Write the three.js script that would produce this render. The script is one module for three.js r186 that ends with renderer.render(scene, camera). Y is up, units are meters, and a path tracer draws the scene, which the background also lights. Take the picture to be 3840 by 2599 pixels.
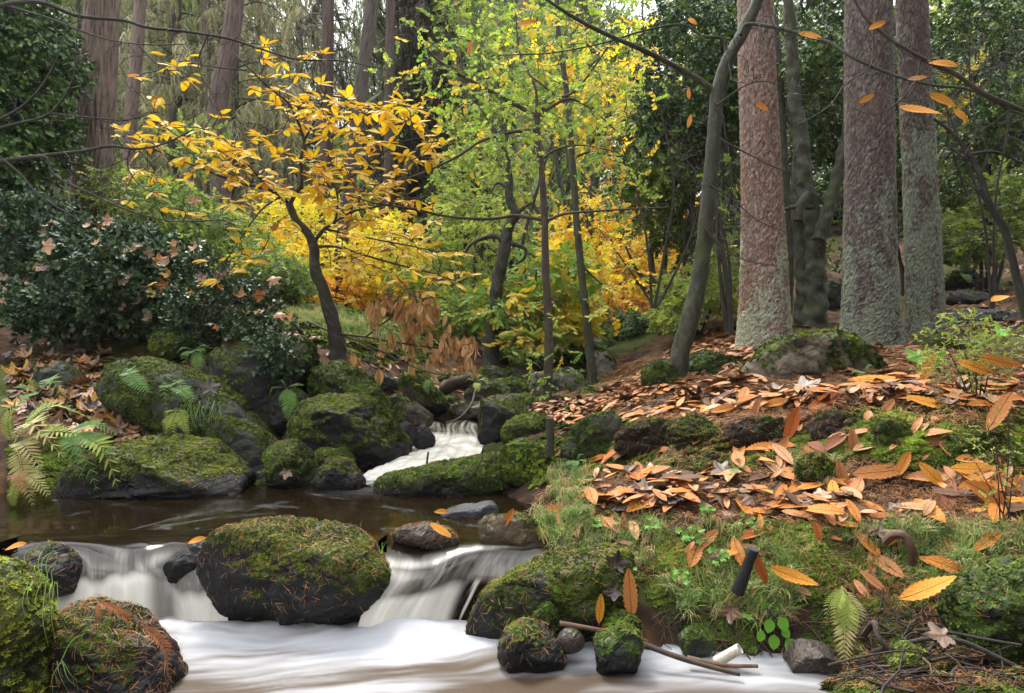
import * as THREE from 'three';
import { mergeGeometries, mergeVertices } from 'three/addons/utils/BufferGeometryUtils.js';

// ---------------------------------------------------------------- camera, sky, sun, exposure
const scene = new THREE.Scene();
const camera = new THREE.PerspectiveCamera(52.68, 1024 / 693, 0.05, 400);
camera.position.set(0, 1.1, 0);
camera.lookAt(0, 1.1, -10);

const renderer = new THREE.WebGLRenderer();
renderer.toneMapping = THREE.LinearToneMapping;
renderer.toneMappingExposure = 3.45;
renderer.shadowMap.enabled = true;

// overcast sky: one even layer of bright cloud, a little brighter overhead
function overcastSky() {
  const w = 128, h = 64, data = new Float32Array(w * h * 4);
  for (let j = 0; j < h; j++) for (let i = 0; i < w; i++) {
    const el = ((j + 0.5) / h - 0.5) * Math.PI, s = Math.max(0, Math.sin(el));
    const l = 0.95 * (1 + 1.1 * s) / 2.1 * 1.35, k = (j * w + i) * 4;
    data[k] = l * 0.985; data[k + 1] = l; data[k + 2] = l * 1.03; data[k + 3] = 1;
  }
  const t = new THREE.DataTexture(data, w, h, THREE.RGBAFormat, THREE.FloatType);
  t.mapping = THREE.EquirectangularReflectionMapping; t.magFilter = THREE.LinearFilter; t.wrapS = THREE.RepeatWrapping; t.needsUpdate = true;
  return t;
}
scene.background = overcastSky();
scene.environment = scene.background;

const sun = new THREE.DirectionalLight(new THREE.Color(1, 0.95, 0.86), 1.5);
sun.position.set(-5, 17, -17); sun.target.position.set(0, 0.5, -6);
sun.castShadow = true; sun.shadow.radius = 30; sun.shadow.mapSize.set(2048, 2048);
Object.assign(sun.shadow.camera, { left: -25, right: 25, top: 25, bottom: -25, near: 0.5, far: 80 });
scene.add(sun, sun.target);

// ---------------------------------------------------------------- helpers
const V3 = (x = 0, y = 0, z = 0) => new THREE.Vector3(x, y, z);
const F = 1588.7, CX = 1162, CY = 786.5, EYE = 1.1;
// a point of the place: where the sight line through that spot of the photograph is d metres out
const at = (px, py, d) => V3((px - CX) / F * d, EYE - (py - CY) / F * d, -d);
const seenAt = (x, y, z) => [CX + F * x / -z, CY + F * (EYE - y) / -z];
function rng(seed) {
  let a = seed * 2654435761 >>> 0;
  return () => { a = a + 0x6D2B79F5 >>> 0; let t = Math.imul(a ^ a >>> 15, 1 | a); t = t + Math.imul(t ^ t >>> 7, 61 | t) ^ t; return ((t ^ t >>> 14) >>> 0) / 4294967296; };
}
const lerp = (a, b, t) => a + (b - a) * t, clamp = (x, a = 0, b = 1) => Math.min(b, Math.max(a, x));
const smooth = (a, b, x) => { const t = clamp((x - a) / (b - a)); return t * t * (3 - 2 * t); };
const PERM = new Uint8Array(512);
{ const r = rng(77), p = [...Array(256).keys()]; for (let i = 255; i > 0; i--) { const j = Math.floor(r() * (i + 1)); [p[i], p[j]] = [p[j], p[i]]; } for (let i = 0; i < 512; i++) PERM[i] = p[i & 255]; }
function noise(x, y, z = 0) {
  const X = Math.floor(x), Y = Math.floor(y), Z = Math.floor(z); x -= X; y -= Y; z -= Z;
  const u = x * x * x * (x * (x * 6 - 15) + 10), v = y * y * y * (y * (y * 6 - 15) + 10), w = z * z * z * (z * (z * 6 - 15) + 10);
  const a = X & 255, b = Y & 255, c = Z & 255;
  const g = (i, j, k, dx, dy, dz) => {
    const h = PERM[PERM[PERM[(a + i) & 255] + ((b + j) & 255)] + ((c + k) & 255)] & 15;
    const p = h < 8 ? dx : dy, q = h < 4 ? dy : h === 12 || h === 14 ? dx : dz;
    return (h & 1 ? -p : p) + (h & 2 ? -q : q);
  };
  return lerp(
    lerp(lerp(g(0, 0, 0, x, y, z), g(1, 0, 0, x - 1, y, z), u), lerp(g(0, 1, 0, x, y - 1, z), g(1, 1, 0, x - 1, y - 1, z), u), v),
    lerp(lerp(g(0, 0, 1, x, y, z - 1), g(1, 0, 1, x - 1, y, z - 1), u), lerp(g(0, 1, 1, x, y - 1, z - 1), g(1, 1, 1, x - 1, y - 1, z - 1), u), v), w);
}
function fbm(x, y, z, n = 4) { let s = 0, a = 0.5; for (let i = 0; i < n; i++) { s += a * noise(x, y, z); x = x * 2.03 + 3.1; y = y * 2.03 + 1.7; z = z * 2.03 + 5.3; a *= 0.5; } return s; }
const mix3 = (a, b, t) => [lerp(a[0], b[0], t), lerp(a[1], b[1], t), lerp(a[2], b[2], t)];
function inside(poly, x, y) {
  let c = false;
  for (let i = 0, j = poly.length - 1; i < poly.length; j = i++) { const [xi, yi] = poly[i], [xj, yj] = poly[j]; if ((yi > y) !== (yj > y) && x < (xj - xi) * (y - yi) / (yj - yi) + xi) c = !c; }
  return c;
}
const taken = {};
function numbered(name) { const n = taken[name] = (taken[name] ?? -1) + 1; return n ? `${name}_${String(n).padStart(3, '0')}` : name; }
function tag(o, label, category, group, kind) {
  o.userData.label = label; if (category) o.userData.category = category;
  if (group) o.userData.group = group; if (kind) o.userData.kind = kind;
  return o;
}
function thing(name, label, category, pos, group) {
  const o = new THREE.Group(); o.name = numbered(name); if (pos) o.position.copy(pos);
  scene.add(o); return tag(o, label, category, group);
}
function mesh(name, geo, mat, parent) {
  const m = new THREE.Mesh(geo, mat); m.name = parent && parent !== scene ? name : numbered(name);
  m.castShadow = m.receiveShadow = true; (parent ?? scene).add(m); return m;
}
const M4 = new THREE.Matrix4(), Q = new THREE.Quaternion(), UPV = V3(0, 1, 0);
// many copies of one small piece; list: {p, q, s, c}
function copies(name, geo, mat, list, parent) {
  const m = new THREE.InstancedMesh(geo, mat, list.length), c = new THREE.Color(), s = V3();
  list.forEach((e, i) => { s.set(e.sx ?? e.s, e.sy ?? e.s, e.sz ?? e.s); m.setMatrixAt(i, M4.compose(e.p, e.q, s)); if (e.c) m.setColorAt(i, c.setRGB(e.c[0], e.c[1], e.c[2])); });
  m.name = parent ? name : numbered(name); m.userData.kind = 'stuff'; m.castShadow = m.receiveShadow = true;
  (parent ?? scene).add(m); return m;
}
const std = (o) => new THREE.MeshStandardMaterial({ roughness: 0.85, ...o });
const phys = (o) => new THREE.MeshPhysicalMaterial({ roughness: 0.85, ...o });
const side2 = THREE.DoubleSide;
const hue = (base, r, v = 0.3) => { const k = 1 + (r() - 0.5) * 2 * v; return [base[0] * k * (1 + (r() - 0.5) * v * 0.5), base[1] * k, base[2] * k * (1 + (r() - 0.5) * v)]; };
// a free-form smooth line through points
const curve = (pts) => new THREE.CatmullRomCurve3(pts, false, 'centripetal');
// geometry from rows of points (a grid), with optional colours per point
function gridGeo(rows, cols, fn, uvScale) {
  const pos = new Float32Array(rows * cols * 3), col = new Float32Array(rows * cols * 3), uv = new Float32Array(rows * cols * 2), idx = [];
  for (let j = 0; j < rows; j++) for (let i = 0; i < cols; i++) {
    const { p, c, t } = fn(i / (cols - 1), j / (rows - 1), i, j), k = j * cols + i;
    pos.set([p.x, p.y, p.z], k * 3); col.set(c ?? [1, 1, 1], k * 3); uv.set(t ?? [p.x, p.z], k * 2);
    if (i < cols - 1 && j < rows - 1) idx.push(k, k + 1, k + cols, k + 1, k + cols + 1, k + cols);
  }
  const g = new THREE.BufferGeometry();
  g.setAttribute('position', new THREE.BufferAttribute(pos, 3)); g.setAttribute('color', new THREE.BufferAttribute(col, 3)); g.setAttribute('uv', new THREE.BufferAttribute(uv, 2));
  g.setIndex(idx); g.computeVertexNormals(); return g;
}
function noiseTexture(size, fn, srgb) {
  const d = new Uint8Array(size * size * 4);
  for (let j = 0; j < size; j++) for (let i = 0; i < size; i++) { const v = fn(i / size, j / size), k = (j * size + i) * 4; const a = Array.isArray(v) ? v : [v, v, v]; for (let q = 0; q < 3; q++) d[k + q] = clamp(a[q]) * 255; d[k + 3] = 255; }
  const t = new THREE.DataTexture(d, size, size); t.wrapS = t.wrapT = THREE.RepeatWrapping; t.magFilter = THREE.LinearFilter; t.minFilter = THREE.LinearFilter; if (srgb) t.colorSpace = THREE.SRGBColorSpace; t.needsUpdate = true; return t;
}
// tileable fine grain, used for relief
const wrapNoise = (u, v, f, s) => { const a = u * 6.28318, b = v * 6.28318, R = f / 6.28318; return noise(Math.cos(a) * R + s, Math.sin(a) * R + Math.cos(b) * R, Math.sin(b) * R + s * 0.7); };
const grain = noiseTexture(512, (u, v) => 0.5 + 0.5 * (0.5 * wrapNoise(u, v, 24, 3) + 0.35 * wrapNoise(u, v, 60, 9) + 0.3 * wrapNoise(u, v, 130, 15)));
// ---------------------------------------------------------------- the lie of the land
const LOW = 0, MID = 0.28, TOP = 0.49;             // water levels of the three pools
const control = [];
const cp = (px, py, d) => control.push([(px - CX) / F * d, -d, EYE - (py - CY) / F * d]);
const cw = (x, z, y) => control.push([x, z, y]);
// stream beds
for (const [x, d] of [[-1.6, 1.2], [-0.9, 1.6], [0, 1.4], [0.6, 1.7], [-1.2, 2.2], [-0.5, 2.2], [0.2, 2.2], [-1.6, 2.5], [-0.8, 2.5], [0.75, 1.9]]) cw(x, -d, -0.17);
for (const [x, d] of [[-1.9, 3.0], [-1.3, 2.95], [-0.6, 2.98], [-0.2, 3.05], [-2.4, 3.3], [-1.5, 3.4], [-0.7, 3.4], [-0.2, 3.5], [-3.3, 3.2], [-4.5, 3.2], [-0.6, 3.9], [-1.0, 3.75]]) cw(x, -d, 0.06);
cw(-0.66, -4.4, 0.14); cw(-0.5, -4.8, 0.26); cw(-0.42, -5.3, 0.34); cw(-0.45, -5.8, 0.36); cw(-0.5, -6.6, 0.42);
// left bank
cp(35, 1150, 3.75); cp(110, 1120, 3.95); cp(350, 1080, 4.2); cw(-1.62, -4.55, 0.16); cw(-1.35, -4.75, 0.16); cw(-1.25, -4.45, 0.1); cp(200, 1000, 4.4); cp(330, 960, 4.7); cp(430, 1000, 4.75); cp(60, 980, 4.3); cp(300, 900, 5.0); cp(100, 900, 4.9); cp(100, 820, 5.6); cp(300, 815, 5.9);
cp(520, 880, 5.3); cp(640, 900, 5.3); cw(-1.4, -5.0, 0.32); cp(500, 790, 6.2); cp(650, 790, 6.1); cp(100, 760, 7); cp(300, 720, 8); cp(-300, 800, 6); cp(-300, 1050, 4.2); cp(-700, 800, 6); cp(760, 810, 6); cp(860, 850, 6.2); cp(880, 930, 5.6);
cp(620, 712, 7.6); cp(740, 722, 7.6); cp(860, 745, 7.8); cp(960, 770, 8.2); cp(640, 690, 9); cp(800, 700, 10); cp(200, 640, 11); cp(450, 650, 11); cp(0, 560, 14); cp(400, 600, 16); cp(800, 690, 14); cp(-300, 500, 14); cp(-400, 300, 25); cp(200, 480, 25); cp(700, 640, 24);
// the little valley
cp(1040, 845, 7.6); cp(1115, 838, 8); cp(1020, 905, 6.3); cp(1130, 890, 6.6); cp(1060, 790, 10); cp(1080, 755, 14); cp(1080, 730, 20); cp(1080, 690, 35); cp(1080, 640, 60);
cp(1180, 930, 5.6); cp(1250, 905, 6.3); cp(1300, 960, 4.7); cp(1200, 985, 4.6); cp(1350, 905, 5.6); cp(1400, 850, 7.6); cp(1450, 870, 6); cp(1345, 878, 7.4); cp(1240, 840, 8.5); cp(1330, 790, 10);
// right slope behind the trees
cp(1450, 755, 10); cp(1600, 730, 9); cp(1520, 800, 7.5); cp(1650, 640, 13); cp(1500, 640, 15); cp(1700, 790, 6); cp(1560, 850, 5.4); cp(1840, 742, 7.6); cp(1975, 780, 5.8); cp(2095, 770, 6.3); cp(2200, 730, 7); cp(2250, 640, 10); cp(2200, 520, 14); cp(1900, 620, 12); cp(2500, 700, 6); cp(2700, 560, 9); cp(2300, 350, 25); cp(1700, 480, 25); cp(1400, 560, 26); cp(1300, 520, 45); cp(2200, 200, 45); cp(300, 350, 45);
// right bank: top, riser, shelf, grassy slope, toe
cp(1500, 885, 4.9); cp(1700, 862, 4.7); cp(1850, 868, 4.6); cp(2000, 862, 4.4); cp(2150, 865, 4.0); cp(2290, 870, 3.6); cp(2600, 880, 3.6);
cp(1310, 1000, 4.1); cp(1400, 962, 4.05); cp(1500, 955, 3.85); cp(1600, 948, 3.7); cp(1720, 938, 3.6); cp(1820, 930, 3.5); cp(1920, 932, 3.4); cp(2020, 938, 3.3); cp(2150, 950, 3.1); cp(2280, 965, 3.0); cp(2500, 990, 3.0);
cp(1250, 1075, 3.8); cp(1350, 1080, 3.6); cp(1480, 1085, 3.35); cp(1600, 1080, 3.25); cp(1730, 1085, 3.15); cp(1850, 1090, 3.1); cp(1980, 1080, 3.02); cp(2100, 1080, 2.95); cp(2280, 1095, 2.8); cp(2550, 1120, 2.75);
cp(1220, 1165, 3.05); cp(1330, 1160, 2.98); cp(1500, 1180, 2.88); cp(1650, 1185, 2.84); cp(1800, 1190, 2.8); cp(1950, 1190, 2.76); cp(2100, 1190, 2.72); cp(2300, 1195, 2.64); cp(2550, 1240, 2.5);
cp(1270, 1260, 2.86); cp(1400, 1300, 2.72); cp(1550, 1330, 2.66); cp(1700, 1350, 2.62); cp(1850, 1340, 2.6); cp(2000, 1330, 2.56); cp(2200, 1330, 2.48); cp(2320, 1320, 2.42);
cp(1180, 1460, 2.62); cp(1400, 1470, 2.56); cp(1550, 1475, 2.54); cp(1700, 1480, 2.53); cp(1850, 1490, 2.5); cp(2000, 1480, 2.42); cp(2150, 1450, 2.36); cp(2300, 1440, 2.3);
cp(1300, 1530, 2.42); cp(1550, 1560, 2.34); cp(1750, 1560, 2.32); cp(1900, 1550, 2.3); cp(2020, 1508, 2.30); cp(1990, 1545, 2.12); cp(2200, 1530, 2.14); cp(2320, 1540, 2.08); cw(1.5, -1.7, 0.08); cw(1.3, -1.2, 0.05); cw(2.2, -2, 0.3); cw(2.5, -1, 0.4); cw(3, 1, 0.6); cw(0, 1, 0.25); cw(0, 3, 0.6); cw(-3, 1, 0.5); cw(-2.2, -1.6, 0.12); cw(-2.7, -2.4, 0.0); cw(-3.2, -2.8, 0.04); cw(-1.75, -1.9, 0.15); cw(4.5, -4.5, 1.2); cw(-5, -5, 1.1);
const SOFT = 0.10;
const weights = (() => {          // smooth surface through the levels above
  const n = control.length, m = n + 3, A = [];
  const phi = (i, j) => Math.sqrt((control[i][0] - control[j][0]) ** 2 + (control[i][1] - control[j][1]) ** 2 + SOFT * SOFT);
  for (let i = 0; i < m; i++) {
    const row = new Float64Array(m + 1);
    for (let j = 0; j < m; j++) row[j] = i < n && j < n ? phi(i, j) - (i === j ? 0.02 : 0) : i < n ? [1, control[i][0], control[i][1]][j - n] : j < n ? [1, control[j][0], control[j][1]][i - n] : 0;
    row[m] = i < n ? control[i][2] : 0; A.push(row);
  }
  for (let c = 0; c < m; c++) {
    let b = c; for (let r = c + 1; r < m; r++) if (Math.abs(A[r][c]) > Math.abs(A[b][c])) b = r;
    [A[c], A[b]] = [A[b], A[c]];
    for (let r = c + 1; r < m; r++) { const f = A[r][c] / A[c][c]; if (f) for (let k = c; k <= m; k++) A[r][k] -= f * A[c][k]; }
  }
  const w = new Float64Array(m);
  for (let r = m - 1; r >= 0; r--) { let s = A[r][m]; for (let k = r + 1; k < m; k++) s -= A[r][k] * w[k]; w[r] = s / A[r][r]; }
  return w;
})();
function landSmooth(x, z) {
  const n = control.length; let s = weights[n] + weights[n + 1] * x + weights[n + 2] * z;
  for (let i = 0; i < n; i++) { const dx = x - control[i][0], dz = z - control[i][1]; s += weights[i] * Math.sqrt(dx * dx + dz * dz + SOFT * SOFT); }
  return s;
}
const onStream = (x, z) => { const d = -z; return d < 2.75 ? x < 0.45 + (2.75 - d) * 0.6 : d < 4.2 ? x < 0.12 : Math.abs(x + 0.45) < 0.32; };
function landY(x, z) {
  const h = landSmooth(x, z), d = Math.max(1, -z), big = Math.min(1, d / 6);
  const f = fbm(x * 5, 2, z * 5, 4);
  return h + 0.05 * big * fbm(x * 1.3, 0, z * 1.3, 3) + 0.06 * f - 0.05 * smooth(0.05, 0.3, noise(x * 3.1 + 8, 4, z * 4.3)) + 0.016 * noise(x * 26, 1, z * 26) + 0.006 * noise(x * 60, 5, z * 60);
}
function landNormal(x, z, e = 0.03) {
  const a = landSmooth(x - e, z), b = landSmooth(x + e, z), c = landSmooth(x, z - e), d = landSmooth(x, z + e);
  return V3(a - b, 2 * e, c - d).normalize();
}
const SOIL = [0.026, 0.017, 0.011], DUFF = [0.095, 0.046, 0.021], MOSS = [0.050, 0.072, 0.012], LITTER = [0.15, 0.075, 0.034], GREEN = [0.06, 0.10, 0.02], STONE = [0.06, 0.058, 0.052];
const mossyBank = [[1280, 930], [1500, 950], [1700, 970], [1850, 980], [2000, 940], [2324, 940], [2324, 1080], [2150, 1090], [1980, 1040], [1800, 1060], [1600, 1070], [1400, 1060], [1280, 1080]];
const grassSlope = [[1190, 1160], [1350, 1160], [1600, 1185], [2000, 1195], [2324, 1200], [2324, 1280], [2150, 1340], [1900, 1330], [1780, 1410], [1650, 1400], [1450, 1370], [1400, 1250], [1250, 1260]];
function landColor(x, y, z, px, py, slope) {
  const n = fbm(x * 3, 5, z * 3, 4), m = fbm(x * 14, 8, z * 14, 3), d = -z;
  let c = mix3(SOIL, DUFF, smooth(-0.25, 0.35, n + m * 0.7));
  if (d < 4.6 && px > 1150) {
    if (inside(mossyBank, px, py)) c = mix3(c, MOSS, smooth(-0.25, 0.15, n + 0.5 * m) * 0.9);
    if (inside(grassSlope, px, py)) c = mix3(c, GREEN, smooth(-0.3, 0.25, n + 0.5 * m) * 0.7);
  }
  if (d > 4.6) { c = mix3(c, LITTER, smooth(-0.1, 0.3, m + n * 0.4) * 0.7); c = mix3(c, GREEN, smooth(0.0, 0.3, fbm(x * 0.7, 3, z * 0.7, 3) + m * 0.3) * 0.7); }
  if (d > 6.4 && d < 11 && px > 560 && px < 980 && py < 800) c = mix3(c, GREEN, 0.75);
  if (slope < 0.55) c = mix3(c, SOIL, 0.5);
  if (px > 380 && px < 1080 && py > 830 && d < 6.6) c = mix3(c, SOIL, 0.85);                       // shade of the gaps between the boulders, painted into the soil colour
  return c;
}
{
  const ds = []; for (let d = -8; d < 0.7; d += 0.35) ds.push(d); for (let d = 0.9; d < 1.9; d += 0.05) ds.push(d);
  for (let d = 1.9; d < 150; d *= 1 + 0.0062 + 0.004 * smooth(4, 20, d)) ds.push(d);
  const cols = 440, rows = ds.length;
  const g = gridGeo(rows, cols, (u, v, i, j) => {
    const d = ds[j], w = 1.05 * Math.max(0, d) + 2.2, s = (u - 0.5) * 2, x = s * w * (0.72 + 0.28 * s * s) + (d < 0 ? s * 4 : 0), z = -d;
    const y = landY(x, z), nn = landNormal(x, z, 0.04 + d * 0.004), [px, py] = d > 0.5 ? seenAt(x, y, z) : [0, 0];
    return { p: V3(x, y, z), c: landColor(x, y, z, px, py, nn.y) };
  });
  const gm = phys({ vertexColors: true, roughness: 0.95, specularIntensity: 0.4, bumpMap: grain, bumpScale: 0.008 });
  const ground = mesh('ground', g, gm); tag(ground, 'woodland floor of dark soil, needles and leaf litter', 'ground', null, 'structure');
}

// ---------------------------------------------------------------- water
// clear peaty water, and water full of air: each pool and fall is one or the other, in streaks along the flow
const PEAT = [0.010, 0.006, 0.0025], TEA = [0.055, 0.034, 0.018], FOAM = [0.38, 0.39, 0.415], CREAM = [0.80, 0.77, 0.69];
function loft(rows, nu, nv, color) {    // rows of [px, py, d] down the flow
  const cu = rows.map((r) => curve(r.map((a) => at(...a))));
  return gridGeo(nv, nu, (u, v) => {
    const line = curve(cu.map((c) => c.getPoint(u))), p = line.getPoint(v);
    p.z += 0.010 * noise(u * 5, v * 1.6, 4) * smooth(0.2, 0.6, v); p.y += 0.003 * noise(u * 7, v * 4, 9);
    return { p, c: color(u, v, p), t: [u, v] };
  });
}
const waterPool = phys({ vertexColors: true, roughness: 0.09, ior: 1.33 });
const waterFoam = phys({ vertexColors: true, roughness: 0.5, ior: 1.33 });
const waterSilk = phys({ vertexColors: true, roughness: 0.10, ior: 1.33 });
const segDist = (x, z, a, b) => { const dx = b[0] - a[0], dz = b[1] - a[1], t = clamp(((x - a[0]) * dx + (z - a[1]) * dz) / (dx * dx + dz * dz)); return Math.hypot(x - a[0] - t * dx, z - a[1] - t * dz); };
{ // churned pool at the foot of the falls
  const g = gridGeo(190, 330, (u, v) => {
    const x = lerp(-2.3, 1.75, u), z = lerp(-2.85, -0.7, v), d = -z;
    const wob = 0.16 * fbm(x * 1.7, 3, z * 1.7, 3), bend = z + 0.16 * Math.sin(x * 1.5 + 0.5) + wob;
    const streak = fbm(x * 1.1 + 4, bend * 6, 1, 4), fine = fbm(x * 3.2, bend * 26, 6, 3);
    let foam = smooth(1.75, 2.75, d + 0.4 * streak + 0.5 * wob) * 0.92 - 0.14 + 0.95 * streak + 0.6 * fine;                       // foam drawn out in bands by the current
    foam = Math.max(foam, smooth(0.25, 0.5, x) * smooth(2.1, 2.4, d + 0.1 * streak) * (0.75 + 0.5 * fine));
    foam -= 0.5 * smooth(0.30, 0.08, Math.abs(x + 0.08 - 0.45 * (2.35 - d) + wob)) * smooth(2.5, 2.25, d);       // brown tongue of clear water
    const c = mix3(TEA, FOAM, smooth(0.0, 1.1, foam));
    const y = LOW + 0.016 * smooth(2.35, 2.62, d) * (0.6 + fbm(x * 4, 1, z * 4, 2)) + 0.05 * Math.exp(-Math.pow((d - 2.69 - 0.03 * noise(x * 3, 2, 7)) / 0.075, 2)) * clamp(0.55 + 0.9 * fbm(x * 5, 3, z * 5, 3)) + 0.007 * fbm(x * 3, bend * 6, 2, 3);
    return { p: V3(x, y, z), c };
  });
  tag(mesh('plunge_pool', g, waterFoam), 'churning white plunge pool at the foot of the falls', 'water', null, 'structure');
}
{ // calm dark pool between the boulders, with thin lines of drifting foam
  const lines = [];
  const r = rng(5);
  const mainLine = [[1330, 1075, 4], [700, 1160], [600, 1150], [520, 1165], [430, 1180], [330, 1195], [260, 1215]];
  const trails = [[[640, 1152], [560, 1150], [480, 1163], [390, 1180], [300, 1200], [255, 1212]], [[620, 1165], [520, 1172], [430, 1185], [345, 1200]], [[660, 1140], [590, 1146], [520, 1158]], [[540, 1160], [620, 1148], [680, 1150]], [[380, 1195], [400, 1220], [395, 1240]], [[430, 1200], [440, 1215], [425, 1240]], [[470, 1205], [455, 1235]], [[360, 1195], [330, 1215], [345, 1245]], [[300, 1205], [290, 1235]], [[300, 1140], [260, 1148]], [[700, 1120], [780, 1128], [840, 1132]], [[160, 1165], [190, 1163]], [[165, 1215], [215, 1230]], [[740, 1112], [850, 1100]], [[870, 1150], [930, 1160]], [[480, 1205], [560, 1200]], [[880, 1205], [980, 1195]]];
  for (const t of trails) {
    const w = t.map(([px, py]) => { const d = F * (EYE - MID) / (py - CY); return V3((px - CX) / F * d, 0, -d); });
    for (let k = 0; k < 4; k++) { const o = w.map((p) => V3(p.x + (r() - 0.5) * 0.07, 0, p.z + (r() - 0.5) * 0.07)); const q = curve(o).getPoints(14); for (let i = 0; i < 14; i++) lines.push([[q[i].x, q[i].z], [q[i + 1].x, q[i + 1].z], 0.003 + 0.0045 * r(), 0.25 + 0.5 * r()]); }
  }
  const g = gridGeo(200, 620, (u, v) => {
    const x = lerp(-4.6, 0.32, u), inFall = smooth(-2.16, -2.12, x) * smooth(-1.21, -1.25, x) + smooth(-0.58, -0.54, x), z = lerp(-4.5, lerp(-2.90, -3.06, clamp(inFall)), v);
    const n = fbm(x * 0.9, z * 5, 3, 4), fine = fbm(x * 7, z * 7, 8, 3);
    let foam = 0;
    for (const [a, b, w, k] of lines) { if (Math.abs(x - a[0]) > 0.16 || Math.abs(z - a[1]) > 0.16) continue; const s = segDist(x, z, a, b); if (s < w * 2.4) foam = Math.max(foam, k * Math.exp(-s * s / w / w)); }
    foam *= smooth(-0.3, 0.25, fine + 0.1);
    foam = Math.max(foam, 0.85 * smooth(0.5, 0.0, Math.hypot(x + 0.75, z + 4.22) + 0.3 * n));     // outflow of the cascade
    let c = mix3(PEAT, TEA, clamp(0.35 * n)); c = mix3(c, FOAM, clamp(foam * 0.32));
    return { p: V3(x, MID + 0.004 * fbm(x * 3, z * 5, 1, 2), z), c };
  });
  tag(mesh('dark_pool', g, waterPool), 'calm peat-brown pool with thin foam trails between mossy boulders', 'water', null, 'structure');
}
const FALL = [[3.12, 0.2838], [3.02, 0.279], [2.95, 0.268], [2.90, 0.25], [2.865, 0.228], [2.835, 0.20], [2.81, 0.163], [2.79, 0.115], [2.772, 0.055], [2.75, -0.005], [2.70, -0.05]];
{ // broad fall beside the big rock
  const us = [40, 90, 150, 210, 270, 330, 390, 440, 500], dip = [0, 0.006, 0.022, 0.006, -0.004, 0.004, 0.020, 0.008, 0], fwd = [0, 0.01, -0.02, 0.015, 0.03, 0.0, -0.035, 0.01, 0.02];
  const rows = FALL.map(([d, y], j) => us.map((px, i) => { const t = j / 10, dd = d - fwd[i] * smooth(0.25, 0.6, t), yy = y - dip[i] * smooth(0.12, 0.35, t) * smooth(0.75, 0.45, t), sx = px + (px - 280) * 0.10 * smooth(0.5, 1, t); return [sx, CY + (EYE - yy) * F / dd, dd]; }));
  const g = loft(rows, 300, 170, (u, v) => {
    const st = fbm(u * 26 + 1.2 * noise(u * 4, v * 3, 2), v * 1.3, 3, 4), fine = fbm(u * 70, v * 2.2, 5, 2), wide = fbm(u * 6, v * 2.4, 7, 3);
    const off = Math.exp(-Math.pow((u - 0.27 - 0.35 * (v - 0.25)) / 0.06, 2)) + Math.exp(-Math.pow((u - 0.74 + 0.5 * (v - 0.25)) / 0.055, 2)) + 0.5 * Math.exp(-Math.pow((u - 0.5 - 0.3 * (v - 0.3)) / 0.07, 2));
    let air = clamp(off * (0.4 + 0.7 * st + 0.3 * fine)) * smooth(0.2, 0.36, v) * 0.5;                 // threads of bubbles streaming off the stones
    air = Math.max(air, smooth(0.36, 0.54, v) * clamp(0.22 + 0.25 * st + 0.12 * fine + 0.3 * wide) * 0.7);  // the sheet whitens in streaks
    const brk = 0.565 + 0.10 * noise(u * 4.3, 3, 1) + 0.06 * noise(u * 11, 3, 4) + 0.11 * smooth(0.70, 0.78, u) + 0.03 * st;             // and breaks
    air = Math.max(air, smooth(brk - 0.06, brk + 0.07, v) * (1 - 0.7 * smooth(0.60, 0.68, u) * smooth(0.80, 0.72, u)) * (0.86 + 0.25 * st + 0.1 * fine));
    air = Math.max(air, smooth(0.83, 0.91, v + 0.05 * wide));
    return mix3(PEAT, CREAM, clamp(air));
  });
  tag(mesh('waterfall', g, waterSilk), 'broad low waterfall pouring between the small dark stone and mossy bank', 'waterfall', null, 'structure');
}
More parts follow.
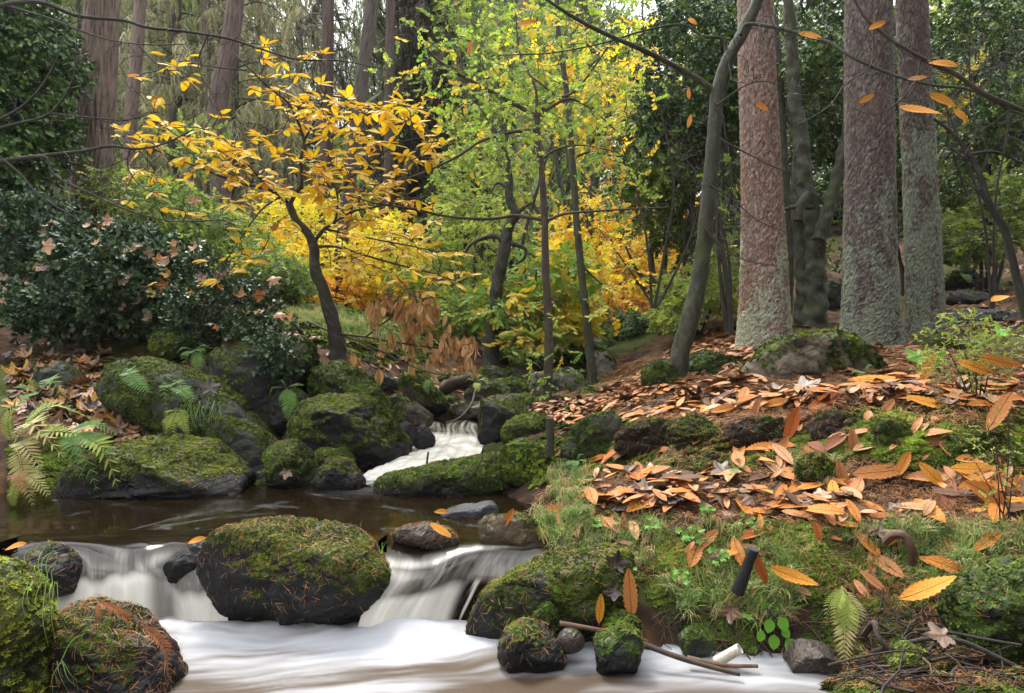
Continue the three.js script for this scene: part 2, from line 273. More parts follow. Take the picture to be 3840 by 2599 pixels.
{ // fanning fall between the two big rocks
  const us = [878, 930, 985, 1040, 1100, 1160, 1240], dip = [0.0, 0.018, 0.026, 0.0, -0.012, -0.014, -0.01], fwd = [0.02, 0.03, 0.0, -0.03, -0.06, -0.05, -0.03];
  const rows = FALL.map(([d, y], j) => us.map((px, i) => { const t = j / 10, dd = d - 0.055 * smooth(0.1, 0.6, t) - fwd[i] * smooth(0.2, 0.5, t), yy = y - dip[i] * smooth(0.12, 0.35, t) * smooth(0.85, 0.5, t), s = smooth(0.25, 1, t), sx = lerp(px, lerp(805, 1128, (px - 878) / 362), s); return [sx, CY + (EYE - yy) * F / dd, dd]; }));
  const g = loft(rows, 280, 190, (u, v) => {
    const st = fbm(u * 22 + 1.4 * noise(u * 3, v * 3, 2), v * 1.3, 13, 4), fine = fbm(u * 60, v * 2, 15, 2), wide = fbm(u * 5 + 2, v * 3, 17, 3);
    const rim = 0.40 - 0.20 * u + 0.03 * wide;                                                // foam where it enters the ledge
    let air = Math.exp(-Math.pow((v - rim) / 0.05, 2)) * (0.65 + 0.5 * st + 0.25 * fine) * smooth(1.0, 0.75, u) * 0.7;
    air = Math.max(air, smooth(0.42, 0.0, u + 0.12 * wide) * smooth(0.36, 0.50, v) * (0.7 + 0.5 * st + 0.25 * fine) * 0.85);
    air = Math.max(air, smooth(0.3, 0.42, v) * clamp(0.16 + 0.3 * st + 0.4 * wide + 0.12 * fine) * 0.55);
    const brk = 0.655 + 0.04 * noise(u * 6, 1, 5);
    air = Math.max(air, smooth(brk - 0.06, brk + 0.06, v) * smooth(0.74, 0.62, u) * (0.88 + 0.25 * st + 0.1 * fine));
    if (u > 0.66) air = lerp(air, smooth(0.08, 0.22, st) * 0.6, smooth(0.66, 0.72, u) * smooth(0.60, 0.66, v));          // single jets over the side stone
    air = Math.max(air, smooth(0.84, 0.91, v + 0.05 * wide));
    return mix3(PEAT, CREAM, clamp(air));
  });
  tag(mesh('waterfall', g, waterSilk), 'fanning waterfall sliding between the big needle-strewn rock and sloping mossy rock', 'waterfall', null, 'structure');
}
{ // cascade coming down between the boulders
  const rows = [
    [[900, 938, 6.6], [980, 938, 6.6], [1050, 938, 6.6], [1110, 940, 6.5]],
    [[935, 955, 5.8], [990, 953, 5.85], [1045, 953, 5.85], [1100, 956, 5.8]],
    [[945, 968, 5.45], [985, 966, 5.5], [1040, 968, 5.45], [1100, 972, 5.4]],
    [[945, 985, 5.2], [985, 984, 5.2], [1040, 988, 5.15], [1100, 995, 5.1]],
    [[925, 1006, 4.96], [970, 1008, 4.94], [1030, 1012, 4.9], [1095, 1020, 4.86]],
    [[890, 1034, 4.7], [945, 1038, 4.66], [1005, 1040, 4.62], [1075, 1044, 4.6]],
    [[845, 1066, 4.42], [900, 1066, 4.4], [960, 1066, 4.38], [1020, 1066, 4.38]],
    [[790, 1090, 4.28], [850, 1091, 4.28], [910, 1091, 4.27], [970, 1091, 4.27]],
    [[740, 1104, 4.09], [820, 1104, 4.08], [880, 1104, 4.08], [940, 1104, 4.08]]];
  const g = loft(rows, 170, 240, (u, v, p) => {
    const st = fbm(u * 18 + noise(u * 3, v * 5, 2), v * 2.6, 23, 4), wide = fbm(u * 5, v * 3.5, 27, 3);
    p.y += 0.045 * fbm(u * 3, v * 11, 3, 3) * smooth(0.25, 0.45, v) * smooth(1, 0.85, v);
    let air = smooth(0.14, 0.2, v + 0.12 * wide) * clamp(0.25 + 1.1 * st);
    air = Math.max(air, smooth(0.30, 0.42, v + 0.1 * wide + 0.05 * st) * (0.95 + 0.6 * st));
    air *= smooth(0.99, 0.86, v + 0.1 * wide + 0.06 * st);
    return mix3(PEAT, CREAM, clamp(air) * 0.8);
  });
  tag(mesh('cascade', g, waterSilk), 'white cascade tumbling between mossy boulders into the dark pool', 'waterfall', null, 'structure');
}
// ---------------------------------------------------------------- boulders
const mossMat = phys({ roughness: 0.95, specularIntensity: 0.3, side: side2 });
function tuftGeo(seed, n, spread) {          // one cushion of moss: little curved leaflets round a point
  const r = rng(seed), pos = [];
  for (let i = 0; i < n; i++) {
    const a = i / n * 6.283 + r(), l = 0.55 + 0.5 * r(), lift = 0.25 + 0.75 * r(), w = 0.16 + 0.1 * r();
    const c = Math.cos(a), s = Math.sin(a), x0 = c * 0.08, z0 = s * 0.08, x1 = c * l * 0.6 * spread, z1 = s * l * 0.6 * spread, x2 = c * l * spread, z2 = s * l * spread;
    const y1 = lift * 0.55, y2 = lift * (0.35 + 0.5 * r());
    pos.push(x0, 0, z0, x1 - s * w, y1, z1 + c * w, x1 + s * w, y1, z1 - c * w, x1 - s * w, y1, z1 + c * w, x2, y2, z2, x1 + s * w, y1, z1 - c * w);
  }
  const g = new THREE.BufferGeometry(); g.setAttribute('position', new THREE.Float32BufferAttribute(pos, 3)); g.computeVertexNormals(); return g;
}
const tufts = [tuftGeo(1, 9, 1), tuftGeo(2, 8, 0.8), tuftGeo(3, 10, 1.15)];
const needleGeo = (() => { const g = new THREE.CylinderGeometry(0.0007, 0.0005, 0.026, 3, 2); const p = g.attributes.position; for (let i = 0; i < p.count; i++) p.setX(i, p.getX(i) + 0.0022 * (1 - (p.getY(i) / 0.013) ** 2)); g.rotateZ(Math.PI / 2); g.computeVertexNormals(); return g; })();
const needleMat = std({ roughness: 0.7 });
const needleTone = (r) => { const t = r(); return t < 0.55 ? hue([0.30, 0.12, 0.035], r, 0.4) : t < 0.85 ? hue([0.42, 0.22, 0.08], r, 0.35) : hue([0.20, 0.075, 0.03], r, 0.3); };
const mossTone = (r, k, bright) => { const t = clamp(k + (r() - 0.5) * 0.5); return hue(mix3([0.018, 0.030, 0.006], bright.map((x) => x * 1.45), t), r, 0.3); };
// pick points on a mesh, evenly by area
function surface(geo, n, r, fn) {
  const p = geo.attributes.position, ix = geo.index, nt = ix.count / 3, cum = new Float32Array(nt);
  const a = V3(), b = V3(), c = V3(), q = V3(), nn = V3(); let s = 0;
  for (let t = 0; t < nt; t++) { a.fromBufferAttribute(p, ix.getX(t * 3)); b.fromBufferAttribute(p, ix.getX(t * 3 + 1)); c.fromBufferAttribute(p, ix.getX(t * 3 + 2)); s += b.sub(a).cross(c.sub(a)).length(); cum[t] = s; }
  for (let k = 0; k < n; k++) {
    const x = r() * s; let lo = 0, hi = nt - 1; while (lo < hi) { const m = lo + hi >> 1; if (cum[m] < x) lo = m + 1; else hi = m; }
    a.fromBufferAttribute(p, ix.getX(lo * 3)); b.fromBufferAttribute(p, ix.getX(lo * 3 + 1)); c.fromBufferAttribute(p, ix.getX(lo * 3 + 2));
    let u = r(), v = r(); if (u + v > 1) { u = 1 - u; v = 1 - v; }
    b.sub(a); c.sub(a); nn.crossVectors(b, c).normalize(); q.copy(a).addScaledVector(b, u).addScaledVector(c, v);
    fn(q.clone(), nn.clone());
  }
  return s / 2;
}
const turnTo = (n, a) => new THREE.Quaternion().setFromUnitVectors(UPV, n).multiply(new THREE.Quaternion().setFromAxisAngle(UPV, a));
const lieOn = (n, a) => turnTo(n, a);
const rockMats = {};
const rockMat = (rough) => rockMats[rough] ??= phys({ vertexColors: true, roughness: rough, specularIntensity: 0.45, bumpMap: grain, bumpScale: 0.010 });
let rockSeed = 100;
const allRocks = [], fallenNeedles = [];
// o: outline in the photograph; d: how far its middle is; k: half depth over half width; e: boxiness
function rock({ o, d, k = 0.8, e = 0.8, moss = 0.6, lean = 0.55, needles = 0, rough = 0.6, stone = [0.055, 0.053, 0.05], wetTo = -9, bright = [0.11, 0.17, 0.02], amp = 1, label, name = 'boulder', category = 'boulder', group, facets = 11, tuft = 1, patch = 1, seed }) {
  const sd = seed ?? rockSeed++, r = rng(sd);
  const oc = new THREE.CatmullRomCurve3(o.map(([x, y]) => V3(x, y, 0)), true, 'centripetal').getPoints(160);
  let x0 = 1e9, x1 = -1e9, y0 = 1e9, y1 = -1e9; for (const p of oc) { x0 = Math.min(x0, p.x); x1 = Math.max(x1, p.x); y0 = Math.min(y0, p.y); y1 = Math.max(y1, p.y); }
  const mx = (x0 + x1) / 2, my = (y0 + y1) / 2, N = 180, R = new Float32Array(N + 1);
  for (let i = 0; i <= N; i++) {                 // how far the outline reaches in each direction
    const t = i / N * 2 * Math.PI - Math.PI, cx = Math.cos(t), cy = -Math.sin(t); let best = 0;
    for (let j = 0; j < oc.length - 1; j++) { const ax = oc[j].x - mx, ay = oc[j].y - my, bx = oc[j + 1].x - mx, by = oc[j + 1].y - my, den = cx * (by - ay) - cy * (bx - ax); if (Math.abs(den) < 1e-9) continue; const s = (ax * (by - ay) - ay * (bx - ax)) / den, w = (ax * cy - ay * cx) / den; if (s > 0 && w >= -0.001 && w <= 1.001) best = Math.max(best, s); }
    R[i] = best * d / F;
  }
  const reach = (t) => { const f = (t + Math.PI) / (2 * Math.PI) * N, i = Math.min(N - 1, Math.floor(f)); return lerp(R[i], R[i + 1], f - i); };
  const half = (x1 - x0) / 2 * d / F, halfY = (y1 - y0) / 2 * d / F, D = k * half, size = Math.sqrt(half * halfY);
  const px = (x1 - x0) / 2.27, det = px > 120 ? 40 : px > 60 ? 28 : px > 28 ? 18 : 12;
  let g = new THREE.IcosahedronGeometry(1, det); g.deleteAttribute('uv'); g.deleteAttribute('normal'); g = mergeVertices(g, 1e-5);
  const planes = []; for (let i = 0; i < facets; i++) planes.push([V3(r() - 0.5, r() - 0.35, r() - 0.2).normalize(), 0.70 + 0.24 * r()]);
  const p = g.attributes.position, v = V3(), s0 = r() * 50, c0 = at(mx, my, d);
  const uv = new Float32Array(p.count * 2);
  for (let i = 0; i < p.count; i++) {
    v.fromBufferAttribute(p, i); let f = 1;
    for (const [n, c] of planes) { const dn = v.dot(n); if (dn > c) f = Math.min(f, lerp(1, c / dn, 0.92)); }
    const m = Math.hypot(v.x, v.y), t = Math.atan2(v.y, v.x), mm = Math.pow(m, e) * f, Rr = reach(t);
    const X = Math.cos(t) * Rr * mm, Y = Math.sin(t) * Rr * mm, Z = Math.sign(v.z) * Math.pow(Math.abs(v.z), e) * D * f;
    const q = 1 / size, a = amp * size;
    const big = fbm(X * q * 1.2 + s0, Y * q * 1.2, Z * q * 1.2, 5) * 0.14 * a, crack = -Math.pow(1 - Math.abs(noise(X * q * 1.7 + s0, Y * q * 2.6 + 7, Z * q * 1.7)), 9) * 0.05 * a;
    const fine = fbm(X * 16 + s0, Y * 16, Z * 16, 3) * Math.min(0.03, 0.09 * size) + noise(X * 60, Y * 60, Z * 60) * Math.min(0.007, 0.016 * size);
    const L = Math.hypot(X, Y, Z) || 1, w = 1 + (big + crack + fine) / L;
    p.setXYZ(i, c0.x + X * w, c0.y + Y * w, c0.z + Z * w); uv.set([(X + Z * 0.7) * 2, (Y + Z * 0.3) * 2], i * 2);
  }
  g.setAttribute('uv', new THREE.BufferAttribute(uv, 2)); g.computeVertexNormals();
  const nn = g.attributes.normal, col = new Float32Array(p.count * 3);
  const amount = (x, y, z, ny) => smooth(0.0, 0.35, (ny - 1 + 2 * lean) * 0.6 + (moss - 0.5) * 1.5 + 1.5 * patch * fbm(x * 3.4 + s0, y * 3.4, z * 3.4, 3) + 1.0 * fbm(x * 15, y * 15 + s0, z * 15, 3) - 0.10) * smooth(wetTo - 0.03, wetTo + 0.09, y + 0.10 * fbm(x * 5, y * 5, z * 5 + s0, 2));
  for (let i = 0; i < p.count; i++) {
    const x = p.getX(i), y = p.getY(i), z = p.getZ(i), a = amount(x, y, z, nn.getY(i)), tn = 1 + 0.9 * fbm(x * 9 + s0, y * 9, z * 9, 4), wet = smooth(wetTo + 0.06, wetTo - 0.02, y + 0.05 * fbm(x * 8, y * 8, z * 8, 2));
    let c = [stone[0] * tn, stone[1] * tn, stone[2] * tn]; c = mix3(c, [0.011, 0.011, 0.012], wet);
    c = mix3(c, mix3([0.020, 0.027, 0.007], bright, clamp(0.18 + 0.5 * noise(x * 7, y * 7, z * 7 + s0))), a * 0.85);
    col.set(c, i * 3);
  }
  g.setAttribute('color', new THREE.BufferAttribute(col, 3));
  const base = c0.clone(); base.y = c0.y - halfY;
  const root = thing(name, label, category, base, group);
  g.translate(-base.x, -base.y, -base.z);
  mesh('stone', g, rockMat(rough), root);
  // cushions of moss and fallen needles on it
  const ts = Math.max(0.0078, 0.0026 * d) * tuft, area = 2 * half * 2 * halfY + 4 * half * D, lists = [[], [], []], nl = [];
  if (moss > 0.05) surface(g, Math.min(26000, Math.round(area * 2.2 / (ts * ts * 2.2))), r, (q, n) => {
    const x = q.x + base.x, y = q.y + base.y, z = q.z + base.z;
    if (n.z < -0.45) return; const a = amount(x, y, z, n.y); if (r() > a * 1.05) return;
    const tone = 0.16 + 1.0 * fbm(x * 5, y * 5 + s0, z * 5, 3) + 0.34 * n.y;
    lists[Math.floor(r() * 3)].push({ p: q, q: turnTo(n.clone().lerp(UPV, 0.25).normalize(), r() * 6.28), s: ts * (0.55 + 0.8 * r() * r() + 0.25 * a), c: mossTone(r, tone, bright) });
  });
  lists.forEach((l, i) => l.length && copies('moss', tufts[i], mossMat, l, root));
  if (needles) { needles = Math.round(needles * 0.7);
    surface(g, needles * 3, r, (q, n) => {
      if (nl.length >= needles || n.z < -0.4 || n.y < -0.25 || r() > 0.35 + 0.65 * n.y) return;
      const k2 = n.clone().lerp(V3(r() - 0.5, r() - 0.5, r() - 0.5), 0.25).normalize();
      nl.push({ p: q.add(base).addScaledVector(n, 0.003 + ts * 0.35 * r()), q: lieOn(k2, r() * 6.28), s: 0.75 + 0.6 * r(), sy: 1, c: needleTone(r) });
    });
    fallenNeedles.push(...nl);
  }
  root.userData.geo = undefined; allRocks.push({ g, base, root }); return root;
}
const dark = [0.017, 0.017, 0.018], olive = [0.10, 0.13, 0.018], lime = [0.19, 0.25, 0.035], grey = [0.13, 0.125, 0.11];
// in and beside the falls
rock({ o: [[462, 1260], [478, 1215], [520, 1193], [600, 1186], [700, 1190], [780, 1200], [828, 1225], [860, 1260], [890, 1290], [884, 1325], [850, 1370], [800, 1395], [700, 1405], [600, 1412], [530, 1412], [490, 1385], [466, 1320]], d: 2.82, k: 0.55, e: 0.72, moss: 0.55, lean: 0.58, needles: 1500, rough: 0.55, stone: dark, wetTo: 0.07, bright: [0.12, 0.15, 0.02], amp: 0.6, facets: 9, label: 'big dark block of stone with mossy crown strewn with needles between two falls' });
rock({ o: [[122, 1450], [128, 1400], [155, 1376], [220, 1375], [280, 1392], [330, 1425], [370, 1475], [400, 1545], [405, 1640], [250, 1680], [120, 1640], [112, 1520]], d: 2.28, k: 0.8, e: 0.78, moss: 0.22, lean: 0.5, needles: 1700, rough: 0.5, stone: [0.018, 0.018, 0.020], bright: [0.09, 0.12, 0.02], amp: 0.7, label: 'dark rounded rock covered in brown needles with a rusty fern on top' });
rock({ o: [[-150, 1310], [-50, 1275], [15, 1278], [55, 1315], [85, 1375], [100, 1450], [96, 1540], [85, 1680], [-100, 1720], [-200, 1500]], d: 2.12, k: 0.9, e: 0.85, moss: 1.2, lean: 0.95, needles: 300, bright: [0.24, 0.28, 0.04], tuft: 1.5, facets: 3, label: 'hummock thick with bright lime moss and overhanging grass', name: 'mossy_hummock', category: 'hummock' });
rock({ o: [[20, 1285], [40, 1250], [80, 1234], [125, 1240], [160, 1262], [178, 1300], [170, 1340], [40, 1345]], d: 2.82, moss: 0.35, needles: 160, rough: 0.5, stone: dark, wetTo: 0.24, label: 'low dark stone splitting the water beside the lime mossy hummock' });
rock({ o: [[375, 1290], [388, 1258], [420, 1235], [455, 1228], [490, 1240], [495, 1290], [470, 1320], [390, 1320]], d: 2.9, moss: 0.1, needles: 25, rough: 0.45, stone: dark, wetTo: 0.3, label: 'small wet black stone under an orange leaf beside the big block' });
rock({ o: [[1062, 1440], [1075, 1385], [1095, 1350], [1140, 1310], [1200, 1280], [1270, 1258], [1350, 1243], [1400, 1238], [1440, 1260], [1440, 1380], [1380, 1440], [1250, 1470], [1120, 1470]], d: 2.68, k: 0.45, e: 0.8, moss: 0.62, lean: 0.55, needles: 650, rough: 0.55, stone: dark, wetTo: 0.02, bright: [0.12, 0.16, 0.02], tuft: 1.25, facets: 7, amp: 0.7, label: 'long rock sloping down to the falls, shaggy with olive moss' });
rock({ o: [[1130, 1470], [1150, 1430], [1190, 1413], [1230, 1420], [1260, 1450], [1285, 1495], [1270, 1535], [1200, 1550], [1140, 1530]], d: 2.42, moss: 0.5, needles: 230, rough: 0.55, stone: dark, wetTo: 0.06, amp: 0.8, label: 'rounded stone with needles standing in the foam at the stream edge' });
rock({ o: [[1208, 1410], [1222, 1375], [1245, 1366], [1262, 1385], [1268, 1430], [1240, 1450], [1215, 1440]], d: 2.52, moss: 0.6, rough: 0.5, stone: dark, label: 'narrow mossy stone behind the needle-covered stone in the foam' });
rock({ o: [[1263, 1455], [1275, 1432], [1300, 1425], [1322, 1440], [1325, 1465], [1308, 1480], [1278, 1482]], d: 2.43, k: 0.9, e: 0.95, moss: 0, rough: 0.3, stone: [0.05, 0.038, 0.034], amp: 0.25, facets: 0, label: 'smooth wet brown pebble with no moss', name: 'pebble', category: 'pebble' });
rock({ o: [[1288, 1390], [1305, 1360], [1340, 1350], [1368, 1365], [1372, 1405], [1340, 1418], [1300, 1412]], d: 2.56, moss: 0.7, needles: 40, stone: dark, label: 'mossy stone beside the upright orange leaf' });
rock({ o: [[1365, 1420], [1385, 1392], [1420, 1386], [1450, 1400], [1455, 1430], [1410, 1445]], d: 2.52, moss: 0.75, needles: 40, stone: dark, label: 'low mossy stone wedged above the broken stick' });
rock({ o: [[1342, 1475], [1358, 1435], [1395, 1420], [1440, 1425], [1456, 1460], [1450, 1510], [1415, 1540], [1365, 1535]], d: 2.38, moss: 0.55, lean: 0.5, needles: 60, rough: 0.55, stone: dark, wetTo: 0.07, bright: [0.10, 0.19, 0.015], tuft: 1.35, label: 'stone with thick green moss cap standing in white foam' });
rock({ o: [[1540, 1455], [1560, 1425], [1595, 1420], [1615, 1445], [1610, 1480], [1555, 1485]], d: 2.5, moss: 0.5, rough: 0.5, stone: [0.03, 0.04, 0.03], label: 'dark greenish stone half hidden under the grassy bank' });
rock({ o: [[1775, 1495], [1800, 1468], [1850, 1458], [1890, 1470], [1900, 1505], [1840, 1530], [1780, 1525]], d: 2.4, moss: 0, needles: 30, rough: 0.5, stone: [0.05, 0.042, 0.035], label: 'flat bare dark stone at the foam edge beside the drooping fern' });
rock({ o: [[2150, 1400], [2175, 1330], [2230, 1290], [2324, 1265], [2420, 1300], [2440, 1420], [2380, 1500], [2230, 1500], [2165, 1470]], d: 2.34, k: 0.7, moss: 0.75, lean: 0.7, needles: 160, stone: dark, bright: [0.11, 0.17, 0.03], tuft: 1.5, label: 'big dark rock with coarse green moss beside two long orange leaves' });
rock({ o: [[2010, 1530], [2025, 1480], [2060, 1458], [2095, 1475], [2115, 1520], [2090, 1550], [2030, 1555]], d: 2.3, moss: 1.1, lean: 0.9, bright: [0.24, 0.30, 0.05], tuft: 1.6, label: 'cushion of pale yellow-green moss among dead sticks', name: 'moss_cushion', category: 'moss' });
rock({ o: [[2090, 1480], [2120, 1445], [2160, 1450], [2180, 1490], [2160, 1530], [2100, 1525]], d: 2.36, moss: 0.25, needles: 60, stone: [0.06, 0.045, 0.03], label: 'brown stone behind the pale moss cushion' });
rock({ o: [[885, 1215], [905, 1198], [950, 1190], [1000, 1190], [1040, 1205], [1050, 1228], [1010, 1245], [920, 1240]], d: 2.98, k: 0.5, moss: 0.15, needles: 260, rough: 0.5, stone: [0.04, 0.035, 0.032], label: 'flat wet stone with needles and a plastered orange leaf at the lip of the fall' });
rock({ o: [[1000, 1165], [1030, 1152], [1080, 1143], [1120, 1140], [1132, 1160], [1120, 1180], [1010, 1185]], d: 3.42, k: 0.6, moss: 0.15, rough: 0.5, stone: [0.05, 0.052, 0.058], label: 'low slate-blue stone with an orange leaf breaking the dark pool' });
rock({ o: [[1085, 1200], [1105, 1170], [1150, 1160], [1200, 1170], [1225, 1210], [1210, 1245], [1140, 1240], [1095, 1230]], d: 2.98, k: 0.6, moss: 0.3, needles: 120, rough: 0.5, stone: [0.10, 0.075, 0.05], label: 'brown stone with grass roots hanging over it at the bank corner' });
// round the dark pool
rock({ o: [[125, 1110], [150, 1070], [200, 1035], [260, 1008], [340, 996], [420, 997], [480, 1010], [530, 1050], [570, 1085], [578, 1115], [500, 1135], [380, 1142], [240, 1140], [130, 1135]], d: 4.05, k: 0.55, e: 0.78, moss: 0.68, lean: 0.62, needles: 500, rough: 0.5, stone: dark, wetTo: 0.36, bright: [0.17, 0.20, 0.025], facets: 9, amp: 0.8, label: 'long low boulder with yellow-green moss at the far edge of the dark pool' });
rock({ o: [[592, 1070], [600, 1025], [635, 1001], [675, 1003], [705, 1030], [722, 1075], [715, 1112], [610, 1115]], d: 4.15, k: 0.8, moss: 0.75, lean: 0.65, needles: 220, stone: dark, wetTo: 0.32, label: 'rounded mossy boulder with a grey leaf hanging on its face' });
rock({ o: [[712, 1090], [722, 1058], [750, 1041], [785, 1042], [812, 1065], [830, 1100], [800, 1122], [720, 1118]], d: 4.08, k: 0.8, moss: 0.6, needles: 120, stone: dark, wetTo: 0.33, bright: olive, label: 'small olive mossy boulder beside the outflow of the cascade' });
rock({ o: [[695, 1040], [715, 1018], [760, 1015], [800, 1030], [808, 1058], [760, 1072], [700, 1065]], d: 4.4, moss: 0.75, needles: 60, stone: dark, label: 'low mossy stone between the rounded boulder and the great boulder' });
rock({ o: [[665, 1000], [668, 940], [700, 905], [760, 893], [820, 893], [865, 925], [905, 975], [932, 1015], [925, 1050], [880, 1070], [780, 1065], [690, 1040]], d: 4.7, k: 0.7, e: 0.78, moss: 0.62, lean: 0.55, needles: 420, rough: 0.5, stone: dark, wetTo: 0.42, bright: [0.13, 0.17, 0.022], facets: 10, amp: 0.8, label: 'great mossy boulder with black wet foot beside the cascade' });
rock({ o: [[688, 890], [700, 845], [740, 818], [790, 822], [840, 855], [875, 900], [890, 950], [860, 985], [760, 990], [695, 950]], d: 5.3, k: 0.7, moss: 0.7, needles: 150, stone: dark, bright: [0.10, 0.15, 0.02], label: 'tall dark mossy boulder behind the great boulder, under the small yellow tree' });
rock({ o: [[232, 870], [262, 822], [330, 813], [400, 820], [460, 850], [510, 885], [560, 930], [610, 965], [655, 1010], [662, 1080], [600, 1130], [430, 1130], [375, 1060], [350, 970], [290, 930], [245, 905]], d: 4.8, k: 0.45, e: 0.8, moss: 0.55, lean: 0.5, needles: 500, rough: 0.65, stone: [0.05, 0.055, 0.045], bright: [0.13, 0.17, 0.03], facets: 2, amp: 0.8, label: 'very long mossy boulder slanting down the leafy bank with ferns on it' });
rock({ o: [[470, 860], [485, 800], [560, 772], [640, 765], [698, 775], [712, 820], [710, 890], [690, 960], [600, 980], [500, 940]], d: 5.35, k: 0.7, e: 0.66, moss: 0.45, needles: 150, stone: [0.035, 0.035, 0.033], bright: [0.11, 0.15, 0.025], facets: 5, label: 'squared dark boulder with turf and leaves on top under the holly' });
rock({ o: [[78, 860], [95, 830], [130, 820], [165, 835], [190, 865], [180, 890], [100, 892]], d: 5.1, moss: 0.4, stone: [0.045, 0.05, 0.04], bright: [0.07, 0.10, 0.02], label: 'small grey-green boulder alone in the leaf litter' });
rock({ o: [[340, 790], [355, 755], [390, 748], [420, 770], [425, 805], [370, 815]], d: 5.7, moss: 1.0, lean: 0.9, bright: [0.17, 0.22, 0.02], label: 'bright mossy hump under the holly edge' });
rock({ o: [[885, 900], [898, 850], [920, 832], [950, 835], [985, 870], [1025, 905], [1030, 935], [990, 955], [920, 950], [888, 935]], d: 6.1, k: 0.7, moss: 0.6, lean: 0.55, stone: [0.06, 0.058, 0.05], bright: [0.20, 0.26, 0.02], wetTo: 0.6, label: 'peaked boulder with bright green moss cap above the cascade' });
rock({ o: [[885, 950], [900, 918], [940, 912], [975, 930], [985, 970], [950, 985], [900, 985]], d: 5.3, moss: 0.45, needles: 80, stone: [0.05, 0.042, 0.035], bright: olive, label: 'brown mossy stone at the head of the cascade' });
rock({ o: [[936, 1005], [944, 972], [965, 963], [984, 980], [988, 1012], [960, 1025]], d: 4.85, moss: 0.15, rough: 0.45, stone: dark, wetTo: 0.48, label: 'small wet black stone standing in the cascade' });
rock({ o: [[885, 1010], [895, 962], [930, 960], [945, 990], [940, 1030], [900, 1040]], d: 4.95, moss: 0.3, rough: 0.55, stone: dark, wetTo: 0.5, label: 'dark stone tucked between the great boulder and the cascade' });
rock({ o: [[1020, 930], [1035, 912], [1070, 908], [1105, 918], [1112, 940], [1070, 950], [1030, 948]], d: 6.0, moss: 0.4, needles: 60, stone: grey, bright: olive, label: 'flat pale stone with fallen leaves at the top of the cascade' });
rock({ o: [[1052, 895], [1070, 872], [1110, 862], [1150, 875], [1165, 905], [1130, 925], [1065, 920]], d: 6.4, moss: 0.4, stone: [0.07, 0.062, 0.05], label: 'brown boulder topped with a small fern beyond the cascade' });
rock({ o: [[1082, 990], [1085, 935], [1105, 902], [1145, 893], [1185, 905], [1203, 935], [1195, 985], [1165, 1020], [1110, 1022]], d: 5.0, k: 0.85, moss: 0.5, lean: 0.5, needles: 160, stone: dark, wetTo: 0.45, bright: [0.10, 0.13, 0.02], label: 'round dark boulder with thin moss at the edge of the cascade' });
rock({ o: [[1138, 990], [1155, 950], [1200, 938], [1245, 945], [1260, 985], [1240, 1020], [1160, 1015]], d: 4.7, moss: 0.7, needles: 90, stone: dark, bright: [0.14, 0.19, 0.02], label: 'mossy stone backing the round dark boulder' });
rock({ o: [[848, 1105], [865, 1082], [930, 1065], [1010, 1048], [1080, 1035], [1140, 1030], [1175, 1060], [1180, 1110], [1120, 1138], [1000, 1142], [880, 1140], [850, 1125]], d: 3.95, k: 0.35, e: 0.85, moss: 0.75, lean: 0.65, needles: 350, stone: dark, wetTo: 0.31, bright: [0.10, 0.15, 0.02], facets: 6, amp: 0.7, label: 'long low tapering rock shaggy with dark moss along the dark pool' });
rock({ o: [[1128, 1050], [1135, 1010], [1180, 992], [1235, 995], [1260, 1030], [1255, 1090], [1200, 1110], [1140, 1095]], d: 3.95, k: 0.6, moss: 0.9, lean: 0.7, stone: dark, bright: [0.17, 0.25, 0.02], tuft: 1.3, label: 'block with vivid green moss joining the long low rock' });
rock({ o: [[1275, 1040], [1285, 965], [1330, 935], [1400, 935], [1440, 965], [1450, 1040], [1400, 1085], [1300, 1085]], d: 3.95, k: 0.5, e: 0.7, moss: 0.6, lean: 0.5, stone: [0.045, 0.04, 0.03], bright: [0.10, 0.15, 0.02], label: 'mossy block of stone built into the bank beside the burnt stick' });
for (const [o, d, l] of [[[[560, 1110], [575, 1075], [610, 1065], [640, 1085], [640, 1125], [580, 1130]], 4.25, 'low dark stone at the water between long low boulder and rounded boulder'], [[[640, 1010], [655, 975], [690, 965], [715, 990], [710, 1030], [660, 1040]], 4.75, 'dark stone filling the cleft beside the great boulder'], [[[600, 930], [615, 890], [660, 880], [700, 900], [705, 960], [640, 985]], 5.05, 'dark stone deep in the cleft under the squared boulder'], [[[870, 950], [875, 910], [900, 895], [930, 905], [935, 950], [900, 965]], 5.6, 'dark stone behind the brown mossy stone'], [[[840, 900], [845, 860], [875, 845], [900, 865], [900, 910], [860, 920]], 6.0, 'dark stone under the hanging dead leaves'], [[[380, 1120], [400, 1080], [450, 1070], [490, 1090], [490, 1130], [420, 1140]], 4.45, 'dark stone behind the long low boulder'], [[[985, 930], [995, 905], [1025, 898], [1045, 915], [1040, 940], [1005, 948]], 6.4, 'small stone at the head of the stream']])
  rock({ o, d, moss: 0.4, stone: dark, label: l, facets: 6 });
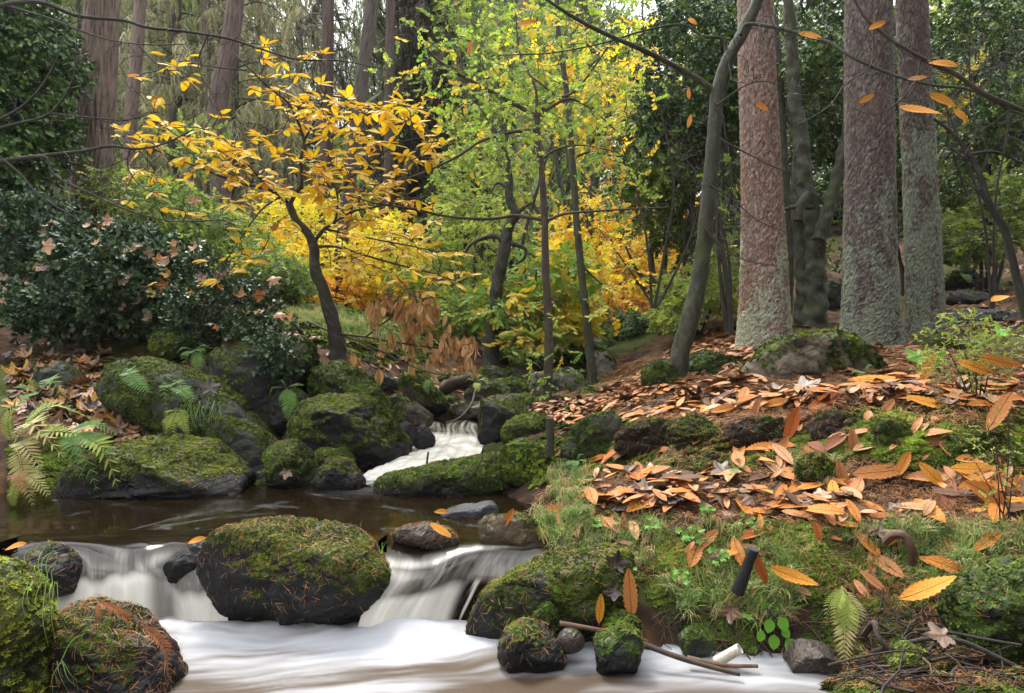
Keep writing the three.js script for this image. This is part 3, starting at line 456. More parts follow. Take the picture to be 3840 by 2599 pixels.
{ // jumble of stones up the stream
  const rr = rng(71), names = ['leaf-strewn stone up the stream beside the weathered log', 'pale stone up the stream under the gnarled tree', 'mossy stone up the stream beside the flat pale stone', 'wedge of stone up the stream at the thin forked tree', 'dark stone up the stream in the narrow channel', 'low stone up the stream behind the round dark boulder', 'broken stone up the stream at the slope foot', 'mossy stone up the stream under long yellow-green leaves', 'small stone up the stream at the root of the forked tree', 'grey stone up the stream beside the angular pale rock'];
  [[1030, 865, 7.2, 40], [1120, 855, 7.6, 46], [1160, 880, 6.8, 44], [1195, 925, 5.9, 46], [1000, 900, 6.8, 30], [1215, 960, 5.3, 44], [1180, 845, 8, 40], [1230, 830, 8.4, 36], [1290, 925, 5.8, 40], [1340, 900, 6.4, 44]].forEach(([x, y, d, s], i) => rock({ o: [[x - s, y + 8], [x - s * 0.7, y - s * 0.4], [x - s * 0.1, y - s * 0.62], [x + s * 0.6, y - s * 0.4], [x + s, y + 4], [x + s * 0.5, y + s * 0.5], [x - s * 0.5, y + s * 0.5]].map(([a, b]) => [a + (rr() - 0.5) * 10, b + (rr() - 0.5) * 8]), d, moss: 0.3 + 0.4 * rr(), needles: 30, stone: i % 3 ? [0.04, 0.038, 0.033] : [0.10, 0.095, 0.085], label: names[i] }));
}
// round the trees
rock({ o: [[1200, 880], [1208, 845], [1235, 840], [1250, 870], [1245, 905], [1210, 908]], d: 6.7, moss: 0.2, stone: grey, label: 'small grey stone touching the thin forked tree' });
rock({ o: [[1245, 880], [1262, 835], [1300, 832], [1335, 865], [1340, 895], [1290, 910], [1250, 908]], d: 6.8, moss: 0.4, lean: 0.45, stone: [0.16, 0.155, 0.14], bright: [0.14, 0.18, 0.02], facets: 12, label: 'angular pale grey rock between the two thin trees' });
rock({ o: [[1330, 840], [1345, 800], [1375, 795], [1398, 825], [1390, 865], [1345, 870]], d: 8, moss: 0.45, stone: grey, facets: 12, label: 'angular rock with mossy face behind the slender green trunk' });
rock({ o: [[1290, 800], [1330, 770], [1390, 765], [1400, 800], [1340, 835], [1295, 830]], d: 9.5, moss: 0.35, stone: [0.09, 0.09, 0.085], facets: 12, label: 'grey slab under the foot of the leafy slope' });
rock({ o: [[1452, 870], [1462, 835], [1500, 815], [1545, 820], [1560, 860], [1540, 895], [1470, 895]], d: 5.2, moss: 0.75, needles: 60, stone: dark, bright: olive, label: 'mossy boulder hugging the foot of the leaning trunk' });
rock({ o: [[1545, 845], [1565, 805], [1610, 795], [1655, 808], [1685, 840], [1670, 870], [1560, 872]], d: 5.5, moss: 0.6, stone: [0.04, 0.045, 0.04], bright: [0.08, 0.12, 0.02], label: 'low dark mossy boulder between leaning trunk and reddish trunk' });
rock({ o: [[1655, 815], [1675, 780], [1710, 765], [1745, 770], [1760, 800], [1720, 830]], d: 6.4, moss: 0.45, stone: [0.05, 0.05, 0.05], facets: 12, label: 'grey rock wedged behind the reddish trunk' });
rock({ o: [[1680, 850], [1720, 800], [1765, 768], [1810, 752], [1870, 748], [1925, 755], [1965, 785], [2005, 830], [2010, 865], [1940, 885], [1800, 885], [1700, 880]], d: 5.0, k: 0.6, e: 0.78, moss: 0.62, lean: 0.55, needles: 250, stone: [0.15, 0.12, 0.09], bright: [0.12, 0.17, 0.02], tuft: 1.5, amp: 1.2, facets: 8, label: 'broad brown rock half covered in shaggy moss in front of the big trunks' });
rock({ o: [[2075, 800], [2095, 765], [2135, 755], [2170, 770], [2185, 805], [2100, 815]], d: 5.4, moss: 0.6, needles: 60, stone: [0.06, 0.05, 0.04], bright: olive, label: 'rounded mossy stone beside the lichen-covered trunk' });
rock({ o: [[1860, 690], [1872, 640], [1900, 632], [1925, 655], [1925, 695], [1880, 705]], d: 9, moss: 0.35, stone: [0.05, 0.052, 0.055], facets: 12, label: 'dark rock seen between twin trunks and lichen trunk' });
rock({ o: [[2120, 735], [2160, 705], [2230, 700], [2300, 715], [2320, 740], [2220, 755]], d: 6.8, k: 0.5, moss: 0.05, rough: 0.5, stone: [0.035, 0.035, 0.037], facets: 10, label: 'dark flat rock in the path beyond the bilberry' });
rock({ o: [[2140, 680], [2175, 655], [2230, 662], [2240, 690], [2170, 700]], d: 8.2, moss: 0.1, stone: [0.04, 0.038, 0.036], facets: 10, label: 'dark stone at the top of the needle path' });
rock({ o: [[2130, 660], [2150, 620], [2190, 610], [2235, 640], [2230, 668], [2160, 675]], d: 9.5, moss: 0.6, stone: dark, bright: [0.10, 0.15, 0.02], label: 'mossy overhanging boulder under the ferny slope' });
rock({ o: [[1440, 930], [1470, 908], [1540, 900], [1580, 912], [1540, 935], [1460, 940]], d: 4.6, k: 0.6, moss: 0.2, stone: [0.06, 0.062, 0.06], label: 'flat grey-green slab beside the path' });
rock({ o: [[1490, 740], [1505, 705], [1535, 700], [1555, 725], [1545, 770], [1505, 775]], d: 9, moss: 0.35, stone: [0.06, 0.065, 0.07], facets: 12, label: 'blue-grey rock sticking out of the leafy slope' });
rock({ o: [[150, 1150], [165, 1125], [195, 1118], [222, 1132], [222, 1152], [170, 1160]], d: 3.85, moss: 0.05, rough: 0.45, stone: dark, label: 'tiny wet black stone at the pool edge under the pale fern' });
rock({ o: [[80, 1160], [105, 1140], [150, 1142], [160, 1160], [110, 1175]], d: 3.7, moss: 0.05, rough: 0.45, stone: dark, label: 'flat wet black stone touching the drooping pale fern tip' });

// humps of earth and stone that break the steep face of the bank
const earth = [0.022, 0.015, 0.010];
for (const [o, d, moss, label] of [
  [[[1395, 1030], [1410, 975], [1460, 950], [1520, 955], [1540, 1000], [1520, 1050], [1430, 1060]], 3.72, 0.45, 'mossy hump of dark soil beside the mossy block in the bank'],
  [[[1500, 1010], [1515, 965], [1570, 945], [1640, 955], [1665, 1000], [1640, 1045], [1540, 1050]], 3.6, 0.5, 'mossy soil overhang under the tan leaf at the brow'],
  [[[1640, 1000], [1660, 955], [1730, 945], [1790, 955], [1800, 1000], [1760, 1035], [1670, 1035]], 3.5, 0.3, 'bare dark soil overhang beside the bank hollow'],
  [[[1830, 985], [1850, 945], [1910, 935], [1970, 950], [1985, 1000], [1940, 1040], [1860, 1030]], 3.38, 0.35, 'needle-covered soil hump beyond the bank hollow'],
  [[[1960, 1010], [1985, 960], [2060, 945], [2140, 965], [2160, 1030], [2100, 1070], [1990, 1060]], 3.2, 0.75, 'hump of vivid moss above the long tan leaf'],
  [[[2130, 1040], [2160, 980], [2230, 965], [2300, 990], [2310, 1060], [2240, 1090], [2150, 1080]], 3.02, 0.8, 'hump of vivid moss under the large ribbed leaf'],
  [[[1550, 1075], [1570, 1040], [1620, 1025], [1660, 1045], [1665, 1085], [1600, 1100]], 3.3, 0.6, 'small mossy hump in the shelf drift'],
  [[[1805, 1085], [1815, 1045], [1850, 1030], [1890, 1045], [1898, 1090], [1850, 1110]], 3.08, 1.0, 'round cushion of bright grass-green moss on the shelf']])
  rock({ o, d, k: 0.6, e: 0.85, moss, lean: 0.6, needles: 260, stone: earth, rough: 0.9, bright: moss > 0.7 ? [0.13, 0.20, 0.02] : [0.09, 0.13, 0.02], amp: 1.8, facets: 5, tuft: 1.4, label, name: 'bank_hump', category: 'hummock' });
// ---------------------------------------------------------------- wood: trunks, limbs, twigs
const woodMat = std({ vertexColors: true, roughness: 0.8, bumpMap: grain, bumpScale: 0.004 });
const BARKS = { dark: [[0.018, 0.015, 0.013], [0.045, 0.038, 0.03]], green: [[0.020, 0.021, 0.012], [0.058, 0.060, 0.034]], brown: [[0.034, 0.023, 0.018], [0.095, 0.066, 0.050]], pale: [[0.11, 0.09, 0.08], [0.24, 0.20, 0.17]], twig: [[0.022, 0.017, 0.014], [0.06, 0.045, 0.035]], rust: [[0.09, 0.045, 0.028], [0.20, 0.11, 0.07]] };
class Wood {
  constructor(bark, seed = 1) { this.pos = []; this.col = []; this.uv = []; this.idx = []; this.bark = BARKS[bark] ?? bark; this.s = seed * 7.3; }
  tube(pts, r0, r1, sides = 5, lump = 0.08, flare = 0) {
    const n = pts.length, t = V3(), a = V3(), b = V3(); let up = V3(0.3, 0.1, 1).normalize(), len = 0;
    const first = this.pos.length / 3;
    for (let i = 0; i < n; i++) {
      t.subVectors(pts[Math.min(n - 1, i + 1)], pts[Math.max(0, i - 1)]).normalize();
      a.crossVectors(up, t); if (a.lengthSq() < 1e-6) a.set(1, 0, 0); a.normalize(); b.crossVectors(t, a); up = b.clone();
      if (i) len += pts[i].distanceTo(pts[i - 1]);
      const f = i / (n - 1), rr = lerp(r0, r1, Math.pow(f, 0.85)) * (1 + flare * Math.exp(-f * 9));
      for (let k = 0; k <= sides; k++) {
        const w = (k % sides) / sides * 6.28318, c = Math.cos(w), s = Math.sin(w), x = pts[i].x, y = pts[i].y, z = pts[i].z;
        const nz = noise(x * 9 + c * 0.9 + this.s, y * 9, z * 9 + s * 0.9) * lump * 2, R = rr * (1 + nz);
        const px = x + (a.x * c + b.x * s) * R, py = y + (a.y * c + b.y * s) * R, pz = z + (a.z * c + b.z * s) * R;
        this.pos.push(px, py, pz); this.uv.push(k / sides * rr * 6.3 * 2, len * 2);
        const m = clamp(0.45 + 0.9 * fbm(px * 26 + this.s, py * 9, pz * 26, 3)), sp = rr > 0.012 ? smooth(0.28, 0.42, noise(px * 90, py * 70, pz * 90) + 0.5 * noise(px * 5 + this.s, py * 3, pz * 5)) : 0; let cc = mix3(this.bark[0], this.bark[1], m); if (sp) cc = mix3(cc, [0.13, 0.14, 0.11], sp * 0.35); const ms = rr > 0.012 ? smooth(0.10, 0.30, fbm(px * 7 + 5, py * 2.5, pz * 7 + this.s, 3)) : 0; if (ms) cc = mix3(cc, [0.045, 0.060, 0.014], ms * 0.7); this.col.push(...cc);
        if (i < n - 1 && k < sides) { const q = first + i * (sides + 1) + k; this.idx.push(q, q + 1, q + sides + 1, q + 1, q + sides + 2, q + sides + 1); }
      }
    }
  }
  build(name, parent, mat = woodMat, origin) {
    if (!this.idx.length) return null;
    const g = new THREE.BufferGeometry(); g.setAttribute('position', new THREE.Float32BufferAttribute(this.pos, 3)); g.setAttribute('color', new THREE.Float32BufferAttribute(this.col, 3)); g.setAttribute('uv', new THREE.Float32BufferAttribute(this.uv, 2));
    g.setIndex(this.idx); g.computeVertexNormals(); if (origin) g.translate(-origin.x, -origin.y, -origin.z);
    return mesh(name, g, mat, parent);
  }
}
const line = (pts, n) => curve(pts).getPoints(n ?? Math.max(6, pts.length * 5));
const path = (list) => list.map(([x, y, d]) => at(x, y, d));
// grow twigs from a skeleton out to the given places; returns the twigs
class Skeleton {
  constructor() { this.n = []; }
  add(pts) { for (let i = 0; i < pts.length; i++) this.n.push({ p: pts[i], t: pts[Math.min(pts.length - 1, i + 1)].clone().sub(pts[Math.max(0, i - 1)]).normalize() }); }
  reach(target, r, sag = 0.1, bow = 0.18) {
    let best = null, bd = 1e9;
    for (const k of this.n) { const dx = k.p.x - target.x, dy = k.p.y - target.y, dz = k.p.z - target.z, d = dx * dx + dy * dy + dz * dz; if (d < bd && d > 1e-5) { bd = d; best = k; } }
    const L = Math.sqrt(bd), m1 = best.p.clone().lerp(target, 0.33).addScaledVector(best.t, L * 0.22), m2 = best.p.clone().lerp(target, 0.7).addScaledVector(best.t, L * 0.10);
    for (const m of [m1, m2]) { m.x += (r() - 0.5) * L * bow; m.y += (r() - 0.5) * L * bow + sag * L; m.z += (r() - 0.5) * L * bow; }
    const pts = new THREE.CatmullRomCurve3([best.p, m1, m2, target]).getPoints(Math.max(3, Math.min(7, Math.ceil(L / 0.09))));
    this.add(pts.slice(1)); return { pts, L };
  }
}
// ---- leaf pieces
function leafGeo({ len = 1, wid = 0.4, n = 7, teeth = 0, fold = 0.15, curl = 0.2, twist = 0, tip = 0.9, stalk = 0.12, bend = 0, lift = 0.28, seed = 1 }) {
  const pos = [], uv = [], idx = [], r = rng(seed); let k = 0;
  const rows = teeth ? teeth * 2 : n;
  const put = (t, side, w) => {
    const x = side * w, a = curl * (t - 0.25) * 2.2, tw = twist * (t - 0.3);
    let y = fold * Math.abs(x) / (wid * 0.5) * wid * 0.6 + Math.sin(a) * lift * len - 0.02 + bend * side * w, z = t * len;
    const X = x * Math.cos(tw) - y * Math.sin(tw); y = x * Math.sin(tw) + y * Math.cos(tw);
    pos.push(X, y, z); uv.push(0.5 + side * 0.5 * (w / (wid * 0.5)), t); return k++;
  };
  let prev = null;
  for (let i = 0; i <= rows; i++) {
    const t = i / rows, base = Math.pow(Math.sin(Math.PI * Math.pow(clamp(t, 0.001, 0.999), tip)), 0.72) * wid * 0.5;
    const w = i === 0 || i === rows ? 0.004 * len : base * (teeth ? (i % 2 ? 1.09 : 0.90) : 1) * (1 + (r() - 0.5) * 0.06);
    const tt = teeth && i % 2 ? Math.min(0.99, t + 0.35 / rows) : t;
    const row = [put(tt, -1, w), put(t, 0, 0), put(tt, 1, w)];
    if (prev) idx.push(prev[0], prev[1], row[0], prev[1], row[1], row[0], prev[1], prev[2], row[1], prev[2], row[2], row[1]);
    prev = row;
  }
  if (stalk) { const s = stalk * len, q = 0.011 * len; const b = k; pos.push(-q, 0, 0.01, q, 0, 0.01, 0, 0.02 * len, -s); uv.push(0.5, 0.5, 0.5, 0.5, 0.5, 0.5); k += 3; idx.push(b, b + 1, b + 2); }
  const g = new THREE.BufferGeometry(); g.setAttribute('position', new THREE.Float32BufferAttribute(pos, 3)); g.setAttribute('uv', new THREE.Float32BufferAttribute(uv, 2)); g.setIndex(idx); g.computeVertexNormals(); return g;
}
const merge = (list) => mergeGeometries(list.map((g) => { const h = g.index ? g.toNonIndexed() : g.clone(); for (const k of Object.keys(h.attributes)) if (!['position', 'normal', 'uv'].includes(k)) h.deleteAttribute(k); if (!h.attributes.uv) h.setAttribute('uv', new THREE.BufferAttribute(new Float32Array(h.attributes.position.count * 2), 2)); return h; }));
const place = (g, p, e, s) => g.clone().applyMatrix4(new THREE.Matrix4().compose(p, new THREE.Quaternion().setFromEuler(new THREE.Euler(...e, 'YXZ')), V3(s, s, s)));
const small = leafGeo({ len: 1, wid: 0.62, n: 4, fold: 0.2, curl: 0.25, stalk: 0.1 });
const roundLeaf = leafGeo({ len: 1, wid: 0.85, n: 5, fold: 0.1, curl: 0.2, tip: 0.85, stalk: 0.2 });
const slim = leafGeo({ len: 1, wid: 0.42, n: 5, fold: 0.2, curl: 0.35, stalk: 0.1 });
const hollyLeaf = leafGeo({ len: 1, wid: 0.62, teeth: 3, fold: 0.35, curl: 0.3, stalk: 0.1, twist: 0.3, seed: 4 });
const stick = (l, w) => { const g = new THREE.CylinderGeometry(w * 0.5, w, l, 3, 1, true); g.translate(0, l / 2, 0); g.rotateX(Math.PI / 2); return g; };
function spray(leaf, n, seed, { size = 0.3, splay = 0.9, flat = 0.5, roll = 0.6, twig = 0.012, upright = 0 }) {      // a twig along +z with leaves
  const r = rng(seed), list = []; if (twig) list.push(stick(1, twig));
  for (let i = 0; i < n; i++) { const t = 0.12 + 0.88 * i / (n - 1), sd = i % 2 ? 1 : -1; list.push(place(leaf, V3(0, 0, t), [(r() - 0.5) * flat + 0.15, sd * splay * (1.05 - 0.55 * t) + (r() - 0.5) * 0.6, (r() - 0.5) * roll * 2], size * (0.75 + 0.5 * r()))); }
  return merge(list);
}
const sprays = {
  beech: [1, 2, 3].map((s) => spray(small, 9, s, { size: 0.25, flat: 0.9, roll: 0.8, twig: 0.008 })),
  round: [4, 5, 6].map((s) => spray(roundLeaf, 9, s, { size: 0.24, flat: 1.2, roll: 1 })),
  slim: [7, 8].map((s) => spray(slim, 7, s, { size: 0.55, flat: 1.0 })),
  holly: [9, 10, 11].map((s) => spray(hollyLeaf, 13, s, { size: 0.25, flat: 2.2, roll: 1.6, splay: 1.3, twig: 0.02 })),
};
function coniferSpray(seed, droop, n, w) {            // hanging twig with fine needled side shoots
  const r = rng(seed), pos = [];
  const tri = (a, b, wd) => { const dx = b.x - a.x, dz = b.z - a.z, L = Math.hypot(dx, dz) || 1, ox = -dz / L * wd, oz = dx / L * wd; pos.push(a.x - ox, a.y, a.z - oz, a.x + ox, a.y + wd * 0.5, a.z + oz, b.x, b.y, b.z); };
  const main = []; for (let i = 0; i <= 6; i++) { const t = i / 6; main.push(V3((r() - 0.5) * 0.08, -droop * t * t, t * (1 - droop * 0.35 * t))); }
  for (let i = 0; i < 6; i++) tri(main[i], main[i + 1].clone().lerp(main[i], -0.3), w * 1.2);
  const c = new THREE.CatmullRomCurve3(main);
  for (let i = 0; i < n; i++) { const t = 0.05 + 0.95 * r(), p = c.getPoint(t), sd = r() < 0.5 ? -1 : 1, l = (0.16 + 0.3 * r()) * (1.15 - 0.7 * t); const q = p.clone().add(V3(sd * l * (0.55 + 0.3 * r()), -l * droop * (0.35 + 0.9 * r()), l * (0.2 + 0.6 * r()))); tri(p, q, w * (0.6 + 0.8 * r())); }
  const g = new THREE.BufferGeometry(); g.setAttribute('position', new THREE.Float32BufferAttribute(pos, 3)); g.computeVertexNormals(); return g;
}
sprays.spruce = [21, 22, 23].map((s) => coniferSpray(s, 0.9, 46, 0.028));
sprays.larch = [24, 25].map((s) => coniferSpray(s, 1.0, 30, 0.014));
sprays.deadtwig = [26, 27].map((s) => coniferSpray(s, 0.55, 16, 0.007));
const leafMat = phys({ roughness: 1, side: side2, transmission: 0.5, thickness: 0 });
const hollyMat = phys({ roughness: 0.42, specularIntensity: 0.8, side: side2, transmission: 0.12, thickness: 0 });
const coniferMat = std({ roughness: 0.9, side: side2 });
const sprayMat = { beech: leafMat, round: leafMat, slim: leafMat, holly: hollyMat, spruce: coniferMat, larch: coniferMat, deadtwig: coniferMat };
const TONES = {
  yellow: [[0.86, 0.70, 0.03], [0.86, 0.62, 0.02], [0.72, 0.70, 0.05]], gold: [[0.86, 0.60, 0.02], [0.82, 0.48, 0.015], [0.82, 0.66, 0.03]], orange: [[0.82, 0.44, 0.02], [0.74, 0.32, 0.015], [0.82, 0.56, 0.03]],
  lime: [[0.30, 0.40, 0.05], [0.44, 0.48, 0.06], [0.22, 0.31, 0.04]], green: [[0.12, 0.20, 0.028], [0.18, 0.26, 0.032], [0.08, 0.14, 0.022]], mixed: [[0.26, 0.40, 0.03], [0.62, 0.46, 0.03], [0.16, 0.30, 0.03]],
  holly: [[0.060, 0.125, 0.028], [0.095, 0.17, 0.032], [0.040, 0.085, 0.026]], blueholly: [[0.026, 0.060, 0.024], [0.042, 0.086, 0.032], [0.070, 0.120, 0.044]], spruce: [[0.030, 0.038, 0.020], [0.045, 0.055, 0.028], [0.022, 0.024, 0.016]], brownspruce: [[0.040, 0.032, 0.022], [0.060, 0.050, 0.032], [0.035, 0.040, 0.022]], larch: [[0.24, 0.225, 0.105], [0.32, 0.295, 0.14], [0.16, 0.165, 0.085]], olive: [[0.17, 0.21, 0.07], [0.22, 0.26, 0.09], [0.13, 0.17, 0.06]], dead: [[0.07, 0.055, 0.045], [0.05, 0.04, 0.03], [0.10, 0.08, 0.06]],
};
const Z1 = V3(0, 0, 1);
// a tree or shrub: trunk lines, then places in its crown that twigs and leaf sprays grow to
let treeSeed = 500;
function tree({ name = 'tree', label, category = 'tree', group, base, stems = [], bark = 'dark', sides = 7, crown = [], kind = 'beech', tone = 'green', tone2, mix2 = 0, size = 0.2, droop = 0.35, per = 1, twigR = 0.004, limbs = 0, limbOpts, own = 0 }) {
  const seed = treeSeed++, r = rng(seed), root = thing(name, label, category, base, group), sk = new Skeleton();
  const trunk = new Wood(bark, seed), limbW = new Wood(bark, seed + 1), tw = new Wood(bark === 'pale' || bark === 'rust' ? 'twig' : bark, seed + 2);
  stems.forEach((s, i) => {
    const fat = s.r0 > 0.035, pts = line(s.p, fat ? 170 : s.n); (i === 0 || s.trunk ? trunk : limbW).tube(pts, s.r0, s.r1, fat ? 30 : i === 0 || s.trunk ? sides : Math.max(5, sides - 2), s.lump ?? 0.10, s.flare ?? 0);
    sk.add(pts.slice(s.from ? Math.floor(pts.length * s.from) : 0));
  });
  const targets = [], spots = [];
  for (const c of crown) { // c: {c: centre, r: [rx, ry, rz], n, shell, tone, hole}
    for (let i = 0; i < c.n; i++) {
      let v; do v = V3(r() * 2 - 1, r() * 2 - 1, r() * 2 - 1); while (v.lengthSq() > 1 || v.length() < (c.shell ?? 0.2) * Math.cbrt(r()));
      const p = V3(c.c.x + v.x * c.r[0], c.c.y + v.y * c.r[1], c.c.z + v.z * c.r[2]);
      if (c.gap && fbm(p.x * c.gap, p.y * c.gap, p.z * c.gap + seed, 2) < (c.cut ?? -0.05)) continue;
      targets.push([p, c.tone]);
    }
  }
  const mid = V3(); sk.n.forEach((k) => mid.add(k.p)); if (sk.n.length) mid.multiplyScalar(1 / sk.n.length);
  const key = new Map(targets.map((t) => { let b = 1e9; for (const k of sk.n) b = Math.min(b, k.p.distanceToSquared(t[0])); return [t, b]; }));
  targets.sort((a, b) => key.get(a) - key.get(b));
  for (const [p, tn] of targets) {
    const { pts, L } = sk.n.length ? sk.reach(p, r, 0.06) : { pts: [p.clone().add(V3(0, -0.1, 0)), p], L: 0.1 };
    if (twigR) tw.tube(pts, twigR * (0.7 + Math.min(2.6, L * 1.6)), twigR * 0.35, L > 0.5 ? 4 : 3, 0);
    const m = kind === 'none' ? 0 : per;
    for (let k = 0; k < m; k++) {
      const f = m === 1 ? 1 : 1 - k / m * 0.75, ps = pts[Math.max(0, Math.round((pts.length - 1) * f))], e = pts[pts.length - 1].clone().sub(pts[0]).normalize();
      const dir = e.clone().multiplyScalar(0.7).add(V3((r() - 0.5) * 1.6, (r() - 0.5) * 0.7 - droop, (r() - 0.5) * 1.6)).normalize();
      const q = new THREE.Quaternion().setFromUnitVectors(Z1, dir).multiply(new THREE.Quaternion().setFromAxisAngle(Z1, (r() - 0.5) * 1.1));
      const set = TONES[tn ?? (r() < mix2 ? tone2 : tone)], base3 = set[Math.floor(r() * set.length)];
      spots.push({ p: ps.clone(), q, s: size * (0.7 + 0.6 * r()), c: hue(base3, r, 0.28) });
    }
  }
  const o = base ?? V3();
  trunk.build('trunk', root, woodMat, o); const lm = limbW.build('limbs', root, woodMat, o); if (lm) lm.userData.kind = 'stuff';
  const tm = tw.build('twigs', root, woodMat, o); if (tm) tm.userData.kind = 'stuff';
  if (spots.length) { const sets = sprays[kind]; sets.forEach((g, i) => { const l = spots.filter((_, k) => k % sets.length === i); l.forEach((e) => e.p.sub(o)); if (l.length) copies('foliage', g, sprayMat[kind], l, root); }); }
  return root;
}
const ground = (px, py, d) => { const p = at(px, py, d); p.y = landY(p.x, p.z) - 0.03; return p; };
// a blob of crown centred on a spot of the photograph: half width and half height given there too
const blob = (px, py, d, rx, ry, rz, n, o = {}) => ({ c: at(px, py, d), r: [rx * d / F, ry * d / F, rz], n, ...o });
const PXR = (w, d) => w / 2 * d / F;
// ---------------------------------------------------------------- the big trunks
function cell(x, y) { // distance to the nearest and second nearest of scattered points
  const X = Math.floor(x), Y = Math.floor(y); let a = 9, b = 9, id = 0;
  for (let j = -1; j <= 1; j++) for (let i = -1; i <= 1; i++) { const h = PERM[PERM[(X + i) & 255] + ((Y + j) & 255)], h2 = PERM[h + 57], dx = X + i + h / 255 - x, dy = Y + j + h2 / 255 - y, d = dx * dx + dy * dy; if (d < a) { b = a; a = d; id = h; } else if (d < b) b = d; }
  return [Math.sqrt(a), Math.sqrt(b), id / 255];
}
function bigTrunk({ name = 'conifer_tree', label, pts, radii, kind, rows = 520, cols = 150, lichen = 0, lichenTop = 2, red = 0.3, seed = 1, stubs = [], flare = 0.3, tint = [1, 1, 1] }) {
  const P = path(pts), foot = P[0].clone(); foot.y -= 0.12;
  const lie = landY(foot.x, foot.z) - 0.12; if (lie < foot.y) foot.y = lie;
  const c = curve([foot, ...P]), cr = (v) => { const f = v * (radii.length - 1), i = Math.min(radii.length - 2, Math.floor(f)); return lerp(radii[i], radii[i + 1], smooth(0, 1, f - i) * 0.5 + (f - i) * 0.5); };
  c.arcLengthDivisions = 600; const s = seed * 13.7, len = c.getLength(), at_ = [];
  for (let j = 0; j < rows; j++) { const a = Math.pow(j / (rows - 1), 1.5), t = c.getUtoTmapping(a); at_.push([a, t, c.getPoint(t)]); }
  const root = thing(name, label, 'tree', foot);
  const g = gridGeo(rows, cols + 1, (u, v, i, j) => {
    const [vv, tt, p] = at_[j], w = (i % cols) / cols * 6.28318, cs = Math.cos(w), sn = Math.sin(w), h = vv * len;
    let R = cr(tt) * (1 + 1.5 * flare * Math.exp(-h * 3.2) * (1 + 0.5 * Math.sin(w * 3 + s) + 0.35 * Math.sin(w * 5 + s * 2)));
    const X = cs * R, Z = sn * R; let disp, col;
    const big = fbm(X * 4 + s, h * 1.6, Z * 4, 3);
    if (kind === 'ridged') {
      const r1 = 1 - Math.abs(noise(X * 36 + s + 0.5 * noise(h * 4, w * 2, s), h * 2.4, Z * 36)) * 2.2, r2 = fbm(X * 50 + s, h * 12, Z * 50, 3);
      const sc = Math.min(1, R / 0.22); disp = (0.022 * r1 + 0.010 * r2) * sc; const k = clamp(0.45 + 0.55 * r1 + 0.7 * r2);
      col = mix3([0.022, 0.014, 0.011], mix3([0.100, 0.064, 0.050], [0.132, 0.098, 0.082], clamp(0.5 + big)), k);
    } else {
      const [a, b, id] = cell(w * R / 0.019 + s + 0.7 * noise(h * 30, w * 9, s), h / 0.032 + 0.7 * noise(h * 20 + 4, w * 14, s)), edge = smooth(0.02, 0.28, b - a), fl = fbm(w * 26 + s, h * 34, 6, 2);
      disp = 0.009 * edge * (0.3 + 0.9 * id) + 0.002 * fl;
      const warm = mix3([0.105, 0.073, 0.058], [0.165, 0.090, 0.062], clamp(red + big * 0.9)), cool = [0.15, 0.128, 0.114];
      col = mix3(mix3(warm, cool, clamp(0.35 + 0.7 * (id - 0.5) - big * 0.5)), [0.030, 0.020, 0.017], (1 - edge) * 0.85); const k = 0.75 + 0.5 * id + 0.5 * fl; col = col.map((x) => x * k);
      const li = clamp(smooth(0.06, 0.30, fbm(X * 6 + s, h * 2.6, Z * 6, 3) + 0.75 * fbm(X * 34 + s, h * 26, Z * 34, 2) + 0.35 * fl + lichen * (0.46 - 0.56 * h / lichenTop)) * (0.35 + 0.65 * edge));
      col = mix3(col, mix3([0.17, 0.20, 0.135], [0.27, 0.31, 0.22], clamp(0.5 + fl * 1.3)), li * 0.85);
    }
    R += disp + 0.05 * R * big; col = [1.25 * col[0] * tint[0], 1.25 * col[1] * tint[1], 1.25 * col[2] * tint[2]];
    return { p: V3(p.x + cs * R, p.y, p.z + sn * R), c: col, t: [w * R * 2, h * 2] };
  });
  g.translate(-foot.x, -foot.y, -foot.z); g.index.array.reverse(); g.computeVertexNormals();
  mesh('trunk', g, std({ vertexColors: true, roughness: 0.88, bumpMap: grain, bumpScale: 0.004 }), root);
  for (const [a, b, c2, r0] of stubs) { const w = new Wood('twig', seed); w.tube(line(path([a, b, c2])), r0, r0 * 0.4, 5); w.build('branch_stub', root, woodMat, foot); }
  return root;
}
bigTrunk({ label: 'stout conifer trunk with pinkish-red flaking bark and a mossy foot', kind: 'plates', seed: 3, red: 0.75, lichen: 1.0, lichenTop: 1.1, pts: [[1736, 792, 6.0], [1734, 600, 6.0], [1728, 400, 6.0], [1718, 150, 6.0], [1710, -200, 6.0], [1700, -1400, 6.05]], radii: [PXR(112, 6), PXR(108, 6), PXR(98, 6), PXR(84, 6), PXR(78, 6), PXR(70, 6), PXR(50, 6)], tint: [1.45, 1.4, 1.38], flare: 0.15 });
bigTrunk({ label: 'thickest conifer trunk, grey-brown above with pale green lichen at its flared foot', kind: 'plates', seed: 5, red: 0.1, lichen: 1.05, lichenTop: 1.6, flare: 0.14, pts: [[1974, 790, 5.8], [1973, 620, 5.8], [1974, 400, 5.8], [1972, 150, 5.8], [1970, -200, 5.8], [1966, -1400, 5.8]], radii: [PXR(122, 5.8), PXR(118, 5.8), PXR(108, 5.8), PXR(102, 5.8), PXR(98, 5.8), PXR(92, 5.8), PXR(70, 5.8)], tint: [0.8, 0.82, 0.86] });
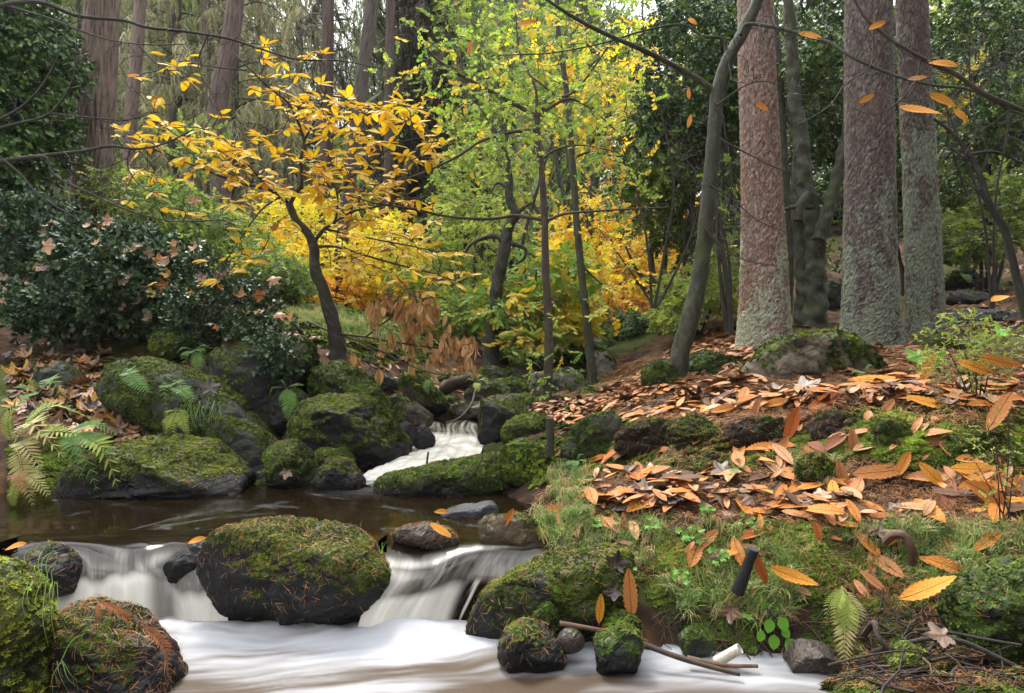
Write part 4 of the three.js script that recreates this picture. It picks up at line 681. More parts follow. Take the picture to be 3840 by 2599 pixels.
bigTrunk({ label: 'slimmer conifer trunk veiled in lichen beside the thickest trunk', kind: 'plates', seed: 8, red: 0.15, lichen: 1.1, lichenTop: 2.6, flare: 0.08, pts: [[2102, 780, 6.3], [2096, 600, 6.3], [2088, 400, 6.3], [2076, 150, 6.3], [2060, -200, 6.3], [2020, -1400, 6.3]], radii: [PXR(82, 6.3), PXR(80, 6.3), PXR(72, 6.3), PXR(68, 6.3), PXR(64, 6.3), PXR(58, 6.3), PXR(44, 6.3)], tint: [0.8, 0.82, 0.84] });
bigTrunk({ label: 'tall straight conifer with deeply ridged pinkish bark behind the holly', name: 'larch_tree', kind: 'ridged', seed: 11, pts: [[202, 560, 9], [208, 420, 9], [218, 250, 9], [228, 100, 9], [240, -150, 9], [270, -900, 9]], radii: [PXR(86, 9), PXR(80, 9), PXR(76, 9), PXR(72, 9), PXR(68, 9), PXR(62, 9), PXR(46, 9)] , rows: 560, cols: 150 });
bigTrunk({ label: 'slender conifer with pinkish bark leaning behind the ridged trunk', name: 'larch_tree', kind: 'ridged', seed: 12, pts: [[290, 560, 13], [293, 420, 13], [296, 280, 13], [308, 150, 13], [318, 0, 13], [350, -500, 13]], radii: [PXR(30, 13), PXR(28, 13), PXR(26, 13), PXR(26, 13), PXR(25, 13), PXR(24, 13), PXR(18, 13)], rows: 240, cols: 64 });
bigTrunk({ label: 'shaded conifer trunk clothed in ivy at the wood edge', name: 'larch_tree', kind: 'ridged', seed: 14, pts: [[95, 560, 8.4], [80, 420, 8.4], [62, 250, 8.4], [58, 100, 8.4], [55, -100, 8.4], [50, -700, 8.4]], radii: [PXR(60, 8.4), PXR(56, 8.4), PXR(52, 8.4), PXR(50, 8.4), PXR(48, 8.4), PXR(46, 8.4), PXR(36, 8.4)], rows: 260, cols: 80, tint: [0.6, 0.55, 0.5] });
bigTrunk({ label: 'crooked dark-barked conifer with a kinked stem behind the yellow tree', name: 'larch_tree', kind: 'ridged', seed: 16, pts: [[505, 560, 12.5], [500, 420, 12.5], [492, 300, 12.5], [498, 210, 12.5], [520, 110, 12.5], [538, -50, 12.5], [545, -500, 12.5]], radii: [PXR(46, 12.5), PXR(42, 12.5), PXR(40, 12.5), PXR(40, 12.5), PXR(38, 12.5), PXR(36, 12.5), PXR(32, 12.5)], rows: 300, cols: 80, tint: [0.75, 0.72, 0.75] });
bigTrunk({ label: 'thin straight pale conifer stem just behind the crooked one', name: 'larch_tree', kind: 'ridged', seed: 17, pts: [[470, 560, 15], [470, 300, 15], [468, 100, 15], [468, -400, 15]], radii: [PXR(20, 15), PXR(19, 15), PXR(18, 15), PXR(14, 15)], rows: 90, cols: 36, tint: [1.1, 1.15, 1.25] });
bigTrunk({ label: 'grey conifer trunk tilted towards the gap of white sky', name: 'larch_tree', kind: 'ridged', seed: 18, pts: [[762, 690, 10.5], [775, 560, 10.5], [795, 400, 10.5], [815, 230, 10.5], [838, 60, 10.5], [880, -300, 10.5]], radii: [PXR(24, 10.5), PXR(25, 10.5), PXR(27, 10.5), PXR(28, 10.5), PXR(28, 10.5), PXR(24, 10.5)], rows: 260, cols: 64, tint: [0.55, 0.6, 0.62] });
bigTrunk({ label: 'dark conifer trunk rising behind the hanging dead leaves', name: 'larch_tree', kind: 'ridged', seed: 19, pts: [[878, 720, 12], [880, 560, 12], [882, 400, 12], [885, 100, 12], [890, -300, 12]], radii: [PXR(24, 12), PXR(22, 12), PXR(22, 12), PXR(20, 12), PXR(18, 12)], rows: 200, cols: 56, tint: [0.5, 0.5, 0.5] });
bigTrunk({ label: 'brown conifer trunk standing directly behind the yellow tree stem', name: 'larch_tree', kind: 'ridged', seed: 29, pts: [[722, 690, 13], [728, 560, 13], [735, 400, 13], [742, 200, 13], [748, -200, 13]], radii: [PXR(32, 13), PXR(30, 13), PXR(28, 13), PXR(26, 13), PXR(22, 13)], rows: 200, cols: 56, tint: [0.55, 0.5, 0.48] });
bigTrunk({ label: 'distant orange-barked trunk down the valley', name: 'larch_tree', kind: 'ridged', seed: 20, pts: [[1040, 760, 20], [1038, 660, 20], [1036, 400, 20], [1036, -100, 20]], radii: [PXR(26, 20), PXR(22, 20), PXR(20, 20), PXR(14, 20)], rows: 80, cols: 32, tint: [1.6, 1.3, 0.9] });
bigTrunk({ label: 'distant grey trunk beside the orange-barked one', name: 'larch_tree', kind: 'ridged', seed: 21, pts: [[1118, 760, 18], [1118, 600, 18], [1120, 300, 18], [1122, -200, 18]], radii: [PXR(24, 18), PXR(22, 18), PXR(20, 18), PXR(14, 18)], rows: 80, cols: 32, tint: [0.9, 0.95, 1.1] });
bigTrunk({ label: 'farthest pale trunk glimpsed past the gnarled tree', name: 'larch_tree', kind: 'ridged', seed: 22, pts: [[1180, 720, 22], [1180, 560, 22], [1182, 300, 22], [1184, -200, 22]], radii: [PXR(22, 22), PXR(20, 22), PXR(18, 22), PXR(14, 22)], rows: 80, cols: 32, tint: [1.1, 1.15, 1.25] });

// ---------------------------------------------------------------- smaller trees in full view
const S = (list, w0, w1, d, o = {}) => ({ p: path(list.map((a) => [a[0], a[1], a[2] ?? d])), r0: PXR(w0, d), r1: PXR(w1, d), ...o });
tree({ name: 'gnarled_tree', label: 'black gnarled tree with broken hooked arms above the cascade', base: ground(1112, 845, 8), bark: 'dark', sides: 11, kind: 'round', tone: 'lime', size: 0.16, twigR: 0.004,
  stems: [S([[1110, 860], [1118, 740], [1130, 640], [1145, 560], [1155, 515], [1168, 488], [1156, 450], [1156, 395], [1145, 352], [1134, 318], [1118, 290]], 33, 10, 8, { lump: 0.16, n: 60, flare: 0.3 }), S([[1145, 558], [1130, 537], [1096, 541], [1068, 556], [1052, 580]], 16, 5, 8), S([[1152, 552], [1160, 553], [1192, 566], [1188, 588], [1170, 600]], 14, 5, 8), S([[1164, 492], [1180, 478], [1206, 460]], 16, 6, 8), S([[1155, 430], [1130, 415], [1112, 440]], 10, 3, 8), S([[1145, 352], [1150, 310], [1142, 270]], 10, 3, 8)],
  crown: [blob(1130, 300, 8, 120, 90, 0.8, 70), blob(1110, 470, 8, 120, 60, 0.7, 40)] });
tree({ name: 'forked_tree', label: 'thin dark tree forking into spreading arms with round green leaves', base: ground(1240, 905, 6.3), bark: 'brown', sides: 10, kind: 'round', tone: 'lime', tone2: 'mixed', mix2: 0.35, size: 0.13, twigR: 0.0038, droop: 0.1,
  stems: [S([[1240, 915], [1246, 800], [1243, 700], [1238, 600], [1236, 500], [1230, 400], [1222, 320], [1218, 262]], 21, 13, 6.3, { n: 60, flare: 0.25 }), S([[1218, 264], [1175, 240], [1075, 187, 6.1], [1008, 147, 5.9], [972, 116, 5.8], [930, 60, 5.7]], 13, 3, 6.3), S([[1222, 295], [1175, 298], [1092, 320, 6.1], [1042, 353, 6], [948, 397, 5.9], [900, 410, 5.9]], 10, 3, 6.3), S([[1235, 500], [1175, 490], [1108, 497, 6.1], [1008, 490, 6], [935, 473, 5.9], [858, 463, 5.8], [780, 440, 5.8]], 10, 3, 6.3), S([[1240, 502], [1275, 487], [1342, 480, 6.2], [1458, 473, 6.1], [1520, 470, 6.1]], 8, 2.5, 6.3), S([[1218, 264], [1250, 230], [1300, 210], [1350, 150], [1390, 90, 6.1]], 9, 3, 6.3), S([[1218, 262], [1215, 200], [1180, 120], [1170, 30]], 8, 3, 6.3), S([[1220, 262], [1290, 225], [1330, 240], [1400, 300], [1430, 350]], 8, 2, 6.3), S([[1232, 360], [1260, 340], [1320, 330], [1400, 345]], 6, 2, 6.3), S([[1240, 700], [1256, 688], [1262, 680]], 8, 4, 6.3)],
  crown: [blob(1050, 160, 6, 190, 120, 0.8, 150), blob(1270, 150, 6.2, 170, 120, 0.8, 110), blob(1120, 310, 6.1, 160, 80, 0.6, 80), blob(1360, 260, 6.2, 130, 110, 0.6, 60), blob(1240, 780, 6.3, 70, 130, 0.3, 34), blob(1400, 400, 6.2, 90, 70, 0.5, 26)] });
tree({ name: 'slender_tree', label: 'slender greenish trunk rising bare beside the thin forked tree', base: ground(1345, 875, 7.4), bark: 'green', sides: 10, kind: 'beech', tone: 'gold', tone2: 'lime', mix2: 0.4, size: 0.2, twigR: 0.004,
  stems: [S([[1346, 885], [1335, 760], [1322, 640], [1310, 520], [1303, 420], [1296, 320], [1288, 227], [1278, 150], [1268, 83], [1262, -60], [1250, -300]], 19, 10, 7.4, { n: 60, flare: 0.2 }), S([[1298, 360], [1340, 345], [1400, 355], [1450, 350]], 7, 2, 7.4), S([[1290, 240], [1240, 200], [1200, 170]], 7, 2, 7.4), S([[1285, 200], [1340, 150], [1400, 90]], 7, 2, 7.4), S([[1318, 600], [1360, 640], [1400, 660]], 6, 2, 7.4)],
  crown: [blob(1380, 200, 7.6, 120, 150, 0.8, 80), blob(1230, 120, 7.6, 90, 100, 0.6, 40), blob(1390, 600, 7.4, 70, 120, 0.5, 40)] });
tree({ name: 'leaning_tree', label: 'smooth grey-green trunk leaning over the leafy bank and forking above', base: ground(1535, 868, 5.2), bark: 'green', sides: 16, kind: 'none', twigR: 0.0042,
  stems: [S([[1532, 880], [1545, 800], [1572, 700], [1592, 600], [1605, 480], [1615, 370], [1622, 290], [1628, 210], [1650, 140], [1685, 75], [1720, 0], [1780, -200]], 41, 24, 5.2, { n: 80, lump: 0.07, flare: 0.25 }), S([[1628, 215], [1600, 190], [1550, 160], [1458, 113, 5], [1382, 80, 4.9], [1295, 35, 4.8], [1200, -30, 4.7]], 17, 6, 5.2, { n: 40 }), S([[1650, 140], [1640, 90], [1590, 80], [1555, 57], [1460, 70], [1380, 95], [1250, 120], [1130, 125]], 8, 2.5, 5.2, { n: 40 }), S([[1680, 80], [1693, 57], [1760, 62, 4.9], [1833, 82, 4.8], [1883, 97, 4.7], [1930, 127, 4.6], [2027, 170, 4.5], [2117, 193, 4.4], [2200, 203, 4.3], [2290, 247, 4.2], [2400, 290, 4.1]], 10, 4, 5, { n: 60 }), S([[1620, 310], [1680, 340], [1760, 380], [1810, 395]], 5, 1.5, 5.2), S([[1625, 240], [1700, 190], [1740, 185], [1800, 210]], 5, 1.5, 5.1), S([[1610, 420], [1660, 450], [1720, 500], [1790, 530]], 5, 1.5, 5.1), S([[1600, 520], [1640, 560], [1690, 590], [1780, 605]], 5, 1.5, 5.1), S([[1650, 140], [1655, 180], [1640, 230]], 8, 4, 5.2)],
  crown: [blob(1480, 90, 5, 240, 90, 0.5, 90), blob(1850, 130, 4.7, 220, 120, 0.4, 110), blob(1720, 420, 5.2, 110, 150, 0.3, 40), blob(2180, 230, 4.4, 150, 80, 0.3, 50), blob(1520, 260, 5.2, 120, 100, 0.4, 50)] });
tree({ name: 'knobbly_holly_tree', label: 'dark knobbly twin trunks with cut stubs between the two largest conifers', base: ground(1840, 742, 7.6), bark: 'green', sides: 14, kind: 'holly', tone: 'holly', tone2: 'green', mix2: 0.3, size: 0.2, per: 2, twigR: 0.004,
  stems: [S([[1848, 760], [1850, 660], [1852, 580], [1845, 500], [1828, 430], [1822, 370], [1818, 310], [1805, 240], [1800, 150], [1790, 20], [1780, -200]], 50, 22, 7.6, { n: 60, lump: 0.2, flare: 0.25 }), S([[1820, 755], [1822, 650], [1815, 540], [1805, 440], [1808, 330], [1795, 260]], 36, 14, 7.7, { lump: 0.2, trunk: true, n: 40 }), S([[1858, 545], [1872, 500], [1895, 420], [1912, 350], [1925, 290], [1940, 200], [1960, 60]], 34, 20, 7.5, { lump: 0.15 }), S([[1880, 480], [1905, 450], [1930, 430]], 22, 12, 7.5), S([[1842, 470], [1800, 470], [1770, 480]], 14, 8, 7.4), S([[1838, 440], [1815, 470], [1812, 500]], 24, 20, 7.4), S([[1782, 760], [1790, 650], [1792, 560], [1785, 430], [1778, 330], [1772, 200], [1760, 40]], 24, 14, 8.2, { trunk: true })],
  crown: [blob(1830, 150, 8.4, 110, 170, 0.9, 420, { gap: 1.5, cut: 0.0 }), blob(1880, 420, 8.8, 80, 160, 0.6, 160, { gap: 1.5, cut: 0.05 }), blob(1900, 250, 8.9, 90, 200, 0.6, 220, { gap: 1.5, cut: 0.0 })] });
for (const [i, [l, g0, s]] of [
  ['slim dark sapling with two upright stems beside the reddish trunk', [1655, 745, 7.2], [[[1657, 755], [1652, 660], [1640, 560], [1632, 470], [1622, 380]], [[1650, 755], [1636, 640], [1628, 520], [1640, 400]]]],
  ['many-stemmed grey-green sapling on the leafy slope', [1500, 690, 9.5], [[[1502, 700], [1490, 650], [1480, 600], [1478, 520], [1470, 420]], [[1502, 690], [1515, 640], [1535, 600], [1560, 540], [1580, 480]], [[1495, 670], [1510, 600], [1508, 520], [1500, 400]], [[1490, 650], [1450, 620], [1420, 560]], [[1500, 680], [1470, 660], [1440, 640], [1405, 645]]]],
  ['mossy-footed thin stem behind the leaning trunk', [1690, 660, 8.6], [[[1690, 670], [1700, 600], [1690, 520], [1700, 400]]]],
].entries()) tree({ name: 'sapling', label: l, base: ground(...g0), bark: i === 1 ? 'green' : 'dark', kind: 'beech', tone: 'green', size: 0.16, stems: s.map((q, k) => S(q, k ? 12 : 17, 5, g0[2], { trunk: true })), crown: [blob(g0[0], g0[1] - 250, g0[2], 90, 150, 0.6, 50)] });
tree({ name: 'dead_sapling', label: 'bent black dead sapling with bare crooked branches at the wood edge', base: ground(2330, 700, 5), bark: 'dark', kind: 'none', twigR: 0.004,
  stems: [S([[2330, 720], [2305, 620], [2280, 520], [2245, 460], [2225, 400], [2200, 350], [2160, 300], [2120, 270]], 20, 7, 5), S([[2245, 465], [2215, 430], [2190, 410]], 8, 3, 5), S([[2225, 400], [2240, 350], [2235, 320]], 7, 3, 5), S([[2200, 350], [2260, 345], [2320, 370]], 9, 3, 5), S([[2210, 370], [2170, 345], [2130, 300]], 6, 2, 5)],
  crown: [blob(2200, 330, 5, 110, 90, 0.4, 26)] });
// the tree beyond the frame whose branches reach in from the side
tree({ name: 'overhanging_tree', label: 'bare dark branches reaching in over the holly from a tree beyond the frame', base: ground(-420, 1000, 4.2), bark: 'dark', sides: 10, kind: 'none', twigR: 0.0036,
  stems: [S([[-420, 1020], [-400, 700], [-380, 400], [-340, 100], [-300, -300]], 60, 34, 4.2, { n: 40, flare: 0.2 }), S([[-390, 480], [-150, 400], [35, 362], [100, 353], [180, 344], [253, 332], [310, 338], [367, 328], [437, 295]], 14, 3, 4.2, { n: 50 }), S([[-380, 420], [-150, 330], [33, 282], [113, 257], [165, 180], [173, 100], [180, 30]], 10, 2.2, 4.2, { n: 40 }), S([[113, 257], [160, 263], [220, 268], [287, 272], [360, 253]], 5, 2, 4.2), S([[-360, 300], [-100, 300], [33, 253], [93, 197], [130, 130], [150, 60]], 8, 2, 4), S([[80, 356], [105, 358], [120, 393], [200, 437], [300, 480], [393, 502], [483, 500], [540, 498]], 6, 2, 4.1, { n: 40 }), S([[-385, 450], [-120, 300], [33, 383], [83, 437], [187, 500], [287, 523], [340, 535]], 6, 2, 4, { n: 40 }), S([[-340, 120], [-100, 40], [90, 5, 4.3], [173, 35, 4.4], [283, 47, 4.5], [333, 62, 4.5], [423, 72, 4.6], [520, 88, 4.7], [587, 110, 4.8], [677, 135, 4.9], [775, 138, 5], [880, 160, 5]], 11, 3, 4.5, { n: 60 }), S([[-340, 80], [-100, 0], [90, 35], [183, 70], [260, 93], [343, 102], [420, 100]], 7, 2, 4.4, { n: 40 }), S([[317, 105], [350, 140], [383, 160], [430, 200], [470, 230]], 4, 1.5, 4.5), S([[470, 78], [450, 150], [490, 230], [520, 320]], 4, 1.5, 4.7), S([[295, 335], [290, 380], [330, 430], [390, 440]], 4, 1.5, 4.2)],
  crown: [blob(180, 180, 4.2, 180, 150, 0.4, 60), blob(300, 420, 4.1, 180, 120, 0.4, 50), blob(560, 160, 4.8, 300, 110, 0.5, 90)] });
tree({ name: 'overhanging_tree', label: 'grey branch with hanging twigs crossing in front of the lichen trunk', base: ground(2700, 900, 4.6), bark: 'brown', kind: 'none', twigR: 0.0034, sides: 10,
  stems: [S([[2700, 930], [2690, 500], [2670, 0], [2650, -500]], 60, 40, 4.6, { flare: 0.2, n: 30 }), S([[2680, 330], [2500, 300], [2400, 280], [2290, 238], [2217, 203], [2167, 167], [2090, 130], [2023, 90], [1983, 57], [1960, 35], [1920, -40]], 16, 5, 4.2, { n: 60 }), S([[1983, 60], [1982, 110], [1975, 150], [1917, 193], [1883, 240], [1810, 283]], 5, 2, 4.2, { n: 30 }), S([[2088, 130], [2083, 173], [2062, 205], [2040, 230], [1983, 260], [1935, 245]], 5, 2, 4.2, { n: 30 }), S([[2217, 203], [2208, 240], [2215, 300], [2190, 350]], 4, 2, 4.2), S([[2170, 168], [2120, 150], [2040, 110], [1990, 30]], 5, 2, 4.2), S([[2040, 230], [2100, 225], [2130, 215]], 3, 1.5, 4.2)],
  crown: [blob(2060, 130, 4.2, 190, 100, 0.3, 70), blob(2230, 120, 4.2, 110, 90, 0.3, 40)] });

tree({ name: 'twiggy_shrub', label: 'tangle of thin bare brown twigs before the tall dark holly', category: 'shrub', base: ground(1480, 690, 7.6), bark: 'twig', kind: 'none', twigR: 0.0032, sides: 6,
  stems: [S([[1480, 700], [1470, 560], [1440, 420], [1400, 300]], 8, 3, 7.6), S([[1485, 700], [1510, 560], [1530, 420], [1500, 250]], 8, 3, 7.6), S([[1490, 700], [1560, 560], [1600, 430], [1640, 350]], 7, 3, 7.6), S([[1480, 690], [1420, 600], [1360, 520]], 6, 2, 7.6)], crown: [blob(1420, 300, 7.6, 130, 130, 0.7, 160), blob(1560, 420, 7.6, 120, 150, 0.7, 170), blob(1400, 520, 7.6, 120, 110, 0.6, 120)] });
tree({ name: 'twiggy_shrub', label: 'fan of thin dark twigs between the leaning and reddish trunks', category: 'shrub', base: ground(1660, 730, 7.4), bark: 'twig', kind: 'none', twigR: 0.0032, sides: 6,
  stems: [S([[1660, 740], [1650, 560], [1600, 420], [1530, 330]], 8, 3, 7.4), S([[1662, 740], [1640, 560], [1660, 420], [1640, 260]], 8, 3, 7.4), S([[1664, 740], [1640, 600], [1560, 480]], 6, 2, 7.4)], crown: [blob(1610, 420, 7.4, 90, 150, 0.5, 180), blob(1560, 340, 7.4, 80, 80, 0.5, 80)] });
tree({ name: 'twiggy_shrub', label: 'bare twigs arching in front of the spreading holly', category: 'shrub', base: ground(2250, 690, 6.5), bark: 'twig', kind: 'none', twigR: 0.003, sides: 6,
  stems: [S([[2250, 700], [2230, 480], [2170, 300], [2120, 180]], 7, 3, 6.5), S([[2255, 700], [2260, 450], [2290, 250], [2250, 90]], 7, 3, 6.5)], crown: [blob(2200, 200, 6.5, 120, 140, 0.5, 190), blob(2230, 400, 6.5, 90, 110, 0.4, 90)] });
// ---------------------------------------------------------------- the small yellow chestnut
const veinTex = (() => { // veins and mottling of a leaf: u across, v along
  const w = 128, h = 256, d = new Uint8Array(w * h * 4);
  for (let j = 0; j < h; j++) for (let i = 0; i < w; i++) {
    const u = Math.abs(i / (w - 1) - 0.5) * 2, v = j / h, k = (j * w + i) * 4;
    const side = Math.abs(((v * 15 - u * 1.9) % 1 + 1) % 1 - 0.5) * 2, vein = Math.max(smooth(0.90, 1, side) * (1 - u * 0.5) * 0.8, smooth(0.07, 0.02, u));
    const m = 0.88 + 0.16 * fbm(i * 0.05, v * 14, 3, 3) + 0.10 * fbm(i * 0.2, v * 50, 8, 2), q = clamp(m - 0.24 * vein - 0.12 * smooth(0.75, 1, u) * (0.5 + fbm(i * 0.1, v * 20, 5, 2)));
    d[k] = 255 * clamp(q + 0.02); d[k + 1] = 255 * q * (0.98 - 0.08 * vein); d[k + 2] = 255 * q * (0.94 - 0.1 * vein); d[k + 3] = 255;
  }
  const t = new THREE.DataTexture(d, w, h); t.magFilter = t.minFilter = THREE.LinearFilter; t.colorSpace = THREE.SRGBColorSpace; t.needsUpdate = true; return t;
})();
const chestnutLeaf = [0, 1, 2, 3].map((i) => leafGeo({ len: 1, wid: 0.40 + 0.05 * (i % 2), teeth: 7, fold: 0.16 + 0.08 * i, curl: [0.35, 0.7, 0.15, 0.5][i], twist: [0, 0.4, -0.3, 0.2][i], stalk: 0.1, seed: 30 + i }));
const sunLeafMats = [[0.92, 0.66, 0.016], [0.92, 0.60, 0.014], [0.92, 0.73, 0.03], [0.90, 0.50, 0.012], [0.86, 0.74, 0.04], [0.40, 0.17, 0.03]].map((c) => phys({ color: new THREE.Color(...c), map: veinTex, roughness: 0.95, side: side2, transmission: 0.48, thickness: 0 }));
{
  const r = rng(42), base = ground(765, 805, 6), root = thing('yellow_chestnut_tree', 'small crooked tree full of bright yellow leaves above the boulders', 'tree', base);
  const d = 6, trunk = new Wood('dark', 3), limb = new Wood('dark', 4), tw = new Wood('dark', 5), sk = new Skeleton();
  const T = line(path([[768, 820, d], [766, 780, d], [752, 720, d], [735, 660, d], [716, 615, d], [712, 560, d], [700, 530, d], [672, 500, d], [656, 462, d]]), 60);
  trunk.tube(T, PXR(38, d), PXR(15, d), 14, 0.10, 0.25); sk.add(T.slice(40));
  const L = [
    [[[657, 465, d], [672, 436, d], [684, 420, 5.9], [683, 360, 5.8], [690, 325, 5.8], [678, 280, 5.7], [655, 235, 5.6], [612, 200, 5.5], [560, 150, 5.4], [530, 120, 5.4]], 11, 3],
    [[[656, 463, d], [630, 440, 5.9], [590, 425, 5.8], [545, 415, 5.7], [490, 395, 5.6], [440, 375, 5.5], [380, 350, 5.4], [320, 330, 5.3], [275, 320, 5.3]], 9, 2],
    [[[714, 548, d], [735, 520, d], [758, 505, 6], [765, 440, 6], [745, 395, 6], [700, 340, 6]], 9, 2.5], [[[690, 330, 5.8], [725, 320, 5.8], [760, 305, 5.8], [800, 270, 5.8], [850, 250, 5.8], [900, 240, 5.8]], 7, 2],
    [[[758, 505, 6], [800, 480, 5.9], [850, 470, 5.8], [900, 460, 5.8], [960, 450, 5.7]], 6, 2], [[[712, 560, d], [760, 560, 5.9], [830, 580, 5.7], [900, 600, 5.6], [980, 620, 5.5], [1040, 640, 5.5]], 7, 2], [[[735, 520, d], [790, 530, 6], [860, 545, 5.9], [940, 560, 5.8], [1030, 580, 5.7]], 6, 2],
    [[[690, 320, 5.8], [720, 260, 5.7], [740, 200, 5.6], [735, 150, 5.5]], 6, 2], [[[765, 440, 6], [800, 400, 6], [850, 360, 6], [920, 320, 5.9], [980, 310, 5.8]], 6, 2], [[[640, 445, 5.9], [600, 470, 5.8], [560, 520, 5.6], [520, 580, 5.5], [490, 610, 5.4]], 5, 2], [[[610, 430, 5.8], [560, 370, 5.6], [500, 310, 5.5], [450, 290, 5.4], [380, 290, 5.3]], 5, 1.5], [[[560, 160, 5.4], [470, 150, 5.3], [400, 140, 5.2], [360, 160, 5.2]], 4, 1.5]];
  for (const [p, a, b] of L) { const q = line(path(p), 40); limb.tube(q, PXR(a, d), PXR(b, d), 6, 0.08); sk.add(q); }
  // clusters of leaves: [x, y, half width, half height, clusters]
  const zones = [[400, 135, 40, 25, 6], [430, 170, 30, 22, 4], [355, 220, 10, 8, 1], [300, 175, 8, 4, 1], [600, 120, 60, 30, 6], [728, 125, 28, 30, 3], [620, 190, 50, 25, 6], [690, 180, 40, 20, 4], [735, 220, 45, 25, 6], [490, 260, 25, 18, 2], [300, 320, 40, 30, 9], [340, 300, 60, 25, 7], [400, 300, 60, 30, 12], [450, 330, 60, 40, 18], [330, 380, 50, 35, 9], [430, 380, 50, 30, 7], [520, 360, 50, 40, 18], [560, 400, 60, 30, 16], [600, 350, 50, 60, 16], [660, 260, 50, 50, 16], [720, 270, 60, 40, 16], [780, 240, 50, 30, 14], [850, 230, 70, 25, 16], [900, 260, 50, 35, 15], [950, 290, 50, 20, 8], [985, 310, 30, 25, 6], [960, 345, 50, 30, 9], [860, 290, 60, 40, 17], [780, 320, 60, 40, 20], [700, 400, 60, 50, 22], [760, 400, 70, 50, 32], [840, 400, 60, 50, 24], [920, 380, 50, 40, 10], [880, 460, 70, 40, 22], [800, 490, 70, 40, 26], [620, 430, 50, 30, 11], [560, 450, 40, 40, 8], [640, 510, 40, 30, 8], [570, 550, 40, 40, 8], [500, 600, 40, 40, 7], [540, 600, 30, 20, 4], [920, 530, 60, 40, 16], [1000, 590, 60, 40, 13], [950, 640, 60, 40, 12], [1050, 620, 30, 30, 5], [860, 590, 60, 40, 14], [780, 580, 60, 40, 13], [330, 450, 60, 30, 4], [420, 480, 50, 30, 3], [980, 470, 30, 30, 4]];
  const clusters = [];
  for (const [x, y, a, b, n] of zones) for (let i = 0; i < n * 0.74; i++) { const t = r() * 6.28, q = Math.sqrt(r()); clusters.push(at(x + Math.cos(t) * q * a, y + Math.sin(t) * q * b, 5.75 - clamp((760 - x) / 500) * 0.4 + (r() - 0.5) * 1.1)); }
  const dist = new Map(clusters.map((c) => [c, Math.min(...sk.n.map((k) => k.p.distanceToSquared(c)))])); clusters.sort((a, b) => dist.get(a) - dist.get(b));
  const leaves = [];
  for (const c of clusters) {
    const { pts, L: ll } = sk.reach(c, r, 0.05); tw.tube(pts, 0.0035 + Math.min(0.006, ll * 0.006), 0.002, 4, 0);
    const n = 2 + Math.floor(r() * 4), head = r() * 6.28, low = -0.15 - 0.5 * r(), end = pts[pts.length - 1].clone().sub(pts[Math.max(0, pts.length - 2)]).normalize();
    for (let i = 0; i < n; i++) {
      const a = head + (i - n / 2) * (0.65 + 0.25 * r()), dir = V3(Math.cos(a), low + (r() - 0.5) * 0.5, Math.sin(a)).addScaledVector(end, 0.5).normalize();
      const nrm = V3((r() - 0.5) * 0.9, 1, (r() - 0.5) * 0.9 + 0.35), x = V3().crossVectors(nrm, dir).normalize(), y = V3().crossVectors(dir, x);
      leaves.push({ p: c.clone().addScaledVector(dir, 0.012), q: new THREE.Quaternion().setFromRotationMatrix(new THREE.Matrix4().makeBasis(x, y, dir)), s: 0.070 + 0.065 * r(), g: Math.floor(r() * 4), m: [0, 0, 1, 1, 2, 2, 3, 4][Math.floor(r() * 8)] });
      if (r() < 0.03) leaves[leaves.length - 1].m = 5;
    }
  }
  trunk.build('trunk', root, woodMat, base); const lm = limb.build('limbs', root, woodMat, base); lm.userData.kind = 'stuff'; const tm = tw.build('twigs', root, woodMat, base); tm.userData.kind = 'stuff';
  leaves.sort((a, b) => b.s / -b.p.z - a.s / -a.p.z);
  leaves.forEach((e) => e.p.sub(base));
  for (const e of leaves.slice(0, 300)) { const m = mesh('leaf', chestnutLeaf[e.g], sunLeafMats[e.m], root); m.position.copy(e.p); m.quaternion.copy(e.q); m.scale.setScalar(e.s); }
  const rest = leaves.slice(300), um = phys({ map: veinTex, roughness: 0.95, side: side2, transmission: 0.4, thickness: 0 });
  for (let g = 0; g < 4; g++) { const l = rest.filter((e) => e.g === g).map((e) => ({ ...e, c: sunLeafMats[e.m].color.toArray() })); copies('foliage', chestnutLeaf[g], um, l, root); }
}
